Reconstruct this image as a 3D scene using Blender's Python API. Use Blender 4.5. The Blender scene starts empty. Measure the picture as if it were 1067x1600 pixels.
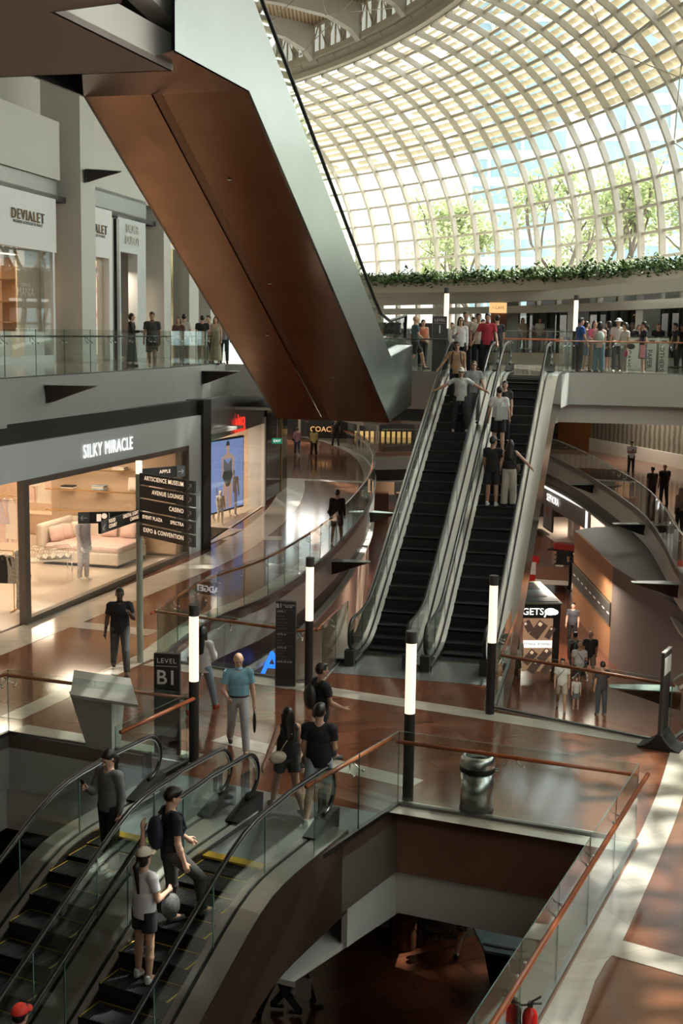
import bpy, bmesh, math, random
import numpy as np
from mathutils import Vector, Matrix
from mathutils.geometry import tessellate_polygon
S = bpy.context.scene
COL = S.collection
R = math.radians
random.seed(7)
# ------------------------------------------------------------------ camera
FPX, PW, PH = 1990.0, 1067, 1600
PITCH, ROLL, CZ = R(8.05), R(0.9), 7.0
_fw = np.array([0, math.cos(PITCH), -math.sin(PITCH)])
_r0 = np.array([1.0, 0, 0]); _u0 = np.cross(_r0, _fw)
_rt = _r0*math.cos(ROLL)+_u0*math.sin(ROLL); _up = _u0*math.cos(ROLL)-_r0*math.sin(ROLL)
CAM = np.array([0, 0, CZ])
cd = bpy.data.cameras.new('camera'); cam = bpy.data.objects.new('camera', cd); COL.objects.link(cam)
cd.sensor_fit = 'VERTICAL'; cd.sensor_height = 36; cd.lens = 36*FPX/PH; cd.clip_end = 800; cd.clip_start = .1
m = Matrix.Identity(4)
for i in range(3):
    m[i][0] = _rt[i]; m[i][1] = _up[i]; m[i][2] = -_fw[i]; m[i][3] = CAM[i]
cam.matrix_world = m
S.camera = cam
# the place was surveyed from the photograph: a pixel on a known floor level (or at a known distance) gives a point of the place
def _ray(x, y): return _fw+_rt*(x-PW/2)/FPX+_up*(PH/2-y)/FPX
def az(x, y, z):
    d = _ray(x, y); return CAM+d*((z-CZ)/d[2])
def ay(x, y, Y):
    d = _ray(x, y); return CAM+d*(Y/d[1])
# ------------------------------------------------------------------ world, sun, exposure
S.view_settings.view_transform = 'Standard'; S.view_settings.look = 'None'
S.view_settings.gamma = 1; S.view_settings.use_curve_mapping = False
S.view_settings.exposure = 0.22
cy = S.cycles
cy.max_bounces = 7; cy.diffuse_bounces = 4; cy.glossy_bounces = 4; cy.transmission_bounces = 4; cy.transparent_max_bounces = 24
cy.caustics_reflective = False; cy.caustics_refractive = False
cy.use_denoising = True; cy.sample_clamp_indirect = 6
W = bpy.data.worlds.new('sky'); S.world = W; W.use_nodes = True
nt = W.node_tree; bg = nt.nodes['Background']
sk = nt.nodes.new('ShaderNodeTexSky'); sk.sky_type = 'NISHITA'; sk.sun_disc = False
sk.sun_elevation = R(58); sk.sun_rotation = R(62); sk.dust_density = 2.5; sk.ozone_density = 2
_h = nt.nodes.new('ShaderNodeHueSaturation'); _h.inputs['Saturation'].default_value = .30
_w = nt.nodes.new('ShaderNodeMix'); _w.data_type = 'RGBA'; _w.blend_type = 'MULTIPLY'; _w.inputs[0].default_value = 1; _w.inputs[7].default_value = (1.04, 1.0, .90, 1)
nt.links.new(sk.outputs[0], _h.inputs['Color']); nt.links.new(_h.outputs[0], _w.inputs[6]); nt.links.new(_w.outputs[2], bg.inputs[0]); bg.inputs[1].default_value = 0.60
sd = bpy.data.lights.new('sun', 'SUN'); sun = bpy.data.objects.new('sun', sd); COL.objects.link(sun)
sd.energy = 8; sd.angle = R(0.8); sd.color = (1, .93, .82)
_az, _el = R(66), R(57)   # azimuth clockwise from the view direction
_sv = Vector((math.sin(_az)*math.cos(_el), math.cos(_az)*math.cos(_el), math.sin(_el)))
sun.rotation_euler = _sv.to_track_quat('Z', 'Y').to_euler()
# ------------------------------------------------------------------ materials
MATS = {}
def mat(name, col, rough=.5, metal=0, emit=None, es=1, spec=None, noise=None, bump=None, aniso=None):
    if name in MATS: return MATS[name]
    m = bpy.data.materials.new(name); m.use_nodes = True; MATS[name] = m
    t = m.node_tree; b = t.nodes['Principled BSDF']
    b.inputs['Base Color'].default_value = (*col, 1); b.inputs['Roughness'].default_value = rough
    b.inputs['Metallic'].default_value = metal
    if spec is not None: b.inputs['Specular IOR Level'].default_value = spec
    if emit is not None:
        b.inputs['Emission Color'].default_value = (*emit, 1); b.inputs['Emission Strength'].default_value = es
    sc = (noise[0] if noise else 6); amt = noise[1] if noise else .12
    tc = t.nodes.new('ShaderNodeTexCoord'); nz = t.nodes.new('ShaderNodeTexNoise'); nz.inputs['Scale'].default_value = sc
    nz.inputs['Detail'].default_value = 3
    t.links.new(tc.outputs['Object'], nz.inputs['Vector'])
    hsv = t.nodes.new('ShaderNodeMix'); hsv.data_type = 'RGBA'
    hsv.inputs[6].default_value = (*[c*(1-amt) for c in col], 1); hsv.inputs[7].default_value = (*[min(1, c*(1+amt)) for c in col], 1)
    t.links.new(nz.outputs[0], hsv.inputs[0]); t.links.new(hsv.outputs[2], b.inputs['Base Color'])
    if bump:
        bp = t.nodes.new('ShaderNodeBump'); bp.inputs['Strength'].default_value = bump[1]; bp.inputs['Distance'].default_value = .02
        n2 = t.nodes.new('ShaderNodeTexNoise'); n2.inputs['Scale'].default_value = bump[0]
        t.links.new(tc.outputs['Object'], n2.inputs['Vector']); t.links.new(n2.outputs[0], bp.inputs['Height']); t.links.new(bp.outputs[0], b.inputs['Normal'])
    return m
def glassmat(name, tint, refl=.96, base=.05, gcol=(1, 1, 1)):
    m = bpy.data.materials.new(name); m.use_nodes = True; MATS[name] = m
    t = m.node_tree; t.nodes.clear(); N = t.nodes.new; L = t.links.new
    o = N('ShaderNodeOutputMaterial'); mx = N('ShaderNodeMixShader'); tr = N('ShaderNodeBsdfTransparent'); gl = N('ShaderNodeBsdfGlossy')
    tr.inputs[0].default_value = (*tint, 1); gl.inputs[0].default_value = (*gcol, 1); gl.inputs[1].default_value = .01
    g = N('ShaderNodeNewGeometry'); dp = N('ShaderNodeVectorMath'); dp.operation = 'DOT_PRODUCT'
    L(g.outputs['Normal'], dp.inputs[0]); L(g.outputs['Incoming'], dp.inputs[1])
    def mt(op, a, b=None):
        n = N('ShaderNodeMath'); n.operation = op; L(a, n.inputs[0])
        if b is not None: n.inputs[1].default_value = b
        return n.outputs[0]
    x = mt('ABSOLUTE', dp.outputs['Value']); x = mt('MULTIPLY', x, -1); x = mt('ADD', x, 1); x = mt('POWER', x, 5)
    x = mt('MULTIPLY', x, refl-base); x = mt('ADD', x, base)
    L(x, mx.inputs[0]); L(tr.outputs[0], mx.inputs[1]); L(gl.outputs[0], mx.inputs[2]); L(mx.outputs[0], o.inputs[0])
    return m
def floormat(name, c1, c2, rough, tile, mortar, gap=.006, rot=0, size2=None):
    m = bpy.data.materials.new(name); m.use_nodes = True; MATS[name] = m
    t = m.node_tree; b = t.nodes['Principled BSDF']; N = t.nodes.new; L = t.links.new
    tc = N('ShaderNodeTexCoord'); mp = N('ShaderNodeMapping'); mp.inputs['Rotation'].default_value = (0, 0, R(rot))
    L(tc.outputs['Object'], mp.inputs[0])
    br = N('ShaderNodeTexBrick'); br.inputs['Scale'].default_value = 1; br.inputs['Brick Width'].default_value = tile; br.inputs['Row Height'].default_value = size2 or tile/2
    br.inputs['Mortar Size'].default_value = gap; br.inputs['Color1'].default_value = (*c1, 1); br.inputs['Color2'].default_value = (*c2, 1)
    br.inputs['Mortar'].default_value = (*mortar, 1); L(mp.outputs[0], br.inputs[0])
    nz = N('ShaderNodeTexNoise'); nz.inputs['Scale'].default_value = 1.1; nz.inputs['Detail'].default_value = 6
    mp2 = N('ShaderNodeMapping'); mp2.inputs['Scale'].default_value = (1, 5, 1); mp2.inputs['Rotation'].default_value = (0, 0, R(rot)); L(tc.outputs['Object'], mp2.inputs[0]); L(mp2.outputs[0], nz.inputs[0])
    mx = N('ShaderNodeMix'); mx.data_type = 'RGBA'; mx.blend_type = 'MULTIPLY'; mx.inputs[0].default_value = .35
    cr = N('ShaderNodeValToRGB'); cr.color_ramp.elements[0].position = .3; cr.color_ramp.elements[0].color = (.62, .58, .55, 1); cr.color_ramp.elements[1].position = .7; cr.color_ramp.elements[1].color = (1.1, 1.1, 1.1, 1)
    L(nz.outputs[0], cr.inputs[0]); L(br.outputs[0], mx.inputs[6]); L(cr.outputs[0], mx.inputs[7]); L(mx.outputs[2], b.inputs['Base Color'])
    b.inputs['Roughness'].default_value = rough; b.inputs['Specular IOR Level'].default_value = .6
    bp = N('ShaderNodeBump'); bp.inputs['Strength'].default_value = .04; n3 = N('ShaderNodeTexNoise'); n3.inputs['Scale'].default_value = 1.5
    L(tc.outputs['Object'], n3.inputs[0]); L(n3.outputs[0], bp.inputs['Height']); L(bp.outputs[0], b.inputs['Normal'])
    return m
GLASS = glassmat('clear_green_glass', (.90, .95, .93), base=.045)
VGLASS = glassmat('vault_glass', (.93, .98, 1.0), base=.04)
SGLASS = glassmat('shop_glass', (.97, .97, .96), refl=.45, base=.04)
GEDGE = mat('glass_edge_green', (.10, .19, .17), .15)
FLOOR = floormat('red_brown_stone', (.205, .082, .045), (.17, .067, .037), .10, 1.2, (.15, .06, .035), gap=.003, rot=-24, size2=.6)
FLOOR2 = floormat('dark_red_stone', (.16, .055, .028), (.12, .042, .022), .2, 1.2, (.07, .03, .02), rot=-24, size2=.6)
MARB = floormat('pale_marble', (.62, .58, .50), (.56, .52, .45), .12, 1.4, (.4, .37, .32), gap=.004, rot=-24, size2=1.4)
BSTEEL2 = mat('blue_steel_fascia', (.52, .56, .58), .25, .7, noise=(.7, .1))
SIGNW2 = mat('white_jamb', (.7, .7, .68), .3)
GOLDL = mat('gold_letter_side', (.7, .42, .16), .3, 1)
GREYST = mat('grey_stone', (.42, .43, .42), .35, noise=(2, .08))
STEEL = mat('brushed_steel', (.62, .63, .62), .28, 1, noise=(40, .06))
DSTEEL = mat('dark_steel', (.22, .22, .21), .35, 1)
BSTEEL = mat('satin_steel', (.37, .41, .395), .34, 1, noise=(.7, .12), bump=(.8, .35))
DCOPPER = mat('copper_seam_panel', (.20, .12, .085), .3, 1)
DECKB = mat('deck_bronze', (.50, .48, .44), .3, 1, noise=(1, .08))
COPPER = mat('copper_panel', (.31, .185, .125), .22, 1, noise=(1.3, .22), bump=(1.2, .25))
CDCLAD = mat('dark_bronze_cladding', (.11, .07, .052), .32, .6)
GBR = mat('grey_brown_panel', (.24, .21, .18), .4, .5)
MIRB = mat('mirror_bronze', (.33, .30, .25), .14, 1)
BRONZE = mat('bronze_panel', (.36, .22, .155), .38, .55, noise=(1.5, .2), bump=(1.5, .2))
FASC = mat('grey_fascia', (.50, .515, .49), .38, .25, noise=(.5, .05))
WHITE = mat('white_plaster', (.66, .66, .62), .7, noise=(1, .04))
CREAM = mat('cream_paint', (.58, .54, .46), .6, noise=(1, .05))
BLACK = mat('black_rubber', (.012, .012, .012), .35)
DARK = mat('dark_bronze', (.028, .025, .022), .4, .3)
MATB = mat('matt_black', (.018, .017, .016), .6)
STEP = mat('escalator_step', (.03, .031, .032), .42, .5)
YEL = mat('yellow_edge', (.55, .36, .03), .6)
WOOD = mat('handrail_wood', (.36, .10, .035), .28, noise=(8, .25))
LAMPM = mat('lamp_tube', (.9, .8, .68), .5, emit=(1, .80, .60), es=1.1)
CHROME = mat('chrome', (.75, .75, .73), .12, 1)
RIBM = mat('rib_paint', (.58, .555, .49), .5)
LOUV = mat('louver_cream', (.78, .72, .58), .6)
_t = LOUV.node_tree; _b = _t.nodes['Principled BSDF']; _tr = _t.nodes.new('ShaderNodeBsdfTranslucent'); _tr.inputs[0].default_value = (.62, .56, .42, 1); _mx = _t.nodes.new('ShaderNodeMixShader'); _mx.inputs[0].default_value = .35
_t.links.new(_b.outputs[0], _mx.inputs[1]); _t.links.new(_tr.outputs[0], _mx.inputs[2]); _t.links.new(_mx.outputs[0], _t.nodes['Material Output'].inputs[0])
# ------------------------------------------------------------------ mesh helpers
class MB:
    def __init__(s): s.v = []; s.f = []; s.m = []; s.sm = []
    def add(s, vs, fs, mi=0, smooth=False):
        o = len(s.v); s.v += [tuple(float(c) for c in p) for p in vs]
        for f in fs: s.f.append(tuple(i+o for i in f)); s.m.append(mi); s.sm.append(smooth)
        return s
    def quad(s, a, b, c, d, mi=0): return s.add([a, b, c, d], [(0, 1, 2, 3)], mi)
    def box(s, c, d, mi=0, rz=0, ry=0, rx=0):
        M = Matrix.Translation(Vector(c)) @ Matrix.Rotation(rz, 4, 'Z') @ Matrix.Rotation(ry, 4, 'Y') @ Matrix.Rotation(rx, 4, 'X')
        x, y, z = d[0]/2, d[1]/2, d[2]/2
        vs = [M @ Vector(p) for p in ((-x, -y, -z), (x, -y, -z), (x, y, -z), (-x, y, -z), (-x, -y, z), (x, -y, z), (x, y, z), (-x, y, z))]
        return s.add(vs, [(0, 3, 2, 1), (4, 5, 6, 7), (0, 1, 5, 4), (1, 2, 6, 5), (2, 3, 7, 6), (3, 0, 4, 7)], mi)
    def beam(s, a, b, w, h, mi=0):   # box along a-b, width w (horizontal), height h
        a = Vector(a); b = Vector(b); d = (b-a).normalized()
        up = Vector((0, 0, 1)) if abs(d.z) < .95 else Vector((0, 1, 0))
        sd_ = d.cross(up).normalized()*w/2; u = sd_.cross(d).normalized()*h/2
        vs = [a-sd_-u, a+sd_-u, a+sd_+u, a-sd_+u, b-sd_-u, b+sd_-u, b+sd_+u, b-sd_+u]
        return s.add(vs, [(0, 1, 2, 3), (7, 6, 5, 4), (0, 4, 5, 1), (1, 5, 6, 2), (2, 6, 7, 3), (3, 7, 4, 0)], mi)
    def prism(s, poly, z0, z1, mi=0, mside=None, holes=()):   # horizontal polygon extruded in z
        loops = [[Vector((p[0], p[1], 0)) for p in poly]]+[[Vector((p[0], p[1], 0)) for p in h] for h in holes]
        tri = tessellate_polygon(loops); pts = [p for l in loops for p in l]; n = len(pts)
        vs = [(p.x, p.y, z1) for p in pts]+[(p.x, p.y, z0) for p in pts]
        fs = []
        for a, b, c in tri:
            A, B, C_ = pts[a], pts[b], pts[c]
            if (B-A).cross(C_-A).z < 0: b, c = c, b
            fs.append((a, b, c)); fs.append((n+a, n+c, n+b))
        s.add(vs, fs, mi)
        o = 0
        ms = mi if mside is None else mside
        for k, l in enumerate(loops):
            area = sum(l[i].x*l[(i+1) % len(l)].y-l[(i+1) % len(l)].x*l[i].y for i in range(len(l)))
            for i in range(len(l)):
                j = (i+1) % len(l); a, b = l[i], l[j]
                if (area < 0) != (k > 0): a, b = b, a
                s.add([(a.x, a.y, z0), (b.x, b.y, z0), (b.x, b.y, z1), (a.x, a.y, z1)], [(0, 1, 2, 3)], ms)
        return s
    def xprism(s, prof, x0, x1, mi=0, smooth=False):   # profile (y,z) loop extruded along x
        loop = [Vector((p[0], p[1], 0)) for p in prof]; n = len(loop)
        tri = tessellate_polygon([loop])
        vs = [(x0, p[0], p[1]) for p in prof]+[(x1, p[0], p[1]) for p in prof]
        fs = [(a, b, c) for a, b, c in tri]+[(n+c, n+b, n+a) for a, b, c in tri]+[(i, (i+1) % n, n+(i+1) % n, n+i) for i in range(n)]
        return s.add(vs, fs, mi, smooth)
    def strip(s, lo, hi, x0, x1, mi=0):   # band between two (y,z) polylines of same length, thick x0..x1, fast
        n = len(lo); vs = []
        for x in (x0, x1):
            vs += [(x, p[0], p[1]) for p in lo]+[(x, p[0], p[1]) for p in hi]
        fs = []
        for i in range(n-1):
            fs += [(i, i+1, n+i+1, n+i), (2*n+i+1, 2*n+i, 3*n+i, 3*n+i+1), (n+i, n+i+1, 3*n+i+1, 3*n+i), (i+1, i, 2*n+i, 2*n+i+1)]
        fs += [(0, n, 3*n, 2*n), (n-1, 3*n-1, 4*n-1, 2*n-1)]
        return s.add(vs, fs, mi)
    def tube(s, path, r, n=8, mi=0, closed=False, ry=None, cap=True):
        P = [Vector(p) for p in path]; k = len(P); rs = r if hasattr(r, '__len__') else [r]*k
        vs = []; prevN = None
        for i in range(k):
            a = P[i-1] if (i > 0 or closed) else P[i]; b = P[(i+1) % k] if (i < k-1 or closed) else P[i]
            d = (b-a).normalized()
            if prevN is None:
                up = Vector((0, 0, 1)) if abs(d.z) < .9 else Vector((1, 0, 0))
                N_ = (up-d*up.dot(d)).normalized()
            else: N_ = (prevN-d*prevN.dot(d)).normalized()
            prevN = N_; B_ = d.cross(N_)
            for j in range(n):
                t = 2*math.pi*j/n; vs.append(P[i]+N_*math.cos(t)*rs[i]*(1 if ry is None else ry)+B_*math.sin(t)*rs[i])
        fs = []
        for i in range(k if closed else k-1):
            for j in range(n):
                a = i*n+j; b = i*n+(j+1) % n; c = ((i+1) % k)*n+(j+1) % n; d = ((i+1) % k)*n+j
                fs.append((a, d, c, b))
        if not closed and cap: fs += [tuple(range(n)), tuple(reversed(range((k-1)*n, k*n)))]
        return s.add(vs, fs, mi, True)
    def lathe(s, prof, c=(0, 0, 0), n=24, mi=0, smooth=True):   # prof (r,z)
        k = len(prof); vs = [(c[0]+r*math.cos(2*math.pi*j/n), c[1]+r*math.sin(2*math.pi*j/n), c[2]+z) for r, z in prof for j in range(n)]
        fs = [(i*n+j, i*n+(j+1) % n, (i+1)*n+(j+1) % n, (i+1)*n+j) for i in range(k-1) for j in range(n)]
        return s.add(vs, fs, mi, smooth)
    def cyl(s, c, r, h, n=20, mi=0, r2=None):
        r2 = r if r2 is None else r2
        o = len(s.v); s.lathe([(r, 0), (r2, h)], c, n, mi)
        s.add([(c[0]+r*math.cos(2*math.pi*j/n), c[1]+r*math.sin(2*math.pi*j/n), c[2]) for j in range(n)], [tuple(reversed(range(n)))], mi)
        return s.add([(c[0]+r2*math.cos(2*math.pi*j/n), c[1]+r2*math.sin(2*math.pi*j/n), c[2]+h) for j in range(n)], [tuple(range(n))], mi)
    def ball(s, c, r, mi=0, n=12, k=8):
        rx, ry, rz = r if hasattr(r, '__len__') else (r, r, r)
        vs = [(c[0]+rx*math.sin(math.pi*i/k)*math.cos(2*math.pi*j/n), c[1]+ry*math.sin(math.pi*i/k)*math.sin(2*math.pi*j/n), c[2]-rz*math.cos(math.pi*i/k)) for i in range(k+1) for j in range(n)]
        return s.add(vs, [(i*n+j, i*n+(j+1) % n, (i+1)*n+(j+1) % n, (i+1)*n+j) for i in range(k) for j in range(n)], mi, True)
    def build(s, name, mats, parent=None, kind=None, bevel=0):
        me = bpy.data.meshes.new(name); me.from_pydata(s.v, [], s.f)
        for q in (mats if isinstance(mats, (list, tuple)) else [mats]): me.materials.append(q)
        me.polygons.foreach_set('material_index', s.m); me.polygons.foreach_set('use_smooth', s.sm); me.update()
        o = bpy.data.objects.new(name, me); COL.objects.link(o)
        if parent is not None: o.parent = parent
        if kind: o['kind'] = kind
        if bevel:
            b = o.modifiers.new('bevel', 'BEVEL'); b.width = bevel; b.segments = 2; b.limit_method = 'ANGLE'
        return o
def empty(name, loc=(0, 0, 0), rz=0, label=None, cat=None, group=None, kind=None):
    o = bpy.data.objects.new(name, None); COL.objects.link(o); o.location = [float(c) for c in loc]; o.rotation_euler = (0, 0, rz); o.empty_display_size = .1
    tag(o, label, cat, group, kind); return o
def tag(o, label=None, cat=None, group=None, kind=None):
    for k, v in (('label', label), ('category', cat), ('group', group), ('kind', kind)):
        if v: o[k] = v
    return o
def kids(o): return [c for c in ALLOBJ() if c.parent == o]
def ALLOBJ(): return list(bpy.data.objects)
def copy_tree(o, parent=None):
    c = o.copy(); COL.objects.link(c)
    if parent is not None: c.parent = parent
    for ch in o.children: copy_tree(ch, c)
    return c
def text(body, size, mt, parent=None, loc=(0, 0, 0), rot=(math.pi/2, 0, 0), ext=.01, align='CENTER', name='lettering', space=1, sx=1, bold=0):
    cu = bpy.data.curves.new(name, 'FONT'); cu.body = body; cu.size = size; cu.extrude = ext; cu.align_x = align; cu.align_y = 'CENTER'; cu.space_character = space
    cu.offset = bold; cu.resolution_u = 3
    cu.materials.append(mt); o = bpy.data.objects.new(name, cu); COL.objects.link(o); o.location = [float(c) for c in loc]; o.rotation_euler = rot; o.scale = (sx, 1, 1)
    if parent is not None: o.parent = parent
    TEXTS.append(o); return o
TEXTS = []
def texts_to_mesh():
    dg = bpy.context.evaluated_depsgraph_get(); dg.update()
    for o in TEXTS:
        me = bpy.data.meshes.new_from_object(o.evaluated_get(dg)); n = bpy.data.objects.new('lettering', me); COL.objects.link(n)
        n.parent = o.parent; n.location = o.location; n.rotation_euler = o.rotation_euler; n.scale = o.scale
        me.materials.clear(); me.materials.append(o.data.materials[0]); bpy.data.objects.remove(o)
def v3(p, z=None): return Vector((float(p[0]), float(p[1]), float(p[2] if z is None else z)))
def resample(path, step):
    P = [Vector(p) for p in path]; out = [P[0]]; 
    for a, b in zip(P, P[1:]):
        n = max(1, round((b-a).length/step))
        for i in range(1, n+1): out.append(a.lerp(b, i/n))
    return out
def smooth_path(pts, n=6):   # Catmull-Rom through points
    P = [Vector(p) for p in pts]; P = [P[0]*2-P[1]]+P+[P[-1]*2-P[-2]]; out = []
    for i in range(1, len(P)-2):
        for k in range(n):
            t = k/n; a, b, c, d = P[i-1], P[i], P[i+1], P[i+2]
            out.append(.5*((2*b)+(c-a)*t+(2*a-5*b+4*c-d)*t*t+(3*b-a-3*c+d)*t**3))
    out.append(P[-2]); return out
def offset(path, d):   # horizontal offset to the left of travel
    P = [Vector(p) for p in path]; out = []
    for i, p in enumerate(P):
        a = P[max(0, i-1)]; b = P[min(len(P)-1, i+1)]; t = (b-a); t.z = 0; t.normalize()
        out.append(p+Vector((-t.y, t.x, 0))*d)
    return out
def wallstrip(mb, path, z0, z1, th, mi=0, side=1):   # vertical wall along a path; thickness towards left (side=1)
    P = [Vector(p) for p in path]; Q = offset(P, th*side)
    for i in range(len(P)-1):
        a, b, c, d = P[i], P[i+1], Q[i+1], Q[i]
        mb.add([(a.x, a.y, z0), (b.x, b.y, z0), (c.x, c.y, z0), (d.x, d.y, z0), (a.x, a.y, z1), (b.x, b.y, z1), (c.x, c.y, z1), (d.x, d.y, z1)],
               [(0, 3, 2, 1), (4, 5, 6, 7), (0, 1, 5, 4), (1, 2, 6, 5), (2, 3, 7, 6), (3, 0, 4, 7)], mi)
def flatstrip(mb, L, Rr, z, mi=0, th=.004):
    for i in range(len(L)-1):
        mb.add([(L[i][0], L[i][1], z), (L[i+1][0], L[i+1][1], z), (Rr[i+1][0], Rr[i+1][1], z), (Rr[i][0], Rr[i][1], z)], [(0, 1, 2, 3)], mi)
# ------------------------------------------------------------------ levels
ZL1, ZB2, ZL2 = 5.8, -4.8, 12.2
def P0(x, y): p = az(x, y, 0); return (p[0], p[1], 0)
def P1(x, y): p = az(x, y, ZL1); return (p[0], p[1], ZL1)
# escalator frames
DTOP = Vector((-1.28, 16.2, 0)); HD = R(26)
dU = Vector((math.sin(HD), math.cos(HD), 0)); dV = Vector((math.cos(HD), -math.sin(HD), 0))
HA = R(14); aU = Vector((math.sin(HA), math.cos(HA), 0)); aV = Vector((math.cos(HA), -math.sin(HA), 0))
ABASE = Vector((1.03, 26.95, 0)); BBASE = ABASE+aV*1.62
# ------------------------------------------------------------------ B1 slab with its voids
FL, FR = (.91, 18.26), (4.17, 16.97)
dRE = Vector((2.05-4.17, 12.21-16.97)).normalized()
NRp = (FR[0]+dRE.x*13, FR[1]+dRE.y*13)
def dl(lat, fwd): p = DTOP+dV*lat+dU*fwd; return (p.x, p.y)
WL = (-5.72, 21.37); WR = dl(-2.6, 2.85)
dWL = Vector((-.40, -.916))
voidA = [FL, FR, NRp, (NRp[0]-14, NRp[1]+4), (WL[0]+dWL.x*9, WL[1]+dWL.y*9), WL, WR, dl(-2.6, 0), dl(.72, 0), (-.35, 16.08)]
# left curved edge of the central void, from its near corner going away
LE = smooth_path([P0(246, 1031), P0(330, 970), P0(420, 932), P0(490, 885), P0(532, 847), P0(562, 810), P0(581, 778), P0(586, 752), P0(583, 735), P0(570, 716), P0(548, 702), P0(515, 690), P0(480, 682)], 5)
RE = smooth_path([(5.75, 21.35, 0), (8.3, 25.5, 0), (9.9, 31, 0), P0(1065, 897), P0(1038, 849), P0(1009, 809), P0(968, 776), P0(906, 736), P0(855, 712), P0(820, 702)], 5)
vb_near = [(p[0], p[1]) for p in [P0(246, 1031), P0(461, 1065), P0(503, 1062)]]
vb_A = [(ABASE-aV*.95-aU*.1), (ABASE-aV*.95+aU*.5), (BBASE+aV*.95+aU*.5), (BBASE+aV*.95-aU*.1)]
vb_right = [P0(771, 1107), (5.75, 21.35, 0)]
BRg = [P0(820, 698.5), P0(700, 698), P0(598, 698), P0(586, 700)]   # near edge of the distant bridge (seen beyond the void)
voidB = vb_near+[(p.x, p.y) for p in vb_A]+[(p[0], p[1]) for p in vb_right]+[(p.x, p.y) for p in RE[1:]]
voidB += [(p.x, p.y) for p in reversed(LE[1:-12])]
SHOP = smooth_path([(-12.5, 15, 0), (-9.6, 23.4, 0), (-7.47, 29.62, 0), (-5.8, 34.6, 0), (-4.42, 39.05, 0), (-3.65, 43.5, 0), (-2.95, 50, 0), (-2.85, 58, 0), (-3.6, 70, 0), (-5.2, 84, 0), (-8, 100, 0)], 4)
outer = [(-30, 8), (-30, 100), (40, 100), (40, -6), (-14, -6)]
f = MB(); f.prism([(-34, -8), (42, -8), (42, 105), (-34, 105)], -.25, 0, 0, 1, holes=[voidA, voidB])
f.build('floor', [FLOOR, BRONZE], kind='structure')
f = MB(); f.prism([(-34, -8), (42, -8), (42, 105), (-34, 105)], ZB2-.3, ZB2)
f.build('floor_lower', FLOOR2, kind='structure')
# fascias round the voids, white bulkheads below them, ceiling of the lower level
def loopwall(name, poly, z0, z1, th, mt, closed=True, grow=0, inset=0):
    pts = [Vector((p[0], p[1], 0)) for p in poly]
    if closed: pts.append(pts[0])
    mb = MB(); wallstrip(mb, offset(pts, inset) if inset else pts, z0, z1, th)
    return mb.build(name, mt, kind='structure')
vA = [Vector((p[0], p[1], 0)) for p in voidA]
loopwall('trim_1', voidA[:3], -1.05, .012, .06, BRONZE, False)
loopwall('trim_2', [voidA[8], voidA[9], voidA[0]], -1.05, .012, .06, GBR, False)
loopwall('trim_3', voidA[4:8], -1.0, .012, .06, FASC, False)
loopwall('trim_4', [(voidA[9][0]*.5+voidA[0][0]*.5, voidA[9][1]*.5+voidA[0][1]*.5), voidA[0], voidA[1], voidA[2]], -1.75, -1.04, .1, WHITE, False, inset=.12)
loopwall('trim_5', voidA[4:8], -1.75, -1.0, .1, WHITE, False, inset=.12)
loopwall('trim_6', voidB, -1.05, .012, .06, FASC, True, inset=-.06)
loopwall('trim_7', voidB, -1.7, -1.04, .1, DARK, True, inset=-.3)
f = MB(); f.prism([(-34, -8), (42, -8), (42, 105), (-34, 105)], -1.8, -1.72, 0, 0, holes=[[(p.x, p.y) for p in offset([Vector((*q, 0)) for q in voidA]+[Vector((*voidA[0], 0))], .3)[:-1]], [(p[0], p[1]) for p in voidB]])
f.build('ceiling_lower', WHITE, kind='structure')
# pale stone strips in the floor
def stripe(n, px, w, side=1, mt=MARB, z=.004):
    P = [v3(P0(*p)) if len(p) == 2 else v3(p) for p in px]; Q = offset(P, w*side)
    mb = MB(); flatstrip(mb, P, Q, z); 
    for i, fc in enumerate(mb.f): pass
    return mb.build('trim_%d' % n, mt, kind='structure')
stripe(10, [P0(246, 1031), P0(461, 1066), P0(506, 1073), P0(560, 1092), P0(690, 1100)], .0001)
mb = MB()
def rib(a, b, w, z=.004):   # stripe from a to b, width w to the right of travel
    a = v3(a, 0); b = v3(b, 0); t = (b-a).normalized(); n = Vector((t.y, -t.x, 0))*w
    mb.add([(a.x, a.y, z), (a.x+n.x, a.y+n.y, z), (b.x+n.x, b.y+n.y, z), (b.x, b.y, z)], [(0, 1, 2, 3)])
rib(P0(246, 1031), P0(470, 1068), .5)
rib(P0(470, 1067), P0(1060, 1158), .5)
rib(P0(990, 1310), P0(625, 1250), -.55, .006)
rib(P0(640, 1232), P0(330, 1158), .45)
rib(P0(14, 1145), P0(296, 1193), -.5, .006)
rib(P0(0, 1120), P0(245, 1010), .45, .005)
rib(P0(95, 968), P0(250, 985), .6)
rib(P0(250, 838), P0(440, 838), .8)
rib(P0(390, 745), P0(575, 752), .8)
rib(P0(973, 1470), P0(1110, 1508), .42, .006)
mb.build('trim_11', MARB, kind='structure')
mb = MB(); P = [p for p in SHOP[4:30]]; flatstrip(mb, P, offset(P, -1.15), .005); mb.build('trim_12', MARB, kind='structure')
mb = MB(); P = [p for p in LE]; flatstrip(mb, offset(P, .55), offset(P, 0), .0055); mb.build('trim_13', MARB, kind='structure')
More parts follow.
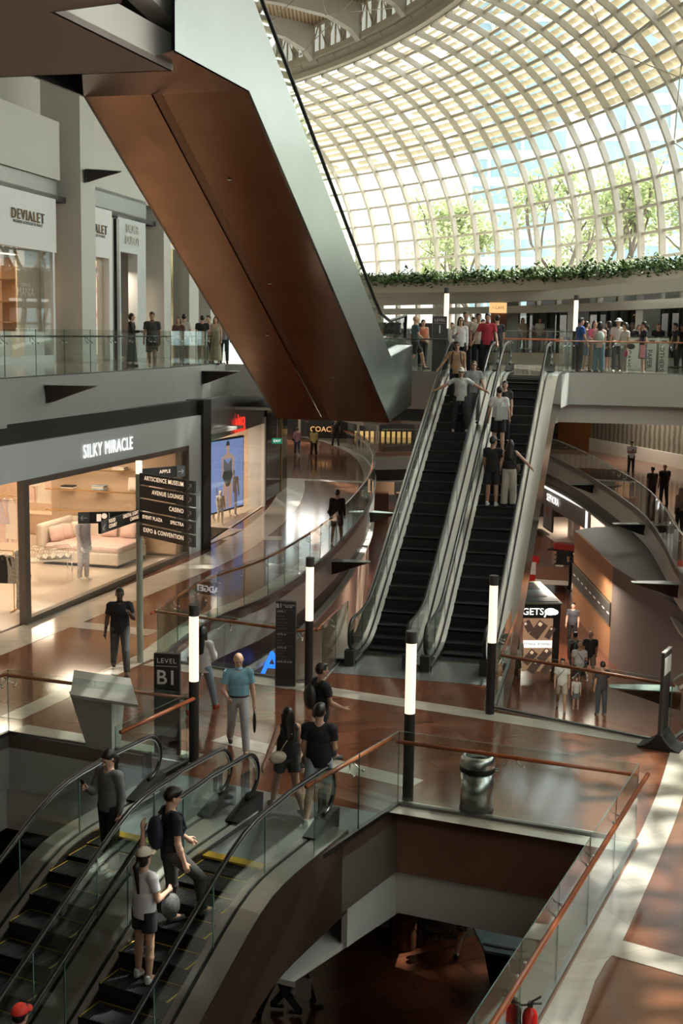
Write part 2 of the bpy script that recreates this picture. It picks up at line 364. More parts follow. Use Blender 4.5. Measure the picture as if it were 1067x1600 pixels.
# broad curved strip on the right of the opening
mb = MB(); P = [v3(p, 0) for p in [NRp, FR, P0(1030, 1215), P0(1052, 1150)]]
I_ = [v3(P0(905, 1600)), v3(P0(985, 1400)), v3(P0(1003, 1310)), v3(P0(1030, 1220)), v3(P0(1075, 1120))]
I_ = [v3((NRp[0]+.05, NRp[1], 0)), v3(P0(833, 1600)), v3(P0(915, 1450)), v3(P0(992, 1317)), v3(P0(1012, 1275)), v3(P0(1032, 1225)), v3(P0(1050, 1165))]
O_ = [v3((NRp[0]+1.3, NRp[1]-.5, 0)), v3(P0(907, 1600)), v3(P0(973, 1470)), v3(P0(1014, 1379)), v3(P0(1049, 1298)), v3(P0(1068, 1242)), v3(P0(1092, 1150))]
I2 = smooth_path(I_, 4); O2 = smooth_path(O_, 4)
flatstrip(mb, I2, O2, .008); mb.build('trim_14', MARB, kind='structure')
# steel landing plates
def plate(n, base, V, U, w0, w1, l0, l1, z=.006, mt=STEEL):
    mb = MB(); a = [base+V*w0+U*l0, base+V*w1+U*l0, base+V*w1+U*l1, base+V*w0+U*l1]
    mb.add([(p.x, p.y, p.z+z) for p in a], [(0, 1, 2, 3)]); return mb.build('trim_%d' % n, mt, kind='structure')
PLATE = mat('landing_plate', (.42, .45, .46), .22, .6)
plate(15, ABASE, aV, aU, -.95, 2.55, -1.55, -.02, mt=PLATE)
plate(16, DTOP, dV, dU, -2.5, .95, .02, 2.35, z=.009, mt=PLATE)
# ------------------------------------------------------------------ L1 slabs
L1E = [(-13, 6), (-10.6, 16), (-8.9, 24), (-7.75, 29.2), (-6.4, 34.5), (-5.3, 39.5), (-4.55, 44.6)]
near1 = [(-4.2, 45.2), (-1.9, 44.6), (.3, 38.2), tuple(P1(633, 582)[:2])]
topA = ABASE+aU*11.85; topB = BBASE+aU*11.85
near2 = [(topA-aV*.8+aU*.0), (topB+aV*.8+aU*0)]
slab1 = [(-34, 6)]+L1E+near1+[(p.x, p.y) for p in near2]+[tuple(P1(888, 583)[:2]), tuple(P1(1075, 587)[:2]), (22, 34), (42, 34), (42, 48), (16, 51), (2.0, 52.5), (-4.2, 52.2), (-3.8, 60), (-4.8, 75), (-8, 100), (-34, 100)]
f = MB(); f.prism(slab1, ZL1-.25, ZL1); L1F = floormat('grey_beige_stone', (.30, .27, .23), (.26, .24, .2), .1, 1.2, (.2, .18, .16), rot=-14)
f.build('floor_upper', L1F, kind='structure')
e = [(*p, 0) for p in slab1[1:-1]]
mb = MB(); wallstrip(mb, e[:len(L1E)+1], ZL1-1.1, ZL1+.02, -.08, 0); mb.build('trim_20', FASC, kind='structure')
mb = MB(); wallstrip(mb, e[len(L1E):len(L1E)+5], ZL1-1.1, ZL1+.02, -.08, 0); mb.build('trim_21', FASC, kind='structure')
mb = MB(); wallstrip(mb, e[len(L1E)+5:len(L1E)+9], ZL1-1.0, ZL1+.02, -.08, 0); mb.build('trim_22', FASC, kind='structure')
mb = MB(); wallstrip(mb, offset(e[len(L1E)+4:len(L1E)+9], .5), ZL1-1.55, ZL1-.98, -.1, 0); mb.build('trim_23', WHITE, kind='structure')
mb = MB(); wallstrip(mb, offset(e[:len(L1E)-1]+[(-5.0, 41.3, 0)], .35), ZL1-1.65, ZL1-1.0, -.1, 0); mb.build('trim_24', MATB, kind='structure')
f = MB(); f.prism([(a[0], a[1]) for a in [(-34, 6)]]+[(p.x, p.y) for p in offset([Vector((*q, 0)) for q in slab1[1:-1]], .4)]+[(-34, 100)], ZL1-1.6, ZL1-1.5)
f.build('ceiling_basement', WHITE, kind='structure')
# far promenade beyond a second void, by the glass vault
ZF = 6.15
far = [(3.2, 80), (3.0, 64), (6.5, 61), (11, 57.5), (16, 52.5), (24, 48.5), (42, 48.5), (42, 110), (20, 110)]
f = MB(); f.prism(far, ZF-.3, ZF); f.build('floor_promenade', L1F, kind='structure')
mb = MB(); wallstrip(mb, [(*p, 0) for p in far[:8]], ZF-1.2, ZF+.03, -.08, 0); mb.build('trim_25', CREAM, kind='structure')
# ------------------------------------------------------------------ glass vault: constant section swept along a curved line
def axis(s):   # plan position and heading of the wall line at arc length s (0 at the survey rib)
    k = R(-.84) if s > 0 else R(-.42); h0 = R(-10)
    h = h0+k*s
    x = 13.43+(-math.cos(h)+math.cos(h0))/k
    y = 54+(math.sin(h)-math.sin(h0))/k
    return x, y, h
NODE = [(0, 5.8), (0, 7.2), (0, 8.3), (.0, 9.35), (.05, 10.35), (.12, 11.4), (.27, 12.5)]
ang = 13.0; w_, z_ = .27, 12.5
for k in range(11):
    w_ += 1.1*math.sin(R(ang)); z_ += 1.1*math.cos(R(ang)); NODE.append((w_, z_)); ang += 5.9
WC, ZC = NODE[-1]
def vp(s, w, z):
    x, y, h = axis(s); return Vector((x-math.cos(h)*w, y+math.sin(h)*w, z))
vault = empty('window_1', (0, 0, 0), kind='structure')
S0, S1, DS = -46, 42, 2.1
ns = int((S1-S0)/DS)
def outn(k):   # outward normal of the section at node k
    a = NODE[max(0, k-1)]; b = NODE[min(len(NODE)-1, k+1)]; dx, dz = b[0]-a[0], b[1]-a[1]; l = math.hypot(dx, dz); return (-dz/l, dx/l)
for i in range(ns+1):
    s = S0+i*DS; mb = MB(); sec = []
    for k, (w, z) in enumerate(NODE):
        nx, nz = outn(k)
        for ds in (-.09, .09):
            for dn in (0, -.26): sec.append(vp(s+ds, w+nx*dn, z+nz*dn))
    fs = []
    for k in range(len(NODE)-1):
        o = k*4; p = o+4
        fs += [(o, p, p+1, o+1), (o+1, p+1, p+3, o+3), (o+3, p+3, p+2, o+2), (o+2, p+2, p, o)]
    mb.add(sec, fs); mb.build('rib', RIBM, vault)
for k in range(1, len(NODE)):
    w, z = NODE[k]; nx, nz = outn(k)
    mb = MB(); P = [vp(S0+j*DS, w-nx*.08, z-nz*.08) for j in range(ns+1)]; 
    for a, b in zip(P, P[1:]): mb.beam(a, b, .07, .12)
    mb.build('purlin', RIBM, vault)
mb = MB()
for i in range(ns):
    for k in range(len(NODE)-1):
        a, b = NODE[k], NODE[k+1]
        s = S0+i*DS; mb.quad(vp(s, a[0]-.02, a[1]), vp(s+DS, a[0]-.02, a[1]), vp(s+DS, b[0]-.02, b[1]+.01), vp(s, b[0]-.02, b[1]+.01))
mb.build('glazing', VGLASS, vault)
mb = MB(); g2 = MB()  # low glazing added so daylight reflects in the far gallery floor
for i in range(36, ns):
    s = S0+i*DS
    g2.quad(vp(s, 0, 0), vp(s+DS, 0, 0), vp(s+DS, 0, 5.8), vp(s, 0, 5.8)); mb.beam(vp(s, 0, 0), vp(s, 0, 5.8), .18, .18)
    for z in (1.4, 2.8, 4.2, 5.75): mb.beam(vp(s, 0, z), vp(s+DS, 0, z), .08, .1)
mb.build('mullions', RIBM, vault); g2.build('added_lower_glazing', VGLASS, vault)
mb = MB(); rnd = random.Random(3)
for k in range(10, len(NODE)-1):
    for q in range(3):
        t0 = (q+.02)/3; t1 = t0+.29
        a, b = NODE[k], NODE[k+1]; nx, nz = outn(k)
        for i in range(ns):
            if rnd.random() < .06: continue
            s = S0+i*DS; vs = []
            for ss in (s+.02, s+DS-.02):
                for t, lift in ((t0, .46), (t1, .30)):
                    w = a[0]+(b[0]-a[0])*t+nx*lift; z = a[1]+(b[1]-a[1])*t+nz*lift
                    vs += [vp(ss, w, z), vp(ss, w+nx*.03, z+nz*.03)]
            mb.add(vs, [(0, 4, 6, 2), (1, 3, 7, 5), (0, 1, 5, 4), (2, 6, 7, 3), (0, 2, 3, 1), (4, 5, 7, 6)])
mb.build('louvers', LOUV, vault)['kind'] = 'stuff'
# crown beam, clerestory and the flat ceiling inside of it
mb = MB()
for i in range(ns):
    mb.beam(vp(S0+i*DS, WC+.15, ZC+.05), vp(S0+(i+1)*DS, WC+.15, ZC+.05), .5, .28)
    mb.beam(vp(S0+i*DS, WC+.55, ZC+.75), vp(S0+(i+1)*DS, WC+.55, ZC+.75), .35, .3, 0)
    a = vp(S0+i*DS, WC-.5, ZC-.25); mb.beam(a, vp(S0+i*DS, WC+.4, ZC+.6), .08, .08)
for i in range(ns):
    s = S0+i*DS; mb.quad(vp(s, WC+.05, ZC+.1), vp(s+DS, WC+.05, ZC+.1), vp(s+DS, WC+.5, ZC+.8), vp(s, WC+.5, ZC+.8))
mb.build('ceiling_crown_beam', CREAM, kind='structure')
def tie(pts, r, Y0):
    mb = MB()
    for (xa, ya, Ya), (xb, yb, Yb) in zip(pts, pts[1:]): mb.tube([ay(xa, ya, Ya), ay(xb, yb, Yb)], r, 5)
    for x_, y_, Y_ in pts[1:-1]: mb.ball(ay(x_, y_, Y_), r*3.5, 0, 8, 6)
    mb.build('tie_rod', RIBM, vault)
tie([(905, -30, 52), (957, 80, 50), (1090, 132, 46)], .022, 0); tie([(957, 80, 50), (1090, -22, 46)], .07, 0); tie([(1068, 60, 48), (1053, 222, 47), (1090, 250, 45)], .025, 0)
tie([(405, 10, 46), (425, 32, 46), (470, -10, 44)], .018, 0); tie([(425, 32, 46), (470, 85, 52), (560, -10, 50)], .016, 0); tie([(500, -10, 50), (510, 22, 52), (620, 12, 56)], .016, 0)
clr = empty('window_2', (0, 0, 0), kind='structure')
mb = MB(); g = MB()
for i in range(ns):
    s = S0+i*DS; lo, hi = ZC+.9, ZC+2.3
    mb.quad(vp(s-.42, WC+.7, lo), vp(s+.42, WC+.7, lo), vp(s+.42, WC+.7, hi), vp(s-.42, WC+.7, hi)); mb.beam(vp(s+DS/2, WC+.7, lo), vp(s+DS/2, WC+.7, hi), .1, .1)
    mb.beam(vp(s, WC+.7, hi), vp(s+DS, WC+.7, hi), .2, .2)
    mb.beam(vp(s, WC+.75, lo), vp(s+DS/2, WC+.75, hi), .06, .06); mb.beam(vp(s+DS/2, WC+.75, hi), vp(s+DS, WC+.75, lo), .06, .06)
    g.quad(vp(s, WC+.65, lo), vp(s+DS, WC+.65, lo), vp(s+DS, WC+.65, hi), vp(s, WC+.65, hi))
mb.build('window_frame', CREAM, clr); g.build('pane', glassmat('clerestory_glass', (.17, .175, .15), base=.05), clr)
CZc = ZC+2.3
SLAT = bpy.data.materials.new('wood_slat_ceiling'); SLAT.use_nodes = True
t = SLAT.node_tree; wv = t.nodes.new('ShaderNodeTexWave'); wv.inputs['Scale'].default_value = 1.6; wv.inputs['Distortion'].default_value = 0
tc = t.nodes.new('ShaderNodeTexCoord'); t.links.new(tc.outputs['Object'], wv.inputs[0]); cr = t.nodes.new('ShaderNodeValToRGB')
cr.color_ramp.elements[0].color = (.20, .13, .08, 1); cr.color_ramp.elements[0].position = .25; cr.color_ramp.elements[1].color = (.55, .42, .28, 1); cr.color_ramp.elements[1].position = .45
t.links.new(wv.outputs[0], cr.inputs[0]); t.links.new(cr.outputs[0], t.nodes['Principled BSDF'].inputs['Base Color'])
mb = MB()
for i in range(ns):
    s = S0+i*DS
    for a, b, za, zb in ((WC+.6, 12, CZc, CZc+.25), (12, 30, CZc+.25, CZc+.25)):
        P = [vp(s, a, za), vp(s, b, zb), vp(s+DS, b, zb), vp(s+DS, a, za)]
        mb.quad(*P); mb.quad(*[p+Vector((0, 0, .3)) for p in reversed(P)])
mb.build('ceiling', SLAT, kind='structure')
mb = MB()
for i in range(0, ns, 3):
    s = S0+i*DS; prof = [(WC+.7, 2.0), (WC+1.2, 1.5), (WC+2.4, 1.0), (WC+5, .7), (WC+9, .62), (WC+14, .9), (WC+20, .9)]
    lo = [vp(s+d, w, CZc-h+.2) for d in (-.3, .3) for w, h in prof]; hi = [vp(s+d, w, CZc+.2) for d in (-.3, .3) for w, h in prof]
    n = len(prof); fs = []
    for j in range(n-1):
        fs += [(j, j+1, n+j+1, n+j), (j, 2*n+j, 2*n+j+1, j+1), (n+j, n+j+1, 3*n+j+1, 3*n+j)]
    mb.add(lo+hi, fs)
mb.build('ceiling_beam', WHITE, kind='structure')
# building envelope out of the picture: back wall, left wall, near end, right lower side
mb = MB(); mb.box((-33, 48, 8), (.4, 125, 34)); mb.build('wall_left', WHITE, kind='structure')
mb = MB(); mb.box((5, -9, 8), (80, .4, 40)); mb.build('wall_back', WHITE, kind='structure')
mb = MB(); mb.box((42, 20, -2), (.4, 60, 15)); mb.build('wall_right', WHITE, kind='structure')
mb = MB(); mb.box((25, 110, -1), (34, .4, 13)); mb.build('wall_front', WHITE, kind='structure')
mb = MB(); P = [(x, y) for x, y in ((42, 48), (42, 108))]
# roof closing the gap left of the flat ceiling
mb = MB(); mb.prism([(-34, -10), (-6, -10), (-14, 50), (-20, 80), (-34, 110)], CZc+.3, CZc+.6); mb.build('ceiling_side', WHITE, kind='structure')
mb = MB(); mb.prism([(-34, -9), (8.6, -9), (9.5, 5), (9.6, 13.0), (3.5, 14), (-3, 14.5), (-14, 14.5), (-34, 14.5)], 12.0, 12.5); mb.build('ceiling_near', mat('shade_soffit', (.25, .22, .2), .7), kind='structure')  # unseen slab overhead, added to keep skylight off the foreground
mb = MB(); mb.prism([(42, -10), (11, -10), (12.5, 20), (14.5, 34), (42, 34)], ZL1+.05, ZL1+.3)
mb.build('floor_terrace', GREYST, kind='structure')
# ------------------------------------------------------------------ escalators
TAN = math.tan(R(30))
def escalator(name, label, lower, head, rise, group, wl=.82, wr=.82, clad=STEEL, yellow=False, depth=1.05, decks=STEEL, step_n=None, steps=True, sign=True, side_l=True, side_r=True, ext=.95, foot=True):
    run = rise/TAN; L = run+1.8
    def soft(x, w=.45): return (x+math.sqrt(x*x+w*w))/2
    base0 = TAN*(soft(-.9)-soft(-.9-run))
    def zn(y): return max(0, TAN*(soft(y-.9)-soft(y-.9-run))-base0*(1-min(1, max(0, y/L))))if y < L-.01 else rise
    root = empty(name, lower, -head, label, 'escalator', group)
    ys = [-ext+.2]+[i*.3 for i in range(1, int(L/.3)+1)]+[L+ext-.2]
    ys = sorted(set([round(y, 3) for y in ys]))
    zt = [min(rise, zn(max(0, min(L, y)))) for y in ys]
    for sgn, wo, nm in ((-1, wl, side_l), (1, wr, side_r)):
        xi, xo = sgn*.5, sgn*wo
        # inner skirt (dark) and outer cladding
        mb = MB(); mb.strip([(y, z-.35) for y, z in zip(ys, zt)], [(y, z+.10) for y, z in zip(ys, zt)], min(xi, xi+sgn*.03), max(xi, xi+sgn*.03)); mb.build('skirt_panel', DARK, root)
        mb = MB(); mb.strip([(y, z+.10) for y, z in zip(ys, zt)], [(y, z+.125) for y, z in zip(ys, zt)], min(xi, sgn*.59), max(xi, sgn*.59)); 
        mb.strip([(y, z+.10) for y, z in zip(ys, zt)], [(y, z+.125) for y, z in zip(ys, zt)], min(sgn*.65, xo), max(sgn*.65, xo))
        mb.strip([(y, z+.06) for y, z in zip(ys, zt)], [(y, z+.105) for y, z in zip(ys, zt)], min(sgn*.58, sgn*.66), max(sgn*.58, sgn*.66), 1)
        mb.build('deck', [decks, BLACK], root)
        if nm:
            mb = MB(); mb.strip([(y, z-depth) for y, z in zip(ys, zt)], [(y, z+.10) for y, z in zip(ys, zt)], min(xo-sgn*.03, xo), max(xo-sgn*.03, xo)); mb.build('side_cladding', clad, root)
        # handrail path with rounded newels
        rr = .33; top = .98; xh = sgn*.62
        path = []
        e0, e1 = -ext+rr, L+ext-rr
        for k in range(11):
            a = math.pi*(-.5+k/10); path.append((xh, e0-math.cos(a)*rr, top-rr+math.sin(a)*rr-.0))
        yy = [e0+.15+i*.3 for i in range(int((e1-e0)/.3))]
        path += [(xh, y, min(rise, zn(max(0, min(L, y))))+top) for y in yy]
        for k in range(11):
            a = math.pi*(.5-k/10); path.append((xh, e1+math.cos(a)*rr, rise+top-rr+math.sin(a)*rr))
        mb = MB(); mb.tube(path, .036, 8, ry=.7); 
        hr = mb.build('handrail', BLACK, root)
        mb = MB(); mb.tube([(p[0], p[1]+(.03 if p[1] < e0 else -.03 if p[1] > e1 else 0), p[2]-.035) for p in path[3:-3]], .014, 6); mb.build('handrail_guide', STEEL, root)
        # glass panels
        gl = [e0]+[y for y in [e0+.9+i*1.25 for i in range(30)] if y < e1-.5]+[e1]
        for a, b in zip(gl, gl[1:]):
            n = 5; yy = [a+(b-a)*j/n+(.012 if j == 0 else 0) for j in range(n+1)]
            z0 = [min(rise, zn(max(0, min(L, y)))) for y in yy]
            lo = [(y, z+.12) for y, z in zip(yy, z0)]; hi = [(y, z+top-.04) for y, z in zip(yy, z0)]
            if a == e0:
                arc = [(e0-math.cos(q)*(rr-.04), top-rr+math.sin(q)*(rr-.04)) for q in [math.pi*(.5-k/8) for k in range(1, 8)]]
                mb = MB(); mb.xprism(lo+list(reversed(hi))+arc+[(e0, .28)], xh-.006, xh+.006)
            elif b == e1:
                arc = [(e1+math.cos(q)*(rr-.04), rise+top-rr+math.sin(q)*(rr-.04)) for q in [math.pi*(-.5+k/8) for k in range(1, 8)]]
                mb = MB(); mb.xprism(lo+[(e1, rise+.28)]+arc+list(reversed(hi)), xh-.006, xh+.006)
            else:
                mb = MB(); mb.strip(lo, hi, xh-.006, xh+.006)
            mb.build('glass_panel', GLASS, root)
            if b != e1:
                mb = MB(); y = b; z = min(rise, zn(max(0, min(L, y)))); mb.box((xh, y+.004, z+(top+.1)/2), (.016, .014, top-.18)); mb.build('glass_joint', GEDGE, root)
        # newel bases
        if foot:
            for y, z, q in ((e0-.12, 0, -1), (e1+.12, rise, 1)):
                mb = MB(); pr = [(y-q*.55, z+.0), (y+q*.18, z+.0), (y+q*.2, z+.34), (y+q*.02, z+.34), (y-q*.55, z+.14)]
                mb.xprism(pr, xh-.1, xh+.1); mb.build('newel_base', MATB, root)
        if sign:
            for y, z in ((e0+.02, 0), (e1-.02, rise)):
                mb = MB()
                for ii in range(2):
                    mb.box((xh-.012, y-.06+ii*.13, z+.55), (.008, .11, .34), 0)
                    for jj in range(3): mb.ball((xh-.018, y-.06+ii*.13, z+.44+jj*.11), (.006, .036, .036), 1, 10, 6)
                mb.build('warning_sticker', [MATB, STICK], root)
    # bottom of the truss
    mb = MB(); zb = [z-depth for z in zt]; mb.strip([(y, z-.05) for y, z in zip(ys, zb)], [(y, z) for y, z in zip(ys, zb)], -wl, wr); mb.build('soffit_panel', clad, root)
    mb = MB(); mb.strip([(y, z-.40) for y, z in zip(ys, zt)], [(y, z-.36) for y, z in zip(ys, zt)], -.5, .5); mb.build('step_tray', MATB, root)
    # comb plates
    for y0, y1, z in ((-ext+.2, .05, 0), (L-.05, L+ext-.2, rise)):
        mb = MB(); mb.box((0, (y0+y1)/2, z-.02), (1.0, y1-y0, .05), 0)
        mb.box((0, (y1+.02 if z == 0 else y0-.02), z-.0), (1.0, .16 if yellow else .05, .03), 1); mb.build('comb_plate', [PLATE, YEL if yellow else YEL2], root)
    if steps:
        sm = MB(); sm.box((0, .2, -.02), (.99, .40, .04), 0)
        n = 6; sm.strip([(-.0, -.26), (.01, -.26)], [(0, 0), (.01, 0)], -.495, .495, 0)
        if yellow:
            sm.box((0, .39, .002), (.97, .018, .006), 1); sm.box((-.47, .2, .002), (.03, .4, .006), 1); sm.box((.47, .2, .002), (.03, .4, .006), 1)
        else:
            sm.box((0, .008, .001), (.97, .014, .006), 2)
        for j in range(24): sm.box((-.46+j*.04, .2, .004), (.012, .37, .008), 3)
        first = None; k = 0; y = .06
        while y < L-.42:
            z = min(rise, zn(y+.38))
            if first is None: first = sm.build('step', [STEP, YEL, NOSE, STEP2], root); o = first
            else: o = first.copy(); COL.objects.link(o); o.parent = root
            o.location = (0, y, z-.01); y += .4
    return root
STICK = mat('sticker_ring', (.55, .2, .15), .5)
YEL2 = mat('comb_yellow_dark', (.22, .18, .08), .5, .4)
NOSE = mat('step_nosing', (.16, .16, .16), .35, .8)
STEP2 = mat('step_groove', (.045, .047, .05), .4, .5)
eA = escalator('escalator', 'left long escalator between gallery and upper bridge, its riders facing the camera', ABASE, HA, ZL1, 'escalators between the gallery and the bridge', .95, .81, clad=MIRB)
eB = escalator('escalator', 'right escalator of the pair rising to the upper bridge, beside the tall mirror cladding', BBASE, HA, ZL1, 'escalators between the gallery and the bridge', .81, .95, clad=MIRB)
RD = 4.8; LD = RD/TAN+1.8
DLOW = DTOP-dU*LD+Vector((0, 0, -RD))
CLOW = DLOW-dV*1.70
eD = escalator('escalator', 'right escalator of the foreground pair, under the woman in a cream cap', DLOW, HD, RD, 'foreground escalators to the bottom floor', .85, .95, yellow=True, clad=CDCLAD, ext=1.55, decks=DECKB)
eC = escalator('escalator', 'left escalator of the foreground pair, carrying the woman in a grey sweater', CLOW, HD, RD, 'foreground escalators to the bottom floor', .95, .85, yellow=True, clad=CDCLAD, ext=1.55, decks=DECKB)
# copper clad escalator hanging over the hall: one wide truss with two bands
CH = R(15.6); cU = Vector((-math.sin(CH), -math.cos(CH), 0)); cV = Vector((math.cos(CH), -math.sin(CH), 0))
CB = Vector((1.30, 35.0, 0))       # lower right corner of the soffit
root = empty('escalator', (0, 0, 0), 0, 'huge copper and steel clad escalator slanting across the hall overhead', 'escalator')
WT = 3.3; DEP = 1.75; CR, CRUN = 6.75, 11.5
def cp(t, lat, z): p = CB+cU*t+cV*lat; return Vector((p.x, p.y, z))
zb0 = 4.55
prof = [(-2.6, zb0+.35), (-.2, zb0+.08), (0, zb0), (CRUN, zb0+CR)]
mb = MB()
for (t0, z0), (t1, z1) in zip(prof, prof[1:]):
    n = 8 if t1-t0 > 5 else 2
    for j in range(n):
        ta, tb = t0+(t1-t0)*j/n, t0+(t1-t0)*(j+1)/n; za, zb_ = z0+(z1-z0)*j/n, z0+(z1-z0)*(j+1)/n
        lats = [-WT, -WT*.585, -WT*.515, 0]; 
        for qi, (la, lb) in enumerate(zip(lats, lats[1:])):
            dz_ = .03 if qi == 1 else 0
            mb.quad(cp(ta, la, za+dz_), cp(tb, la, zb_+dz_), cp(tb, lb, zb_+dz_), cp(ta, lb, za+dz_), 1 if qi == 1 else 0)
c0 = az(128, 118, zb0+CR); c1 = az(40, 60, zb0+CR)
mb.add([cp(CRUN, -WT, zb0+CR), (c0[0], c0[1], zb0+CR), cp(CRUN+3.4, 0, zb0+CR), cp(CRUN, 0, zb0+CR)], [(0, 1, 2, 3)])
mb.add([(c0[0], c0[1], zb0+CR), (c0[0]-.1, c0[1], zb0+CR+1.7), cp(CRUN, -WT, zb0+CR+1.7), cp(CRUN, -WT, zb0+CR)], [(0, 1, 2, 3)])
prof = prof+[(CRUN+3.4, zb0+CR)]
so = mb.build('copper_soffit', [COPPER, DCOPPER], root)
for lat, nm in ((0, 'side_cladding'), (-WT, 'side_cladding')):
    mb = MB()
    for (t0, z0), (t1, z1) in zip(prof[:5 if lat == 0 else 4], prof[1:]):
        n = 6 if t1-t0 > 5 else 1
        for j in range(n):
            ta, tb = t0+(t1-t0)*j/n, t0+(t1-t0)*(j+1)/n; za, zb_ = z0+(z1-z0)*j/n, z0+(z1-z0)*(j+1)/n
            a = [cp(ta, lat, za), cp(tb, lat, zb_), cp(tb, lat, zb_+DEP), cp(ta, lat, za+DEP)]; b = [p-cV*.06*(1 if lat == 0 else -1) for p in a]
            mb.add(a+b, [(0, 1, 2, 3), (7, 6, 5, 4), (3, 2, 6, 7), (0, 4, 5, 1)])
    mb.build(nm, BSTEEL, root)
for lat in (-.22, -WT+.22):
    for (t0, z0), (t1, z1) in zip(prof, prof[1:]):
        n = max(1, round((t1-t0)/1.3))
        for j in range(n):
            ta, tb = t0+(t1-t0)*j/n, t0+(t1-t0)*(j+1)/n-.015; za, zb_ = z0+(z1-z0)*j/n, z0+(z1-z0)*(j+1)/n
            mb = MB(); a = [cp(ta, lat, za+DEP-.1), cp(tb, lat, zb_+DEP-.1), cp(tb, lat, zb_+DEP+.86), cp(ta, lat, za+DEP+.86)]; b = [p-cV*.012 for p in a]
            mb.add(a+b, [(0, 1, 2, 3), (7, 6, 5, 4), (3, 2, 6, 7), (0, 4, 5, 1), (0, 3, 7, 4), (1, 5, 6, 2)]); mb.build('glass_panel', GLASS, root)
    pth = [cp(-2.5, lat, zb0+DEP+.55)]+[cp(t, lat, z+DEP+.9) for t, z in [(-2.6, zb0+.3), (-.6, zb0+.12), (.4, zb0+.3)]+[(CRUN*k/10, zb0+CR*k/10) for k in range(1, 10)]+[(CRUN-.3, zb0+CR-.12), (CRUN+.6, zb0+CR), (CRUN+3.4, zb0+CR)]]
    mb = MB(); mb.tube(pth, .045, 8); mb.build('handrail', BLACK, root)
mb = MB()
for (t0, z0), (t1, z1) in zip(prof, prof[1:]):
    mb.quad(cp(t0, -.5, z0+DEP-.35), cp(t1, -.5, z1+DEP-.35), cp(t1, -WT+.5, z1+DEP-.35), cp(t0, -WT+.5, z0+DEP-.35))
    for la, lb in ((0, -.5), (-WT/2+.2, -WT/2-.2), (-WT+.5, -WT)):
        mb.quad(cp(t0, la, z0+DEP), cp(t1, la, z1+DEP), cp(t1, lb, z1+DEP), cp(t0, lb, z0+DEP), 1)
mb.build('step_band', [STEP, STEEL], root)
# small downlights in the soffit
for t, la in ((2.2, -1.0), (6.0, -1.45), (9.3, -1.2), (4.0, -2.2)):
    z = zb0+CR*t/CRUN; mb = MB(); mb.ball(cp(t, la, z-.01), (.05, .05, .015), 0, 10, 6); mb.build('downlight', CHROME, root)
# ------------------------------------------------------------------ glass railings
def railing(label, path, h=1.15, rail=WOOD, side=1, seg=1.5, name='glass_railing', hr=1.02, group=None, off=.13, r=.032, base=True, top=True, brk=True, ext0=0, ext1=0):
    P = [Vector(tuple(float(c) for c in p)) for p in path]
    root = empty(name, P[0], 0, label, 'railing', group); o = P[0]; P = [p-o for p in P]
    Q = [P[0]]
    # panels by arc length
    L = [0]
    for a, b in zip(P, P[1:]): L.append(L[-1]+(b-a).length)
    def at(s):
        s = max(0, min(L[-1], s))
        for i in range(len(P)-1):
            if s <= L[i+1]+1e-9: return P[i].lerp(P[i+1], (s-L[i])/max(1e-9, L[i+1]-L[i]))
        return P[-1]
    corners = [0]+[L[i] for i in range(1, len(P)-1) if (P[i]-P[i-1]).normalized().dot((P[i+1]-P[i]).normalized()) < .8]+[L[-1]]
    hp = []
    joints = []
    for c0, c1 in zip(corners, corners[1:]):
        n = max(1, round((c1-c0)/seg))
        for j in range(n):
            a, b = at(c0+(c1-c0)*j/n), at(c0+(c1-c0)*(j+1)/n); d = (b-a).normalized(); nn = Vector((-d.y, d.x, 0))*.006; a2, b2 = a+d*.008, b-d*.008
            mb = MB(); vs = [a2-nn, b2-nn, b2+nn, a2+nn]; vs = vs+[v+Vector((0, 0, h)) for v in vs]
            mb.add(vs, [(0, 1, 5, 4), (3, 7, 6, 2)], 0); mb.add(vs, [(4, 5, 6, 7), (1, 2, 6, 5), (0, 4, 7, 3)], 1)
            mb.build('glass_panel', [GLASS, GEDGE], root); joints.append((a, d))
        joints.append((at(c1), d))
    rs = offset(P, off*side); rs = [p+Vector((0, 0, hr)) for p in rs]
    if ext0: rs[0] = rs[0]-(rs[1]-rs[0]).normalized()*ext0
    if ext1: rs[-1] = rs[-1]+(rs[-1]-rs[-2]).normalized()*ext1
    mb = MB(); mb.tube(rs, r, 10); mb.build('handrail', rail, root)
    if base:
        mb = MB(); wallstrip(mb, offset(P, -.035), -.02, .05, .07); mb.v = [(x, y, z+P[0].z) for x, y, z in mb.v]; 
        if abs(P[-1].z-P[0].z) < .01: mb.build('base_channel', DSTEEL, root)
    if brk:
        for p, d in joints[:-1][1:]:
            mb = MB(); nn = Vector((-d.y, d.x, 0))*side
            for q in (-.14, .14):
                mb.tube([p+d*q+Vector((0, 0, hr-.16)), p+d*q*.9+nn*.08+Vector((0, 0, hr-.13)), p+d*q*.3+nn*off+Vector((0, 0, hr-.03))], .009, 5)
                mb.ball(p+d*q+nn*.008+Vector((0, 0, hr-.16)), .022, 0, 8, 5)
            mb.build('rail_bracket', CHROME, root)
    return root
z1 = lambda p: (p[0], p[1], ZL1)
railing('glass railing with brown wood handrail along the right side of the foreground opening', [(*FR, 0), (*NRp, 0)], side=1, off=.13)
railing('glass railing on the far side of the foreground opening, in front of the steel bin', [(*FL, 0), (*FR, 0)], side=-1, seg=1.75, off=.10)
railing('short glass railing with wood handrail from the right foreground escalator to the lamp post', [(-.30, 16.15, 0), (*FL, 0)], side=1)
railing('glass railing along the left well edge below the angled map stand', [(WL[0]+dWL.x*7, WL[1]+dWL.y*7, 0), (*WL, 0), (*dl(-2.75, 2.95), 0)], side=1)
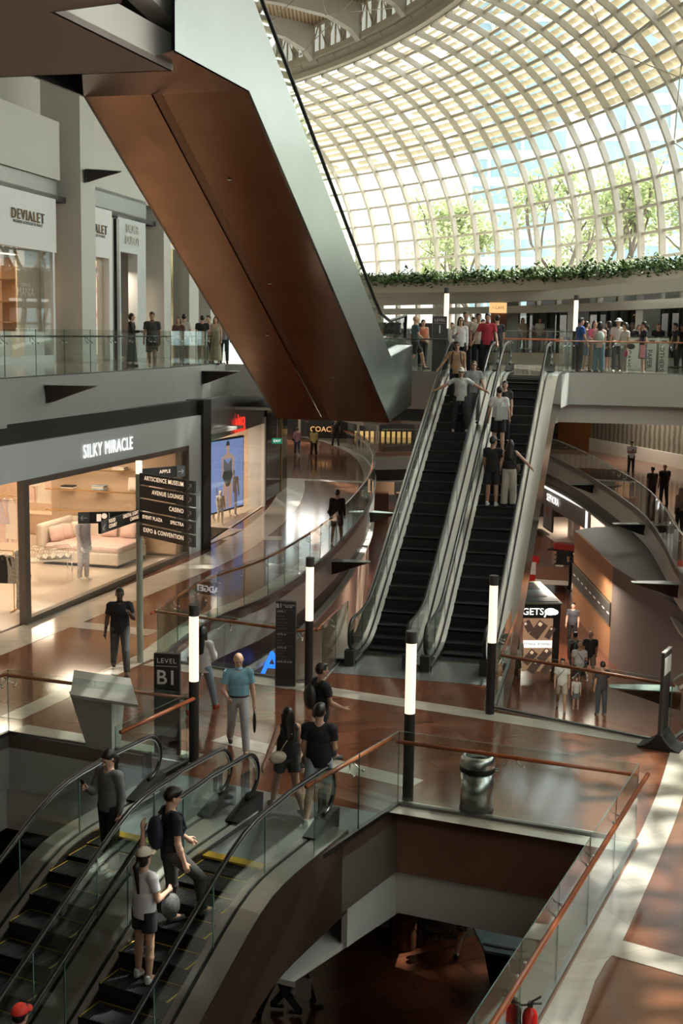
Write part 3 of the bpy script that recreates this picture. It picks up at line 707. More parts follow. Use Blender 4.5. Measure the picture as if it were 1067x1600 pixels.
railing('short glass railing with orange wood handrail beside the foreground escalator newel', [(*dl(-2.72, .95), 0), (*dl(-2.72, 3.1), 0)], side=-1, hr=1.08, off=.1)
railing('long curved glass railing along the left gallery, from the level sign into the distance', [tuple(p) for p in LE], side=1, seg=1.4, hr=1.0)
railing('glass railing with wood handrail behind the directory pillar, in front of the central void', [P0(246, 1031), P0(461, 1065), P0(503, 1062)], side=1, ext0=.15)
railing('short glass railing running to the left newel of the central escalators', [P0(503, 1062), tuple(ABASE-aV*.95+aU*.3)], side=1)
railing('glass railing with wood handrail to the right of the central escalators', [tuple(BBASE+aV*.98+aU*.6), P0(771, 1107), (5.75, 21.35, 0)], side=1, ext0=.1)
railing('curved glass railing of the right gallery across the hall', [tuple(p) for p in RE], side=-1, seg=1.4, rail=CREAM)
railing('glass railing of the upper left gallery in front of the white shops', [z1(p) for p in L1E]+[z1(near1[0])], side=1, rail=DARK, r=.022, hr=.98, seg=1.5)
railing('glass railing of the upper bridge beside the copper escalator foot', [z1(near1[2]), z1(near1[3]), z1(topA-aV*.85+aU*.3)], side=1, rail=DARK, r=.022)
railing('glass railing of the upper bridge in front of the crowd', [z1(topB+aV*.85+aU*.5), P1(888, 583), P1(1075, 587), (22, 34, ZL1)], side=1, rail=WOOD, r=.022)
railing('far glass railing of the upper bridge behind the escalator heads', [(2.0, 52.4, ZL1), (16, 50.9, ZL1)], side=-1, rail=WOOD, r=.03)
railing('glass railing along the far promenade under the planted ledge', [(*p, ZF) for p in far[1:6]], side=1, rail=CREAM, r=.022)
# ------------------------------------------------------------------ far bridge at gallery level
# ------------------------------------------------------------------ wall planes met by rays
class Plane:
    def __init__(s, o, d): s.o = Vector((o[0], o[1], 0)); s.d = Vector((d[0], d[1], 0)).normalized(); s.n = Vector((s.d.y, -s.d.x, 0))   # n points to the right of d (towards the hall)
    def hit(s, x, y):
        r = Vector(_ray(x, y)); c = Vector(CAM); t = (s.o-c).dot(s.n)/r.dot(s.n); p = c+r*t
        return (p-s.o).dot(s.d), p.z
    def pt(s, t, z, off=0): p = s.o+s.d*t+s.n*off; return Vector((p.x, p.y, z))
    def ang(s): return math.atan2(s.d.y, s.d.x)
    def slab(s, mb, t0, t1, z0, z1, o0, o1, mi=0):
        vs = [s.pt(t0, z0, o0), s.pt(t1, z0, o0), s.pt(t1, z0, o1), s.pt(t0, z0, o1), s.pt(t0, z1, o0), s.pt(t1, z1, o0), s.pt(t1, z1, o1), s.pt(t0, z1, o1)]
        return mb.add(vs, [(0, 1, 2, 3), (7, 6, 5, 4), (0, 4, 5, 1), (1, 5, 6, 2), (2, 6, 7, 3), (3, 7, 4, 0)], mi)
    def block(s, name, mt, t0, t1, z0, z1, o0, o1, parent=None, kind=None, **k):
        return s.slab(MB(), t0, t1, z0, z1, o0, o1).build(name, mt, parent, kind, **k)
    def text(s, body, t, z, size, mt, parent, off=.05, **k):
        return text(body, size, mt, parent, s.pt(t, z, off), (math.pi/2, 0, s.ang()), **k)
SIGNW = mat('sign_white_lit', (.9, .9, .9), .5, emit=(1, 1, .97), es=.9)
SIGNR = mat('sign_red_lit', (.8, .05, .03), .5, emit=(1, .04, .02), es=1.0)
SIGNG = mat('sign_gold_lit', (.8, .5, .25), .4, emit=(1, .55, .2), es=.6)
SIGNB = mat('sign_blue_lit', (.02, .1, .9), .4, emit=(.02, .15, 1), es=2)
INK = mat('dark_letter', (.03, .028, .025), .5)
PAPER = mat('white_letter', (.75, .74, .7), .6)
GREYL = mat('grey_letter', (.22, .21, .2), .6)
BEIGE = mat('beige_wall', (.55, .40, .27), .7, noise=(.8, .06))
WARM = mat('warm_shop_wall', (.68, .52, .38), .7)
SHOPF = mat('cream_shop_floor', (.62, .53, .43), .18, noise=(1, .05))
PANELG = mat('pale_grey_sign_panel', (.58, .63, .64), .35, noise=(.6, .05))
def alight(name, loc, size, power, col=(1, .78, .55), rot=(0, 0, 0), sy=None):
    d = bpy.data.lights.new(name, 'AREA'); d.energy = power; d.color = col; d.shape = 'RECTANGLE'; d.size = size; d.size_y = sy or size
    o = bpy.data.objects.new(name, d); COL.objects.link(o); o.location = loc; o.rotation_euler = rot; return o
# ================================================================== lingerie store SILKY MIRACLE
SA = Vector(P0(42, 975)); SB = Vector(P0(293, 868)); PS = Plane(SA, (SB-SA)); LS = (SB-SA).length
zt0 = 3.45
st = empty('storefront', SA, 0, 'pale blue fronted shop with white raised name letters above a wide lit window', 'shop')
ST = st
def un(o, root):   # keep world coordinates for a child of a translated empty
    o.parent = root; o.matrix_parent_inverse = Matrix.Translation(root.location).inverted(); return o
st.location = (0, 0, 0)
PS.block('fascia_panel', PANELG, -12, LS+1.1, zt0, 4.32, -.15, .02, st)
mb = MB(); PS.slab(mb, -12, LS+1.2, 4.32, 4.78, -.4, -.1); mb.build('trim_30', MATB, kind='structure')
mb = MB()
PS.slab(mb, -.12, .12, 0, zt0, -.12, .06); PS.slab(mb, .12, LS, zt0-.14, zt0, -.12, .06); PS.slab(mb, .12, LS, 0, .14, -.12, .06); PS.slab(mb, LS-.1, LS, .1, zt0, -.12, .06)
mb.build('window_frame', mat('taupe_frame', (.16, .135, .11), .4, .4), st)
nw = 6
for i in range(nw):
    a = .12+(LS-.22)*i/nw; PS.block('window_pane', [SGLASS], a+.006, a+(LS-.22)/nw-.006, .14, zt0-.14, -.02, -.008, st)
PS.block('window_pane', SGLASS, -12, -4, .05, zt0, -.02, -.008, st)
PS.block('jamb_panel', PANELG, LS, LS+1.1, 0, zt0, -.3, .02, st)
t_, z_ = PS.hit(168, 699)
PS.text('SILKY MIRACLE', t_, 3.84, .50, SIGNW, st, off=.05, ext=.006, sx=.80, space=1.12)
# interior
IN = PS
mb = MB(); IN.slab(mb, -13, 15.5, .0, .03, -10, -.12); mb.build('floor_shop', SHOPF, kind='structure')
mb = MB(); IN.slab(mb, -13, 15.5, 3.6, 3.7, -10, -.2); mb.build('ceiling_shop', WHITE, kind='structure')
mb = MB(); IN.slab(mb, -13, 15.5, 0, 3.6, -10.1, -10); IN.slab(mb, LS-.3, LS+.5, 0, 3.6, -4.5, -.15); IN.slab(mb, 14.5, 15.5, 0, 3.6, -10, -4); IN.slab(mb, LS, 15, 0, 3.6, -4.5, -4.3); mb.build('wall_shop', WARM, kind='structure')
ZC_ = IN.ang()
for i, (t, o) in enumerate(((-4, -2.5), (2.0, -2.5), (7, -2.2), (3, -6), (9, -6.5), (13, -6.5))):
    p = IN.pt(t, 3.55, o); alight('shop_light', p, 1.6, 125, (1, .80, .60), (0, 0, ZC_))
# display shelving unit behind the bed, clothes rails, bed, cot, tables
PINK = mat('blush_fabric', (.72, .52, .45), .8, noise=(5, .15)); CRM = mat('cream_fabric', (.75, .66, .55), .85, noise=(4, .1)); GRB = mat('grey_blue_fabric', (.36, .42, .44), .8)
LILAC = mat('dotted_lilac_fabric', (.55, .48, .50), .8, noise=(30, .35)); PRINT = mat('black_white_print', (.45, .42, .38), .8, noise=(18, .9)); GOLD = mat('gold_rail', (.75, .52, .22), .25, 1)
sh = empty('display_shelf', IN.pt(9.35, 0.03, -2.25), ZC_-math.pi/2, 'tall glass shelf unit with folded garments behind the shop bed', 'shelf')
mb = MB()
mb.box((0, .05, 1.7), (4.2, .06, 3.2)); mb.build('back_panel', BEIGE, sh)
for z in (1.35, 2.0, 2.65): MB().box((0, -.25, z), (4.1, .5, .03)).build('shelf_board', SGLASS, sh); MB().box((0, -.5, z), (4.1, .02, .04)).build('shelf_edge', GOLD, sh)
SHM = Matrix.Translation(sh.location) @ Matrix.Rotation(ZC_-math.pi/2, 4, 'Z')
def folded(lx, lz, n, cols, lab):
    for i in range(n):
        p = SHM @ Vector((lx, -.27, lz+.02+i*.05)); mb = MB(); mb.box((0, 0, .025), (.42-.02*(i % 2), .32, .045))
        o = mb.build('folded_garment', cols[i % len(cols)], bevel=.018); o.location = p; o.rotation_euler = (0, 0, ZC_-math.pi/2); tag(o, '%s garment %s of the pile on %s' % ({'blush_fabric': 'blush', 'cream_fabric': 'cream', 'grey_blue_fabric': 'grey-blue', 'matt_black': 'black'}[cols[i % len(cols)].name], ['at the bottom', 'on top' if n == 2 else 'in the middle', 'on top'][i], lab), 'clothing', 'folded garments on the shop shelves')
folded(-1.35, 2.0, 2, [CRM, MATB], 'the middle glass shelf, left')
folded(-.3, 2.0, 3, [GRB, CRM], 'the middle glass shelf, centre')
folded(.4, 2.65, 2, [CRM], 'the top glass shelf')
folded(1.3, 1.35, 3, [PINK, CRM], 'the lowest glass shelf')
def pillow(loc, sz, mt, rz, rx, lab, grp=None):
    mb = MB(); n = 12; vs = []
    for k in (1, -1):
        for i in range(n+1):
            for j in range(n+1):
                u, v = i/n*2-1, j/n*2-1; e = (1-abs(u)**2.6)**.5*(1-abs(v)**2.6)**.5
                vs.append((u*sz[0]/2*(1-.06*v*v), k*e*sz[1]/2, v*sz[2]/2*(1-.06*u*u)))
    N = (n+1)*(n+1)
    fs = [(a, a+1, a+n+2, a+n+1) for i in range(n) for a in range(i*(n+1), i*(n+1)+n)]
    mb.add(vs, fs+[tuple(N+q for q in reversed(f_)) for f_ in fs], 0, True); o = mb.build('cushion', mt); o.location = loc; o.rotation_euler = (rx, 0, rz)
    return tag(o, lab, 'cushion', grp)
for lx, m_ in ((.9, CRM), (1.6, PINK), (-1.2, CRM)):
    pillow(SHM @ Vector((lx if lx > 0 else lx, -.25, 2.25 if lx > 0 else 2.9)), (.5, .16, .42), m_, ZC_-math.pi/2, R(-8), {.9: 'cream cushion on the middle shop shelf', 1.6: 'blush cushion on the middle shop shelf', -1.2: 'cream cushion on the top shop shelf, left end'}[lx])
# bed on the window side
bed = empty('daybed', IN.pt(8.0, .03, -2.2), ZC_-math.pi/2, 'pale blush upholstered daybed with cushions in the shop window', 'bed')
mb = MB(); mb.box((0, 0, .26), (2.5, 2.0, .36)); mb.build('bed_base', CRM, bed, bevel=.05)
mb = MB(); mb.box((.05, 0, .52), (2.4, 1.95, .2)); mb.build('mattress', PINK, bed, bevel=.08)
mb = MB(); mb.box((-1.3, 0, .62), (.22, 2.1, 1.15)); mb.build('headboard', CRM, bed, bevel=.08)
mb = MB(); mb.box((-.1, 1.03, .75), (2.4, .16, .85)); mb.build('side_rest', CRM, bed, bevel=.07)
mb = MB(); mb.box((0, 0, .05), (2.4, 1.9, .1)); mb.build('plinth', MATB, bed)
BEM = Matrix.Translation(bed.location) @ Matrix.Rotation(ZC_-math.pi/2, 4, 'Z')
for i, (lx, ly, m_) in enumerate(((-1.0, -.5, PINK), (-.95, -.02, PINK), (-.75, .5, CRM), (.1, .8, PINK), (.75, .78, PINK))):
    pillow(BEM @ Vector((lx, ly, .86)), (.52, .2, .46), m_, ZC_-math.pi/2+R([70, 60, 20, 5, -5][i]), R(-14), ['pink cushion against the daybed headboard', 'second pink cushion, leaning beside the one at the headboard', 'cream cushion in the corner of the daybed', 'blush cushion on the middle of the daybed back', 'blush cushion furthest from the daybed headboard'][i], 'cushions on the daybed')
# small wire cot with a baby mannequin
cot = empty('wire_cot', IN.pt(4.7, .03, -1.95), R(25), 'small clear wire cot on thin legs with white bedding in the shop window', 'cot')
mb = MB(); mb.box((0, 0, .62), (1.25, .6, .04)); mb.build('mattress', CRM, cot, bevel=.01)
mb = MB(); n = 16; vs = [((i/n-.5)*.9+.15, (j/6-.5)*.5, .67+.05*math.sin(i*1.7+j)+.05*math.cos(j*2.1)) for i in range(n+1) for j in range(7)]
mb.add(vs, [(i*7+j, (i+1)*7+j, (i+1)*7+j+1, i*7+j+1) for i in range(n) for j in range(6)], 0, True); mb.build('blanket', CRM, cot)
mb = MB()
for sy in (-.3, .3):
    mb.tube([(-.62, sy, .95), (.62, sy, .95)], .008, 5)
    for i in range(17): mb.tube([(-.62+i*.0775, sy, .62), (-.62+i*.0775, sy, .95)], .004, 4)
for sx in (-.62, .62): mb.tube([(sx, -.3, .95), (sx, .3, .95)], .008, 5)
mb.build('wire_sides', CHROME, cot)
for sx in (-.58, .58):
    for sy in (-.27, .27): mb = MB(); mb.tube([(sx, sy, 0), (sx, sy, .62)], .012, 6); mb.build('leg', CHROME, cot)
# hanging garments
GSH = {}
ORD = ['first', 'second', 'third', 'fourth', 'fifth', 'sixth', 'seventh', 'eighth', 'ninth', 'tenth', 'eleventh', 'twelfth', 'thirteenth', 'fourteenth']
def garment(kind, mt):
    k = (kind, mt.name)
    if k in GSH: return GSH[k]
    mb = MB(); L_ = {'dress': 1.15, 'top': .7, 'robe': 1.25}[kind]; n = 14; rows = 10; vs = []
    for i in range(rows+1):
        t = i/rows; w = .17+.07*math.sin(min(1, t*3)*1.57)+.05*t; z = -t*L_
        for j in range(n):
            a = 2*math.pi*j/n; rr = 1+.08*math.sin(a*5+t*3)
            vs.append((math.cos(a)*.035*rr*(1+t), math.sin(a)*w*rr, z-.08*abs(math.sin(a))*(1-t)))
    mb.add(vs, [(i*n+j, i*n+(j+1) % n, (i+1)*n+(j+1) % n, (i+1)*n+j) for i in range(rows) for j in range(n)]+[tuple(range(n)), tuple(reversed(range(rows*n, rows*n+n)))], 0, True)
    if kind != 'dress':
        for s_ in (-1, 1): mb.tube([(0, s_*.18, -.06), (0, s_*.27, -.35), (0, s_*.29, -.55)], [.05, .05, .045], 8)
    mb.tube([(0, -.2, -.04), (0, 0, .03), (0, .2, -.04)], .008, 5, 1); mb.tube([(0, 0, .03), (0, .03, .08), (0, 0, .11)], .004, 4, 1)
    me = mb.build('hanging_garment', [mt, CHROME]); GSH[k] = me; return me
def rail(name_lab, t, o, z, n, kinds, mats_, lab, grp, legs=True, dirn=0, L_=1.5):
    root = empty('clothes_rail', IN.pt(t, .03, o), ZC_+dirn, name_lab, 'clothes rail')
    MB().tube([(0, -L_/2, z), (0, L_/2, z)], .012, 6).build('hanging_bar', GOLD, root)
    for s_ in (-1, 1): MB().tube([(0, s_*L_/2, 0), (0, s_*L_/2, z)], .014, 6).build('upright', GOLD, root); MB().box((0, s_*L_/2, .015), (.5, .04, .03)).build('foot', GOLD, root)
    root_M = Matrix.Translation(root.location) @ Matrix.Rotation(ZC_+dirn, 4, 'Z'); M_ = root_M
    for i in range(n):
        src = garment(kinds[i % len(kinds)], mats_[i % len(mats_)])
        if 'used' in src: q = src.copy(); COL.objects.link(q)
        else: q = src; q['used'] = 1
        q.location = M_ @ Vector((0, -L_/2+.1+(L_-.2)*i/max(1, n-1), z-.11)); q.rotation_euler = (0, 0, ZC_+dirn+R((i*37 % 11)-5)); tag(q, '%s garment, %s from the window end, hanging on the %s' % ({'blush_fabric': 'blush', 'cream_fabric': 'cream', 'dotted_lilac_fabric': 'lilac', 'black_white_print': 'printed', 'matt_black': 'black'}[mats_[i % len(mats_)].name], ORD[n-1-i], lab), 'clothing', grp)
rail('gold rail of blush and cream nightwear at the left edge of the shop', 6.2, -4.9, 2.1, 12, ['robe', 'dress', 'top'], [PINK, CRM, LILAC, PINK], 'left gold rail', 'nightwear on the left gold rail', dirn=R(0)-0, L_=2.6)
rail('gold rail of cream garments against the back of the shop', 11.5, -5.3, 2.5, 8, ['top', 'robe'], [CRM, PINK, CRM], 'rear gold rail', 'garments on the rear gold rail', dirn=R(0), L_=2.4)
rail('gold rail of patterned pyjamas low at the shop entrance', 1.0, -1.5, 1.5, 6, ['top', 'top'], [PRINT, MATB], 'low rail by the entrance', 'patterned pyjamas on the low rail', dirn=R(10), L_=1.1)
mb = MB(); mb.box((0, 0, .35), (.7, 3.4, .7)); o = mb.build('display_counter', [BEIGE], bevel=.02); o.location = IN.pt(12.2, .03, -7.2); o.rotation_euler = (0, 0, ZC_); tag(o, 'low beige display counter under the rear clothes rail', 'counter')
mb = MB(); mb.box((0, 0, .02), (3.2, 3.2, .04)); o = mb.build('display_rug', [BEIGE]); o.location = IN.pt(4.6, .035, -5.2); o.rotation_euler = (0, 0, ZC_); tag(o, 'tan floor rug in the lit nightwear shop', 'rug')
# ================================================================== AIMER store
AA = Vector(P0(324, 850)); AB = Vector(P0(412, 791)); PA = Plane(AA, AB-AA); LA = (AB-AA).length
sa = empty('storefront', (0, 0, 0), 0, 'steel faced swimwear shop with red accented name sign and mannequins in the window', 'shop')
PA.block('fascia_panel', BSTEEL2, -.4, LA, 3.35, 4.75, -.2, .0, sa)
PA.block('jamb_panel', SIGNW2, LA-.18, LA+.12, 0, 3.6, -.6, .05, sa)
for i in range(4): PA.block('window_pane', SGLASS, LA*i/4+.006, LA*(i+1)/4-.18*(i == 3)-.006, .08, 3.35, -.02, -.008, sa)
PA.text('AÍMER', PA.hit(373, 660)[0], PA.hit(373, 658)[1]-.16, .74, SIGNR, sa, off=.06, ext=.008, sx=.80, space=1.08)
mb = MB(); PA.slab(mb, -.4, LA+.1, .0, .03, -3.6, -.0); mb.build('floor_swimshop', SHOPF, kind='structure')
mb = MB(); PA.slab(mb, -.4, LA+.1, 3.5, 3.6, -3.6, -.2); mb.build('ceiling_swimshop', WHITE, kind='structure')
mb = MB(); PA.slab(mb, -.4, LA+.1, 0, 3.5, -3.7, -3.6); PA.slab(mb, LA-.1, LA+.0, 0, 3.5, -3.6, -.2); mb.build('wall_swimshop', WARM, kind='structure')
alight('shop_light', PA.pt(LA*.3, 3.45, -2), 1.5, 170, (1, .80, .60), (0, 0, PA.ang())); alight('shop_light', PA.pt(LA*.75, 3.45, -2), 1.5, 150, (1, .85, .7), (0, 0, PA.ang()))
# dark column between the two shops
mb = MB(); PS.slab(mb, LS+1.1, LS+1.75, 0, 4.8, -.5, .1); mb.build('wall_pier', MATB, kind='structure')
# video screen with a swimwear model
scr = empty('video_screen', PA.pt(LA*.62, .35, -.75), PA.ang()-R(14), 'tall lit advertising screen showing a model in a dark swimsuit', 'screen')
mb = MB(); mb.box((0, 0, 1.3), (2.9, .1, 2.75)); mb.build('screen_frame', MATB, scr, bevel=.01)
mb = MB(); mb.box((0, -.055, 1.3), (2.75, .01, 2.6)); mb.build('screen_face', mat('screen_blue', (.2, .3, .6), .4, emit=(.17, .25, .50), es=1.0), scr)
SK2 = mat('screen_skin', (.6, .4, .3), .5, emit=(.55, .35, .26), es=.7); SK3 = mat('screen_swimsuit', (.05, .06, .06), .5, emit=(.03, .05, .05), es=.5); SK4 = mat('screen_swimtop', (.2, .22, .22), .5, emit=(.18, .2, .22), es=.5)
mb = MB(); y = -.064
def flat(pts, mi): mb.add([(p[0], y, p[1]) for p in pts], [tuple(range(len(pts)))], mi)
flat([(-.35, .05), (-.02, .05), (.05, 1.0), (-.3, 1.0)], 0); flat([(.08, .05), (.4, .05), (.42, 1.0), (.1, 1.0)], 0)
y = -.065; flat([(-.38, 1.25), (-.05, .85), (.2, .85), (.48, 1.25), (.4, 1.45), (-.25, 1.45)], 1); flat([(-.25, 1.45), (.4, 1.45), (.42, 1.95), (.25, 1.8), (.08, 1.7), (-.1, 1.8), (-.28, 1.95)], 2)
y = -.0645; flat([(-.28, 1.9), (.42, 1.9), (.35, 2.05), (.15, 2.1), (0, 2.1), (-.2, 2.05)], 0); flat([(-.45, 1.95), (-.3, 2.02), (-.3, 1.2), (-.42, 1.2)], 0); flat([(.58, 1.95), (.42, 2.02), (.46, 1.0), (.58, 1.0)], 0)
y = -.066; flat([(-.03, 2.08), (.17, 2.08), (.2, 2.4), (.08, 2.5), (-.06, 2.4)], 0); y = -.067; flat([(-.08, 2.38), (.22, 2.38), (.18, 2.52), (.07, 2.57), (-.05, 2.52)], 1)
mb.build('picture', [SK2, SK3, SK4], scr)
# clothes stand in the swim shop
for t, m_ in ((.8, GRB), (2.2, GRB)):
    r_ = empty('garment_stand', PA.pt(t, .03, -1.6), PA.ang(), 'tall stand of pale blue garments, %s in the swimwear shop window' % ('nearest the dark pier' if t < 1 else 'beside the mannequins'), 'clothes stand')
    MB().tube([(0, 0, 0), (0, 0, 1.75)], .015, 6).build('pole', GOLD, r_); mb = MB(); mb.box((0, 0, 1.1), (.12, .55, 1.25)); mb.build('garments', m_, r_, bevel=.05)
# black fronted shop and exit sign
BA = Vector(P0(416, 787)); BBq = Vector(P0(446, 762)); PB = Plane(BA, BBq-BA); LB = (BBq-BA).length
sb = empty('storefront', (0, 0, 0), 0, 'glossy black shopfront with gold edge beyond the swimwear shop', 'shop')
mb = MB(); PB.slab(mb, 0, LB+.4, 0, 4.15, -3, 0); mb.build('wall_panel', mat('gloss_black', (.012, .012, .014), .08), sb)
mb = MB(); PB.slab(mb, .1, LB+.3, 3.7, 3.85, 0, .1); PB.slab(mb, LB*.72, LB*.75, 0, 4.15, .02, .05); mb.build('gold_trim', GOLD, sb)
ex = empty('exit_sign', ay(433, 689, 47), 0, 'small green EXIT sign hanging in front of the black shopfront', 'sign')
ex.scale = (.6, .6, .6); MB().box((0, 0, 0), (.62, .06, .34)).build('sign_box', mat('exit_green', (.02, .30, .17), .4, emit=(.01, .35, .2), es=.35), ex); text('EXIT', .22, SIGNW, ex, (0, -.035, 0), ext=.002)
MB().tube([(0, 0, .17), (0, 0, 1.5)], .012, 5).build('hanger', CHROME, ex)
# far storefront wall of the left gallery
P = [v3((BBq.x-.3, BBq.y+.5, 0))]+[p for p in SHOP if p.y > BBq.y+1]
mb = MB(); wallstrip(mb, P, 0, 4.7, .3); mb.build('wall_gallery', CREAM, kind='structure')
for i, (y0, y1, nm) in enumerate(((66, 73, 'lit cream shopfront far along the left gallery'), (76, 84, 'second lit shopfront beyond the far walkers'),)):
    q = [p for p in SHOP if y0 <= p.y <= y1]
    if len(q) > 1:
        r_ = empty('storefront', (0, 0, 0), 0, nm, 'shop'); mb = MB(); wallstrip(mb, offset(q, -.06), .3, 3.0, .05); mb.build('lit_window', mat('lit_window', (.8, .65, .45), .4, emit=(1, .75, .45), es=.5), r_)
# ================================================================== upper level shops (left)
W1 = Plane((-10.8, 40.5), (math.sin(R(10.7)), math.cos(R(10.7))))
def T1(x, y=450): return W1.hit(x, y)[0]
def Z1(x, y): return W1.hit(x, y)[1]
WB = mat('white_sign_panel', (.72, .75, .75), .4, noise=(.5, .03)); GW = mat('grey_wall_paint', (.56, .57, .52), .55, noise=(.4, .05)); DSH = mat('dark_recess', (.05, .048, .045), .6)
mb = MB(); W1.slab(mb, T1(-300), T1(92), Z1(50, 271), Z1(50, 271)+1.95, -.2, .1); W1.slab(mb, T1(127), T1(420), Z1(180, 306), Z1(180, 306)+1.75, -.2, .0)
mb.build('wall_upper_band', GW, kind='structure')
mb = MB(); W1.slab(mb, T1(-300), T1(420), ZL1, 14, -9, -8.8); mb.build('wall_upper_rear', GW, kind='structure')
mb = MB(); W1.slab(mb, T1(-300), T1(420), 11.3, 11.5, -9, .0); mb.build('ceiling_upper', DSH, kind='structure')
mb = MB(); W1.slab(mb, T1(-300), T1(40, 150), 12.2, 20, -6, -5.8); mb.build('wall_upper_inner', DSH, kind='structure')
mb = MB(); W1.slab(mb, T1(42, 150), T1(800), 12.2, 23, -2.6, -2.4); mb.build('wall_upper_side', WHITE, kind='structure')
cols = [(88, 105, 128), (228, 244, 255), (273, 284, 299), (312, 318, 330)]
for i, (a, b, c) in enumerate(cols):
    ta, tc = T1(b), T1(c); mb = MB(); W1.slab(mb, ta, tc, ZL1, 23 if i == 0 else 12.6, -.9, .55 if i == 0 else .35); mb.build('wall_column_%d' % (i+1), GW, kind='structure')
d1 = empty('storefront', (0, 0, 0), 0, 'upper audio shop, white panel with black and gold name over the big window', 'shop')
tL, tR = T1(-300), T1(87); zt, zb_ = Z1(40, 300), Z1(40, 388)
W1.block('sign_panel', WB, tL, tR, zb_, zt, -.25, .05, d1)
W1.block('track_box', DSTEEL, tL, tR+.3, zt+.02, zt+.72, -.4, .0, d1)
for i in range(5):
    a = tR-2.95*(i+1)-.25; W1.block('window_pane', SGLASS, a+.01, a+2.94, ZL1+.25, zb_, -.03, -.018, d1)
mb = MB(); W1.slab(mb, tR-.28, tR-.12, ZL1, zb_, -.3, .03); W1.slab(mb, tL, tR-.1, ZL1, ZL1+.25, -.1, .03); mb.build('window_frame', WB, d1)
t_ = T1(41, 340); W1.text('DEVIALET', t_, Z1(41, 338), .47, GOLDL, d1, off=.07, ext=.012, space=1.28); W1.text('DEVIALET', t_, Z1(41, 338), .47, INK, d1, off=.09, ext=.002, space=1.28)
W1.text('INGÉNIERIE ACOUSTIQUE DE FRANCE', t_, Z1(41, 349), .13, INK, d1, off=.07, ext=.003)
mb = MB(); W1.slab(mb, tR-2.2, tR-.3, ZL1, zb_+.2, -.45, -.4); mb.build('curtain_panel', mat('taupe_backdrop', (.36, .31, .24), .7), d1)
W1.text('DEVIALET', T1(58, 447), Z1(58, 446), .16, PAPER, d1, off=-.38, ext=.002); W1.text('MANIA', T1(57, 457), Z1(57, 457), .42, PAPER, d1, off=-.38, ext=.002); W1.text('SMART & FIRST\nPORTABLE SPEAKER', T1(59, 526), Z1(59, 524), .26, PAPER, d1, off=-.38, ext=.002)
# lit niche shelves
PN = Plane(W1.pt(0, 0, -1.55), W1.d)
def TN(x, y=450): return PN.hit(x, y)[0]
def ZN(x, y): return PN.hit(x, y)[1]
ns_ = empty('niche_shelf', (0, 0, 0), 0, 'warm lit niche shelving holding speakers in the upper audio shop', 'shelf')
t0, t1 = TN(8), TN(41); mb = MB(); PN.slab(mb, t0-2, t1+.2, ZL1, ZN(25, 405), -.15, -.05); mb.build('back_panel', mat('warm_niche', (.65, .42, .24), .6, emit=(1, .55, .28), es=.22), ns_)
for yy in (438, 472, 503):
    z = ZN(25, yy); PN.block('shelf_board', BEIGE, t0-2, t1+.2, z-.04, z, -.05, .5, ns_); PN.block('light_strip', mat('warm_strip', (1, .7, .4), .5, emit=(1, .62, .3), es=2.5), t0, t1, z+1.02*0+.86 if yy != 503 else z+.72, (z+.89) if yy != 503 else z+.75, -.05, .05, ns_)
PN.block('end_panel', BEIGE, t0-.15, t0, ZL1, ZN(25, 405), -.05, .6, ns_)
PN.block('base_unit', BEIGE, t0-2, t1+.3, ZL1, ZL1+.8, -.05, .6, ns_)
def speaker(x, y, r, mt, lab, grp='speakers on the audio shop shelves'):
    p = PN.pt(TN(x, y), ZN(x, y), .25); mb = MB(); mb.ball((0, 0, 0), (r, r*.8, r*.85), 0, 20, 12); 
    root = empty('speaker', p, PN.ang(), lab, 'speaker', grp); mb.build('speaker_body', mt, root)
    mb = MB(); mb.lathe([(r*.5, 0), (r*.45, .03), (0, .03)], (0, 0, 0), 16); o = mb.build('speaker_cone', CHROME, root); o.rotation_euler = (math.pi/2, 0, 0); o.location = (0, -r*.75, 0)
    MB().cyl((0, 0, -r), r*.5, r*.25, 12).build('stand', CHROME, root)
speaker(22, 429, .22, mat('speaker_blue', (.15, .2, .25), .4), 'slate blue faceted speaker on the top niche shelf')
speaker(39, 462, .18, MATB, 'small black speaker at the end of the second niche shelf'); speaker(38, 494, .18, MATB, 'small black speaker on the third niche shelf')
speaker(7, 530, .24, DSTEEL, 'dark round speaker low in the audio shop window'); 
for i in range(4):
    p = PN.pt(TN(12+i*5, 467), ZN(20, 468)-.26, .25); mb = MB(); mb.box((0, 0, .22), (.24, .12, .4+.06*(i % 2))); o = mb.build('product_box', [mat('red_pack', (.5, .05, .04), .5) if i == 1 else WB], bevel=.008); o.location = p; o.rotation_euler = (0, 0, PN.ang())
    tag(o, ['white product box at the left end of the second niche shelf', 'red product box upright on the second niche shelf', 'white product box just right of the red one on the niche shelf', 'white product box at the right end of the second niche shelf'][i], 'box', 'product boxes on the niche shelf')
for xx, w in ((20, 1.2), (57, 1.6)):
    o = W1.block('plinth', WB, T1(xx)-w/2, T1(xx)+w/2, ZL1+.05, ZL1+1.05, -.95+.0, -.35 if xx == 20 else -.1); o.data = o.data; tag(o, 'white display plinth %s in the audio shop window' % ('under the niche shelves' if xx == 20 else 'beside the taupe curtain'), 'plinth')
d2 = empty('storefront', (0, 0, 0), 0, 'second audio shop panel with a glowing floral poster below its name', 'shop')
ta, tb = T1(128), T1(174); W1.block('sign_panel', WB, ta, tb, Z1(150, 401), Z1(150, 324), -.25, .05, d2); W1.block('track_box', DSTEEL, ta, T1(229), Z1(150, 324)+.02, Z1(150, 324)+.75, -.4, .0, d2)
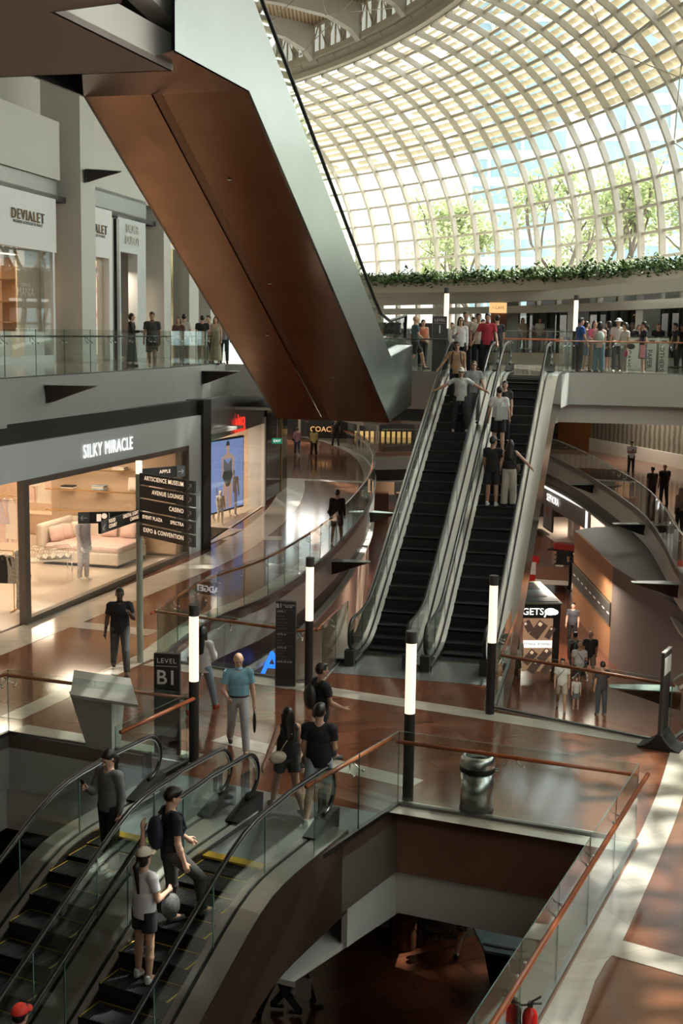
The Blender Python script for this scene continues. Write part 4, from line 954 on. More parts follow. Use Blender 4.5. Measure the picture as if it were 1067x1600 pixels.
W1.text('DEVIALET', T1(145, 357), Z1(145, 357), .47, GOLDL, d2, off=.07, ext=.012, space=1.28); W1.text('DEVIALET', T1(145, 357), Z1(145, 357), .47, INK, d2, off=.09, ext=.002, space=1.28); W1.text('INGÉNIERIE ACOUSTIQUE DE FRANCE', T1(144, 367), Z1(144, 367), .13, INK, d2, off=.07, ext=.003)
mb = MB(); W1.slab(mb, T1(169), tb, ZL1, Z1(150, 401), -.5, .05); mb.build('jamb', WB, d2)
mb = MB(); W1.slab(mb, T1(157), T1(169), ZL1, Z1(150, 401), -.25, -.2); mb.build('side_panel', mat('beige_return', (.5, .43, .33), .6), d2)
FLOW = bpy.data.materials.new('floral_poster'); FLOW.use_nodes = True; t = FLOW.node_tree; b = t.nodes['Principled BSDF']
tc = t.nodes.new('ShaderNodeTexCoord'); vo = t.nodes.new('ShaderNodeTexVoronoi'); vo.inputs['Scale'].default_value = 2.2; nz = t.nodes.new('ShaderNodeTexNoise'); nz.inputs['Scale'].default_value = 7; nz.inputs['Distortion'].default_value = 3
t.links.new(tc.outputs['Object'], vo.inputs[0]); t.links.new(tc.outputs['Object'], nz.inputs[0]); ad = t.nodes.new('ShaderNodeMath'); ad.operation = 'MULTIPLY'; t.links.new(vo.outputs['Distance'], ad.inputs[0]); t.links.new(nz.outputs[0], ad.inputs[1])
cr = t.nodes.new('ShaderNodeValToRGB'); e = cr.color_ramp.elements; e[0].position = .04; e[0].color = (.09, .02, .02, 1); e[1].position = .30; e[1].color = (1, .62, .35, 1); q = e.new(.12); q.color = (.5, .12, .09, 1); q = e.new(.2); q.color = (.95, .42, .25, 1)
t.links.new(ad.outputs[0], cr.inputs[0]); t.links.new(cr.outputs[0], b.inputs['Base Color']); t.links.new(cr.outputs[0], b.inputs['Emission Color']); b.inputs['Emission Strength'].default_value = 1.2
po = empty('poster', (0, 0, 0), 0, 'backlit poster of coral blossoms around a pale speaker', 'poster')
W1.block('picture', FLOW, T1(128), T1(157), Z1(140, 508), Z1(140, 405), -.2, -.15, po); W1.block('lower_panel', mat('poster_cream', (.9, .75, .6), .5, emit=(1, .82, .66), es=.7), T1(128), T1(157), ZL1+.2, Z1(140, 508), -.2, -.15, po)
mb = MB(); c = W1.pt(T1(142, 495), Z1(142, 497), -.14); mb.ball((0, 0, 0), (.6, .03, .42), 0, 24, 12); o = mb.build('printed_speaker', mat('poster_white', (.9, .8, .7), .5, emit=(1, .85, .72), es=.8), po); o.location = c; o.rotation_euler = (0, 0, W1.ang())
W1.text('DEVIALET', T1(143, 424), Z1(143, 424), .22, PAPER, po, off=-.13, ext=.002); W1.text('PHANTOM', T1(143, 430), Z1(143, 430), .42, PAPER, po, off=-.13, ext=.002); W1.text('EXCLUSIVE\nSOUND', T1(143, 530), Z1(143, 530), .2, GREYL, po, off=-.13, ext=.002, space=1.4)
d3 = empty('storefront', (0, 0, 0), 0, 'pale grey shopfront with faint white two-line lettering beside the second column', 'shop')
ta, tb = T1(185), T1(228); W1.block('sign_panel', PANELG, ta, tb, Z1(205, 396), Z1(205, 341), -.25, .0, d3)
W1.text('DIDIER\nDUBOT', T1(206, 367), Z1(206, 368), .46, PAPER, d3, off=.04, ext=.02)
mb = MB(); W1.slab(mb, ta, T1(189), ZL1, Z1(205, 396), -.4, .0); W1.slab(mb, T1(215), tb, ZL1, Z1(205, 396), -.4, .0); mb.build('jamb', PANELG, d3)
W1.block('back_panel', mat('brown_plaster', (.26, .20, .155), .7, noise=(2, .15)), ta-1, tb+6, ZL1, Z1(205, 396)+.5, -2.2, -2.1, d3)
mb = MB(); W1.slab(mb, T1(174), T1(178), ZL1, 11.2, -.3, .0); W1.slab(mb, T1(181), T1(185), ZL1, 11.2, -.3, .05); mb.build('wall_upper_pier', DSTEEL, kind='structure')
pl = empty('pendant_lamp', (0, 0, 0), 0, 'white pendant light on two cords in the brown shop doorway', 'lamp')
for xx in (191, 195): p = W1.pt(T1(xx), 0, -1.2); MB().tube([(p.x, p.y, Z1(193, 398)), (p.x, p.y, Z1(193, 430))], .03, 6).build('cord', WB, pl)
p = W1.pt(T1(193), Z1(193, 438), -1.2); MB().cyl((p.x, p.y, p.z), .13, .32, 14).build('lamp_shade', WB, pl)
d4 = empty('storefront', (0, 0, 0), 0, 'gold framed shopfront with warm lit lettering seen behind the copper escalator', 'shop')
W1.block('sign_panel', WB, T1(255), T1(273), Z1(263, 388), Z1(263, 345), -.25, .0, d4); W1.text('BREITL', T1(265, 376), Z1(264, 376), .6, SIGNG, d4, off=.04, ext=.03)
for xx in (256, 264, 287): W1.block('gold_post', GOLD, T1(xx), T1(xx)+.25, ZL1, Z1(263, 388), -.1, .1, d4)
W1.block('window_pane', SGLASS, T1(255), T1(310), ZL1, Z1(263, 388), -.06, -.05, d4)
alight('shop_light', W1.pt(T1(20), 9.3, -1.2), 1.2, 160, (1, .7, .45), (0, 0, W1.ang()), 3); alight('shop_light', W1.pt(T1(205), 9.3, -1.2), 1.2, 100, (1, .8, .6), (0, 0, W1.ang()))
# ================================================================== slab of the level above the camera, top left
def c3(x, y, z): p = az(x, y, z); return (p[0], p[1])
zs = 11.2; A0 = c3(0, 121, zs); A1 = c3(270, 111, zs); A2 = c3(85, 19, zs); A3 = c3(190, 5, zs)
dA = Vector((A1[0]-A0[0], A1[1]-A0[1])).normalized(); dB = Vector((A3[0]-A2[0], A3[1]-A2[1])).normalized()
SOFF = mat('warm_grey_soffit', (.48, .41, .37), .7, noise=(.4, .03))
poly = [(A0[0]-dA.x*12, A0[1]-dA.y*12), A1, A2, A3, (A3[0]+.6, A3[1]-3.2), (A3[0]-.6, 9), (-14, 9)]
mb = MB(); mb.prism(poly, zs, zs+.1, 0); mb.build('ceiling_gallery', SOFF, kind='structure')
mb = MB(); wallstrip(mb, [(*A1, 0), (*A2, 0), (*A3, 0)], zs, zs+.58, -.05, 0); mb.build('trim_40', WHITE, kind='structure')
mb = MB(); wallstrip(mb, [(*poly[0], 0), (*A1, 0)], zs+.0, zs+.55, -.05, 0); mb.build('trim_41', GW, kind='structure')
e0 = Vector(ay(186, 3, 18.6)); e1 = Vector(ay(297, 57, 23.0)); e2 = Vector(ay(346, 87, 24.4)); 
mb = MB(); wallstrip(mb, [(e0.x, e0.y, 0), (e1.x, e1.y, 0)], e1.z, e1.z+1.6, .35, 0); mb.prism([(e0.x, e0.y), (e1.x, e1.y), (e1.x-.4, e1.y), (e0.x-.4, e0.y)], e1.z-.02, e1.z+.02); mb.build('trim_42', WHITE, kind='structure')
mb = MB(); wallstrip(mb, [(e1.x-.05, e1.y-.3, 0), (e2.x, e2.y, 0)], e2.z, e2.z+1.6, .35, 0); mb.build('trim_43', FASC, kind='structure')
# ================================================================== lamp posts
def lamp_post(loc, label, grp, h=2.62):
    r = empty('lamp_post', loc, 0, label, 'lamp', grp)
    MB().cyl((0, 0, 0), .082, 1.36, 20).build('post', MATB, r); MB().cyl((0, 0, 1.36), .078, 1.08, 20).build('lamp_tube', LAMPM, r); MB().cyl((0, 0, 2.44), .086, h-2.44, 20).build('cap', DSTEEL2, r)
    return r
DSTEEL2 = mat('charcoal_metal', (.07, .07, .068), .5, .4)
lp = [(303, 1190, 0, 'lit lamp post beside the level B1 sign and the foreground escalators'), (482, 1074, 0, 'lit lamp post next to the black directory pillar'), (765, 1115, 0, 'lit lamp post at the left end of the railing right of the escalators'),
      (637, 1250, 0, 'nearest lit lamp post, at the corner of the foreground opening'), (896, 577, ZL1, 'lit lamp post in front of the crowd on the upper bridge')]
for x, y, z, l in lp: lamp_post(az(x, y, z), l, None)
p = ay(697, 500, 40.5); lamp_post((p[0], p[1], ZL1), 'lit lamp post behind the level 1 sign', None)
# ================================================================== signs
def slab_sign(name, loc, w, h, rz, label, t=.09, cat='sign'):
    r = empty(name, loc, rz, label, cat); MB().box((0, 0, h/2), (w, t, h)).build('board', CHAR, r, bevel=.008); return r
CHAR = mat('charcoal_board', (.032, .032, .031), .45)
q = az(262, 1178, 0); s_ = slab_sign('level_sign', q, .44, 1.72, R(-8), 'charcoal sign board reading LEVEL B1 beside the lamp post')
text('LEVEL', .115, PAPER, s_, (0, -.052, 1.60), ext=.002, space=1.15); MB().box((0, -.047, 1.51), (.36, .004, .006)).build('rule', PAPER, s_); text('B1', .34, PAPER, s_, (0, -.052, 1.31), ext=.002, bold=.004)
q = ay(687, 500, 39.4); s_ = slab_sign('level_sign', (q[0], q[1], ZL1), .44, 1.72, R(4), 'charcoal sign board reading LEVEL 1 at the top of the escalators')
text('LEVEL', .115, PAPER, s_, (0, -.052, 1.60), ext=.002, space=1.15); MB().box((0, -.047, 1.51), (.36, .004, .006)).build('rule', PAPER, s_); text('1', .34, PAPER, s_, (0, -.052, 1.31), ext=.002, bold=.004)
q = az(446, 1071, 0); s_ = slab_sign('directory_pillar', q, .40, 1.72, R(-6), 'black directory pillar headed B1 with small white lines of text', .14)
text('B1', .12, PAPER, s_, (-.13, -.075, 1.63), ext=.002, bold=.002); text('YOU ARE HERE\n现在位置', .035, PAPER, s_, (.06, -.075, 1.63), ext=.001)
rows = [('LEVEL 1', 1.52), ('Boutiques', 1.43), ('Promenade', 1.37), ('Atrium Lounge', 1.30), ('Museum', 1.24), ('Garden Bridge', 1.18), ('LEVEL B1', 1.06), ('Fashion', 1.0), ('Lounge', .94), ('Event Plaza', .88), ('LEVEL B2', .79), ('Food Court', .73), ('Casino', .67), ('Rink Canvas', .61), ('LEVEL B3 & B4', .50)]
for tx, z in rows: text(tx, .05 if tx.startswith('LEVEL') else .036, PAPER if tx.startswith('LEVEL') else GREYL, s_, (-.17, -.075, z), ext=.001, align='LEFT')
for z in (1.48, 1.02, .75, .46): MB().box((0, -.071, z+.075), (.34, .003, .003)).build('rule', GREYL, s_)
# finger post
q = az(219, 1035, 0); fp = empty('finger_post', q, 0, 'tall pale green sign pole carrying black direction boards', 'signpost')
GRN = mat('sage_pole', (.34, .36, .29), .45); MB().cyl((0, 0, 0), .07, 4.02, 20).build('pole', GRN, fp); MB().cyl((0, 0, 4.02), .068, .27, 20).build('lamp_cap', LAMPM, fp)
ARW = mat('arrow_plate', (.13, .13, .12), .5); GLOW = mat('sign_warm_letters', (.9, .75, .6), .5, emit=(1, .72, .50), es=.75)
def board(z, L_, rz, x0, words, arrow, sub, flip=False, h=.235, two=None):
    b = MB(); b.box((x0+L_/2, 0, z), (L_, .06, h)); bo = b.build('sign_board', CHAR, fp); bo.rotation_euler = (0, 0, rz)
    ax = x0+L_-.12 if not flip else x0+.12
    MB().box((ax, -.033, z), (.22, .006, h-.01)).build('arrow_plate', ARW, bo)
    a = MB(); dx, dz = arrow; n = math.hypot(dx, dz); dx /= n; dz /= n
    a.beam((ax-dx*.07, -.038, z-dz*.07), (ax+dx*.07, -.038, z+dz*.07), .006, .016)
    for s in (-1, 1):
        ex_, ez = -dx*.7+s*dz*.7, -dz*.7-s*dx*.7; a.beam((ax+dx*.07, -.038, z+dz*.07), (ax+dx*.07+ex_*.07, -.038, z+dz*.07+ez*.07), .006, .016)
    a.build('arrow', PAPER, bo)
    for tx, xx, sz, al in words: text(tx, sz, GLOW, bo, (xx, -.036, z+.025), ext=.001, align=al, space=1.12, bold=.0015)
    for tx, xx in sub: text(tx, .055, GREYL, bo, (xx, -.036, z-.08), ext=.001, align='RIGHT')
    return bo
rz = math.atan2(-1.4, 1.3)
E_ = 1.62
board(3.93, 1.90, rz, .05, [('ARTSCIENCE MUSEUM', E_, .125, 'RIGHT')], (1, 1), [('艺术科学博物馆', E_-.2)])
board(3.66, 1.90, rz, .05, [('AVENUE LOUNGE', E_, .125, 'RIGHT')], (1, 1), [('大道酒廊', E_)])
board(3.39, 1.90, rz, .05, [('CASINO', E_, .125, 'RIGHT')], (1, 1), [('娱乐场', E_)])
board(3.12, 1.90, rz, .05, [('EVENT PLAZA', .88, .103, 'RIGHT'), ('SPECTRA', E_, .103, 'RIGHT')], (1, 1), [('活动广场', .85), ('幻彩生辉', E_)])
board(2.85, 1.90, rz, .05, [('EXPO & CONVENTION', E_, .125, 'RIGHT')], (1, 1), [('会展中心', E_)])
b = board(4.0, 1.15, math.atan2(.75, .72), .05, [('APPLE', .80, .10, 'RIGHT')], (1, 0), [])
d_ = Vector((.25, .97)); b = board(3.16, 1.85, math.atan2(d_.y, d_.x), -1.9, [('FOOD\nCOURT', -1.55, .10, 'LEFT'), ('DIGITAL LIGHT\nCANVAS', -.12, .10, 'RIGHT')], (-1, -1), [], True)
b = board(3.12, 1.2, math.atan2(.25, .97), -1.25, [('◉', -.72, .14, 'CENTER')], (-1, 0), [], True)
# toilet / lounge glyphs on the small board
mb = MB(); mb.box((-.95+.12, -.035, 3.12), (.09, .004, .15)); mb.box((-.62, -.035, 3.12), (.004, .004, .2)); mb.build('pictogram', GLOW, b)
# ================================================================== wing shaped bracket lights
BRT = mat('wing_glass_top', (.36, .45, .42), .2)
def wing(loc, rz, label, L_=1.2):
    r = empty('wing_bracket_light', loc, rz, label, 'light fixture', 'wing bracket lights on the slab edges')
    n = 9; top = []; bot = []
    for i in range(n+1):
        t = i/n; x = L_*t; top.append((x, 0)); bot.append((x if t < 1 else x-.04, -.40*(1-t)**1.15-.05*(1-t*.6) if i else -.42))
    mb = MB(); vs = []
    for i in range(n+1):
        w = .25*(1-.55*(i/n)**2)
        vs += [(top[i][0], -w, 0), (top[i][0], w, 0), (bot[i][0], w*.35, bot[i][1]), (bot[i][0], -w*.35, bot[i][1])]
    fs = []
    for i in range(n):
        o = i*4; fs += [(o, o+4, o+5, o+1), (o+1, o+5, o+6, o+2), (o+2, o+6, o+7, o+3), (o+3, o+7, o+4, o)]
    mb.add(vs, fs+[(0, 1, 2, 3), (4*n+3, 4*n+2, 4*n+1, 4*n)]); mb.build('wing_body', DARK, r)
    mb = MB(); vs = []
    for i in range(n+1):
        w = .26*(1-.5*(i/n)**2); vs += [(top[i][0]+.02, -w, .012), (top[i][0]+.02, w, .012), (top[i][0]+.02, w, .03), (top[i][0]+.02, -w, .03)]
    mb.add(vs, fs+[(0, 1, 2, 3), (4*n+3, 4*n+2, 4*n+1, 4*n)]); mb.build('top_plate', BRT, r)
    MB().box((.01, 0, -.2), (.03, .3, .45)).build('mount_plate', DARK, r)
    return r
def vplane_hit(a, b, x, y):
    pl = Plane(a, (b[0]-a[0], b[1]-a[1])); t, z = pl.hit(x, y); p = pl.pt(t, z, .0); return p
def l1e(x, y, off=.05):   # the fascia of the upper left gallery
    for a, b in zip(L1E, L1E[1:]):
        pl = Plane(a, (b[0]-a[0], b[1]-a[1])); t, z = pl.hit(x, y)
        if -0.01 <= t <= Vector((b[0]-a[0], b[1]-a[1])).length+.01: return pl.pt(t, z, .09), math.atan2(pl.n.y, pl.n.x)
p, a = l1e(70, 602); wing(p, a+.15, 'wing bracket light on the left gallery edge above the white store name')
p, a = l1e(313, 580); wing(p, a+.1, 'wing bracket light on the left gallery edge near the copper escalator')
p = W1.pt(T1(111), Z1(111, 267), .58); wing(p, W1.ang()-math.pi/2+.5, 'wing bracket light high on the first grey column', 1.25)
def edgewing(path, x, y, side, lab, rot=0, L_=1.2):
    best = None
    for a, b in zip(path, path[1:]):
        pl = Plane(a, (b[0]-a[0], b[1]-a[1])); t, z = pl.hit(x, y); l = Vector((b[0]-a[0], b[1]-a[1])).length
        if -.02 <= t <= l+.02 and -1.1 < z < .1: best = (pl.pt(t, z, .08*side), math.atan2(pl.n.y*side, pl.n.x*side))
    if best is None: print('no wing', lab); return
    wing(best[0], best[1]+rot, lab, L_)
edgewing(LE, 516, 876, 1, 'wing bracket light under the near part of the curved left gallery', .0)
edgewing(LE, 577, 800, 1, 'wing bracket light under the far bend of the curved left gallery', -.3)
edgewing(list(RE), 927, 757, -1, 'wing bracket light on the right gallery, furthest of its row', .3)
edgewing(list(RE), 1008, 819, -1, 'wing bracket light on the right gallery, second from the far end', .2)
edgewing(list(RE), 1062, 912, -1, 'wing bracket light on the right gallery just above the grey canopy', .1, 1.35)
p = ay(1062, 1078, 27); wing(p, R(175), 'wing bracket light seen through the glass railing by the tall sign stand', 1.5)
p = ay(820, 545, 60.2); wing(p, R(-100), 'wing bracket light on the far promenade edge behind the escalator heads', 1.2)
# ================================================================== bin, stands, extinguisher
q = az(744, 1264, 0); r = empty('litter_bin', q, 0, 'round stainless steel litter bin with a dark band at the corner of the opening', 'bin')
MB().lathe([(.0, .012), (.245, .012), (.245, .60), (.0, .60)], n=36).build('body', STEEL, r)
MB().lathe([(.25, 0), (.255, .02), (.25, .03), (0, .03)], n=36).build('base_ring', MATB, r)
MB().lathe([(.262, .60), (.268, .62), (.268, .655), (.262, .67), (.24, .67), (.24, .60)], n=36).build('band', MATB, r)
MB().lathe([(.255, .67), (.262, .72), (.25, .79), (.225, .83), (.195, .838), (.185, .82), (.185, .70)], n=36).build('domed_lid', STEEL, r)
MB().lathe([(0, .74), (.184, .74)], n=24).build('opening', MATB, r); o = MB().cyl((0, 0, 0), .03, .05, 12).build('hinge_knob', CHROME, r); o.location = (.25, -.08, .63); o.rotation_euler = (0, math.pi/2, 0)
q = az(162, 1168, 0)
MS = mat('pale_sage_board', (.50, .51, .46), .4)
r = empty('map_stand', q, R(-24), 'pale grey lectern style map stand with slanted top behind the well railing', 'map stand')
def topboard(r, w, d, z0, z1, mt, th=.05):
    mb = MB(); vs = [(-w/2-.3, d/2, z1), (w/2-.3, d/2, z1), (w/2+.38, -d/2, z0), (-w/2+.2, -d/2, z0)]; vs = vs+[(x, y, z-th) for x, y, z in vs]
    mb.add(vs, [(3, 2, 1, 0), (4, 5, 6, 7), (0, 1, 5, 4), (1, 2, 6, 5), (2, 3, 7, 6), (3, 0, 4, 7)]); return mb.build('slanted_top', mt, r)
def ped(r, w0, w1, d0, d1, h, mt, sk=0):
    mb = MB(); vs = [(-w0/2, -d0/2, 0), (w0/2, -d0/2, 0), (w0/2, d0/2, 0), (-w0/2, d0/2, 0), (-w1/2+sk, -d1/2, h), (w1/2+sk, -d1/2, h), (w1/2+sk, d1/2, h), (-w1/2+sk, d1/2, h)]
    mb.add(vs, [(0, 3, 2, 1), (4, 5, 6, 7), (0, 1, 5, 4), (1, 2, 6, 5), (2, 3, 7, 6), (3, 0, 4, 7)]); return mb.build('pedestal', mt, r)
ped(r, .5, .85, .25, .4, .95, MS, -.12); topboard(r, 1.15, .8, .98, 1.14, MS)
q = az(790, 1540, ZB2); r = empty('map_stand', q, R(-20), 'information stand with a pale blue map top on the dark bottom floor', 'map stand')
ped(r, .5, .8, .3, .5, .85, MATB); topboard(r, 1.05, .75, .8, 1.0, mat('blue_map_top', (.22, .33, .36), .25, noise=(6, .3)))
q = az(1034, 1166, 0); r = empty('sign_stand', q, R(62), 'tall narrow sign stand on a curved black base at the railing corner', 'sign stand')
MB().box((0, 0, .95), (.5, .05, 1.5)).build('board', DSTEEL2, r); MB().box((0, 0, 1.705), (.5, .055, .02)).build('top_edge', WHITE, r); MB().box((0, -.03, 1.45), (.44, .006, .3)).build('notice', PAPER, r)
mb = MB(); pr = []
for i in range(9): t = i/8; pr.append((-.36+.32*t, .03+.24*t**2.2))
for i in range(9): t = 1-i/8; pr.append((.36-.32*t, .03+.24*t**2.2))
mb.xprism([(-.36, 0)]+pr+[(.36, 0)], -.27, .27); mb.build('base', MATB, r)
q = az(826, 1640, 0); r = empty('fire_extinguisher', q, R(-20), 'small red fire extinguisher standing by the right railing at the bottom edge', 'fire extinguisher')
RED = mat('extinguisher_red', (.5, .015, .012), .25)
MB().lathe([(0, 0), (.07, 0), (.075, .02), (.075, .36), (.06, .41), (.025, .44), (.02, .47), (0, .47)], n=24).build('cylinder_body', RED, r)
MB().lathe([(.076, .12), (.0765, .13), (.0765, .26), (.076, .27)], n=24).build('label_band', mat('ext_label', (.1, .13, .3), .5), r)
mb = MB(); mb.box((0, 0, .48), (.05, .05, .05)); mb.beam((0, 0, .5), (.10, 0, .58), .025, .015); mb.beam((0, 0, .49), (.11, 0, .51), .025, .012); mb.build('handle', MATB, r)
MB().tube([(-.02, 0, .47), (-.09, 0, .45), (-.10, 0, .32), (-.085, 0, .18)], .012, 8).build('hose', MATB, r)
# ================================================================== right side: cosmetics shop, hoarding, kiosk on the lower floor
sp = Plane((11.2, 80), (12.78-11.6, 65.55-80)); SQ = Plane(az(845, 756, -1.9), Vector(az(918, 795, -1.9)[:2])-Vector(az(845, 756, -1.9)[:2]))
LQ = (Vector(az(918, 795, -1.9)[:2])-Vector(az(845, 756, -1.9)[:2])).length
# SQ.d runs towards the camera; hall is on its left, so n is flipped for the helpers
SQ2 = Plane(az(918, 795, -1.9), -SQ.d)   # runs away from the camera, hall side = left = -n
r = empty('storefront', (0, 0, 0), 0, 'cosmetics shop with white lit edge and name on the lower floor right of the escalators', 'shop')
ROSE = mat('rose_beige_wall', (.50, .40, .36), .6)
SQ2.block('fascia_panel', mat('taupe_fascia', (.30, .27, .24), .5), 0, LQ+6, -3.0, -1.95, -.02, .2, r); SQ2.block('light_strip', SIGNW, 0, LQ+6, -1.97, -1.88, -.1, .0, r); SQ2.block('light_strip', SIGNW, -.1, .02, -3.3, -1.88, -.1, .0, r)
tx = SQ.hit(866, 776)
text('SEPHORA', .60, SIGNW, r, SQ.pt(tx[0], -2.42, .10), (math.pi/2, 0, SQ.ang()), ext=.01, sx=1.15)
mb = MB(); SQ2.slab(mb, -.5, LQ+6, ZB2, ZB2+.02, .0, 8); mb.build('floor_cosmetics', SHOPF, kind='structure'); mb = MB(); SQ2.slab(mb, -.5, LQ+6, ZB2, -1.85, 8, 8.2); SQ2.slab(mb, -.6, -.4, ZB2, -1.85, 1.0, 8); mb.build('wall_cosmetics', ROSE, kind='structure')
mb = MB(); SQ2.slab(mb, -.5, LQ+6, -2.2, -2.1, .2, 8); mb.build('ceiling_cosmetics', WHITE, kind='structure')
alight('shop_light', SQ2.pt(4, -2.3, 3), 2, 260, (1, .86, .76)); alight('shop_light', SQ2.pt(11, -2.3, 3), 2, 300, (1, .86, .76))
SQ2.block('pillar_panel', ROSE, LQ-5.0, LQ-2.2, ZB2, -3.0, 1.2, 2.6, r); SQ2.block('mirror_strip', SIGNW2, LQ-3.6, LQ-3.4, ZB2+.3, -3.1, 1.1, 1.19, r)
# face poster
fpst = empty('poster', SQ2.pt(LQ-.4, ZB2+1.75, .45), SQ.ang()+R(0), 'large closeup face poster at the entrance of the cosmetics shop', 'poster')
MB().box((0, 0, 0), (2.3, .1, 3.2)).build('poster_frame', MATB, fpst); MB().box((0, -.06, 0), (2.1, .02, 3.0)).build('poster_sheet', mat('lilac_sheet', (.45, .42, .5), .5), fpst)
mb = MB(); mb.ball((0, 0, 0), (.75, .03, 1.0), 0, 24, 12); o = mb.build('printed_face', mat('poster_skin', (.55, .28, .2), .5), fpst); o.location = (-.1, -.06, .1)
mb = MB()
for sx in (-.3, .25): mb.ball((sx-.1, -.1, .3), (.16, .012, .06), 0, 12, 6)
mb.ball((-.1, -.1, -.3), (.22, .012, .09), 1, 12, 6); mb.build('printed_features', [MATB, mat('lip_red', (.45, .06, .06), .4)], fpst)
q = az(883, 905, ZB2)
rd = empty('product_display', q, R(-30), 'red product tray on a black stand outside the cosmetics shop', 'display stand')
MB().box((0, 0, 1.45), (1.6, .9, .06)).build('tray', MATB, rd); mb = MB(); mb.box((.05, 0, 1.62), (1.2, .6, .3)); mb.build('red_case', mat('red_case', (.45, .03, .02), .4), rd, bevel=.02); MB().box((0, -.2, .72), (.7, .4, 1.44)).build('column', MATB, rd)
for i in range(5): MB().box((0, -.2, .35+.22*i), (.9, .55, .03)).build('shelf_board', DARK, rd)
q = az(862, 925, ZB2); ct = empty('counter', q, R(-12), 'brown wood checkout counter standing between the kiosk and the cosmetics shop', 'counter')
mb = MB(); mb.box((0, 0, .95), (1.5, 1.0, .55)); mb.build('cabinet', mat('brown_veneer', (.17, .085, .05), .35), ct, bevel=.01); mb = MB(); mb.box((0, 0, .55), (1.5, 1.0, .22)); mb.build('lower_shelf', CREAM, ct)
for sx in (-.68, .68):
    for sy in (-.45, .45): MB().box((sx, sy, .22), (.06, .06, .44)).build('leg', MATB, ct)
MB().box((.3, .1, 1.24), (.35, .25, .02)).build('tablet', PAPER, ct)
q = az(828, 915, ZB2); gb = empty('sale_poster', q, R(-20), 'small red and white poster stand left of the wooden counter', 'poster'); MB().box((0, 0, .75), (.8, .05, 1.4)).build('board', RED, gb); MB().box((0, -.03, .85), (.5, .01, .6)).build('print', PAPER, gb)
# hoarding with grey canopy
HT = -1.3
hz = lambda x, y, z=ZB2: tuple(az(x, y, z)[:2])
c1_ = hz(893, 955); c2_ = hz(951, 1031); d12 = Vector(c2_)-Vector(c1_)
# the long tan face runs from c1_ to c2_; then it turns along the hall towards the camera
c3_ = (c2_[0]+.75, c2_[1]-8.5); 
r = empty('hoarding', (0, 0, 0), 0, 'tan site hoarding with a dark road pattern band and sagging grey canopy', 'hoarding')
TAN_ = mat('tan_board', (.40, .19, .085), .5, noise=(.6, .08)); GC = mat('grey_canopy', (.36, .38, .38), .6)
mb = MB(); wallstrip(mb, [(*c1_, 0), (*c2_, 0)], ZB2, HT, .1, 0, 1); mb.build('tan_wall', TAN_, r)
hp_ = Plane(c1_, d12); LH = d12.length
hmid = lambda t, z, o=.06: hp_.pt(t, z, -o) if False else hp_.pt(t, z, o)
# band: hall side of the face
sgn = 1 if (Vector((0, 0))-Vector(c1_)).dot(Vector((hp_.n.x, hp_.n.y))) > 0 else -1
BAND = mat('asphalt_band', (.05, .045, .04), .6)
hp_.block('road_band', BAND, -.0, LH, -3.55, -2.65, .02*sgn, .05*sgn, r)
for z in (-3.5, -2.7): hp_.block('band_line', YEL2, 0, LH, z-.02, z+.02, .05*sgn, .056*sgn, r)
for i in range(9): a = .4+i*LH/9; hp_.block('band_dash', PAPER, a, a+.45, -3.12, -3.07, .05*sgn, .056*sgn, r)
mb = MB(); wallstrip(mb, [(*c2_, 0), (*c3_, 0)], ZB2, HT, .1, 0, 1); mb.build('side_wall', mat('brown_side', (.13, .10, .085), .5), r)
mb = MB(); n1, n2 = 12, 8; Lp = [Vector((*c1_, 0)).lerp(Vector((*c2_, 0)), i/6) for i in range(7)]+[Vector((*c2_, 0)).lerp(Vector((*c3_, 0)), i/6) for i in range(1, 7)]
Rp = [Vector((14.2, 56.5, 0)).lerp(Vector((12.8, 46, 0)), i/6) for i in range(7)]+[Vector((12.8, 46, 0)).lerp(Vector((12.2, 37, 0)), i/6) for i in range(1, 7)]
vs = []
for i in range(13):
    for j in range(n2+1):
        t = j/n2; p = Lp[i].lerp(Rp[i], t); vs.append((p.x, p.y, HT+.02+.06*math.sin(i*2.1+j)-.16*math.sin(math.pi*((i % 4)/4))*(1-t)+.1*t))
mb.add(vs, [(i*(n2+1)+j, i*(n2+1)+j+1, (i+1)*(n2+1)+j+1, (i+1)*(n2+1)+j) for i in range(12) for j in range(n2)], 0, True); mb.build('grey_canopy', GC, r)
mb = MB(); mb.prism([c3_, (c3_[0]+4.5, c3_[1]+.6), (c3_[0]+4.5, c3_[1]-5), (c3_[0]+.2, c3_[1]-5)], ZB2, -1.9); o = mb.build('black_enclosure', MATB, r)
text('LUXE FRAGRANCE', .16, GREYL, r, (c3_[0]+2.0, c3_[1]-5.1, -2.5), (math.pi/2, 0, 0), ext=.004); text('LUXURY EMPORIUM\nSEPHORA', .3, GREYL, r, (c3_[0]+1.6, c3_[1]-5.1, -3.9), (math.pi/2, 0, 0), ext=.004)
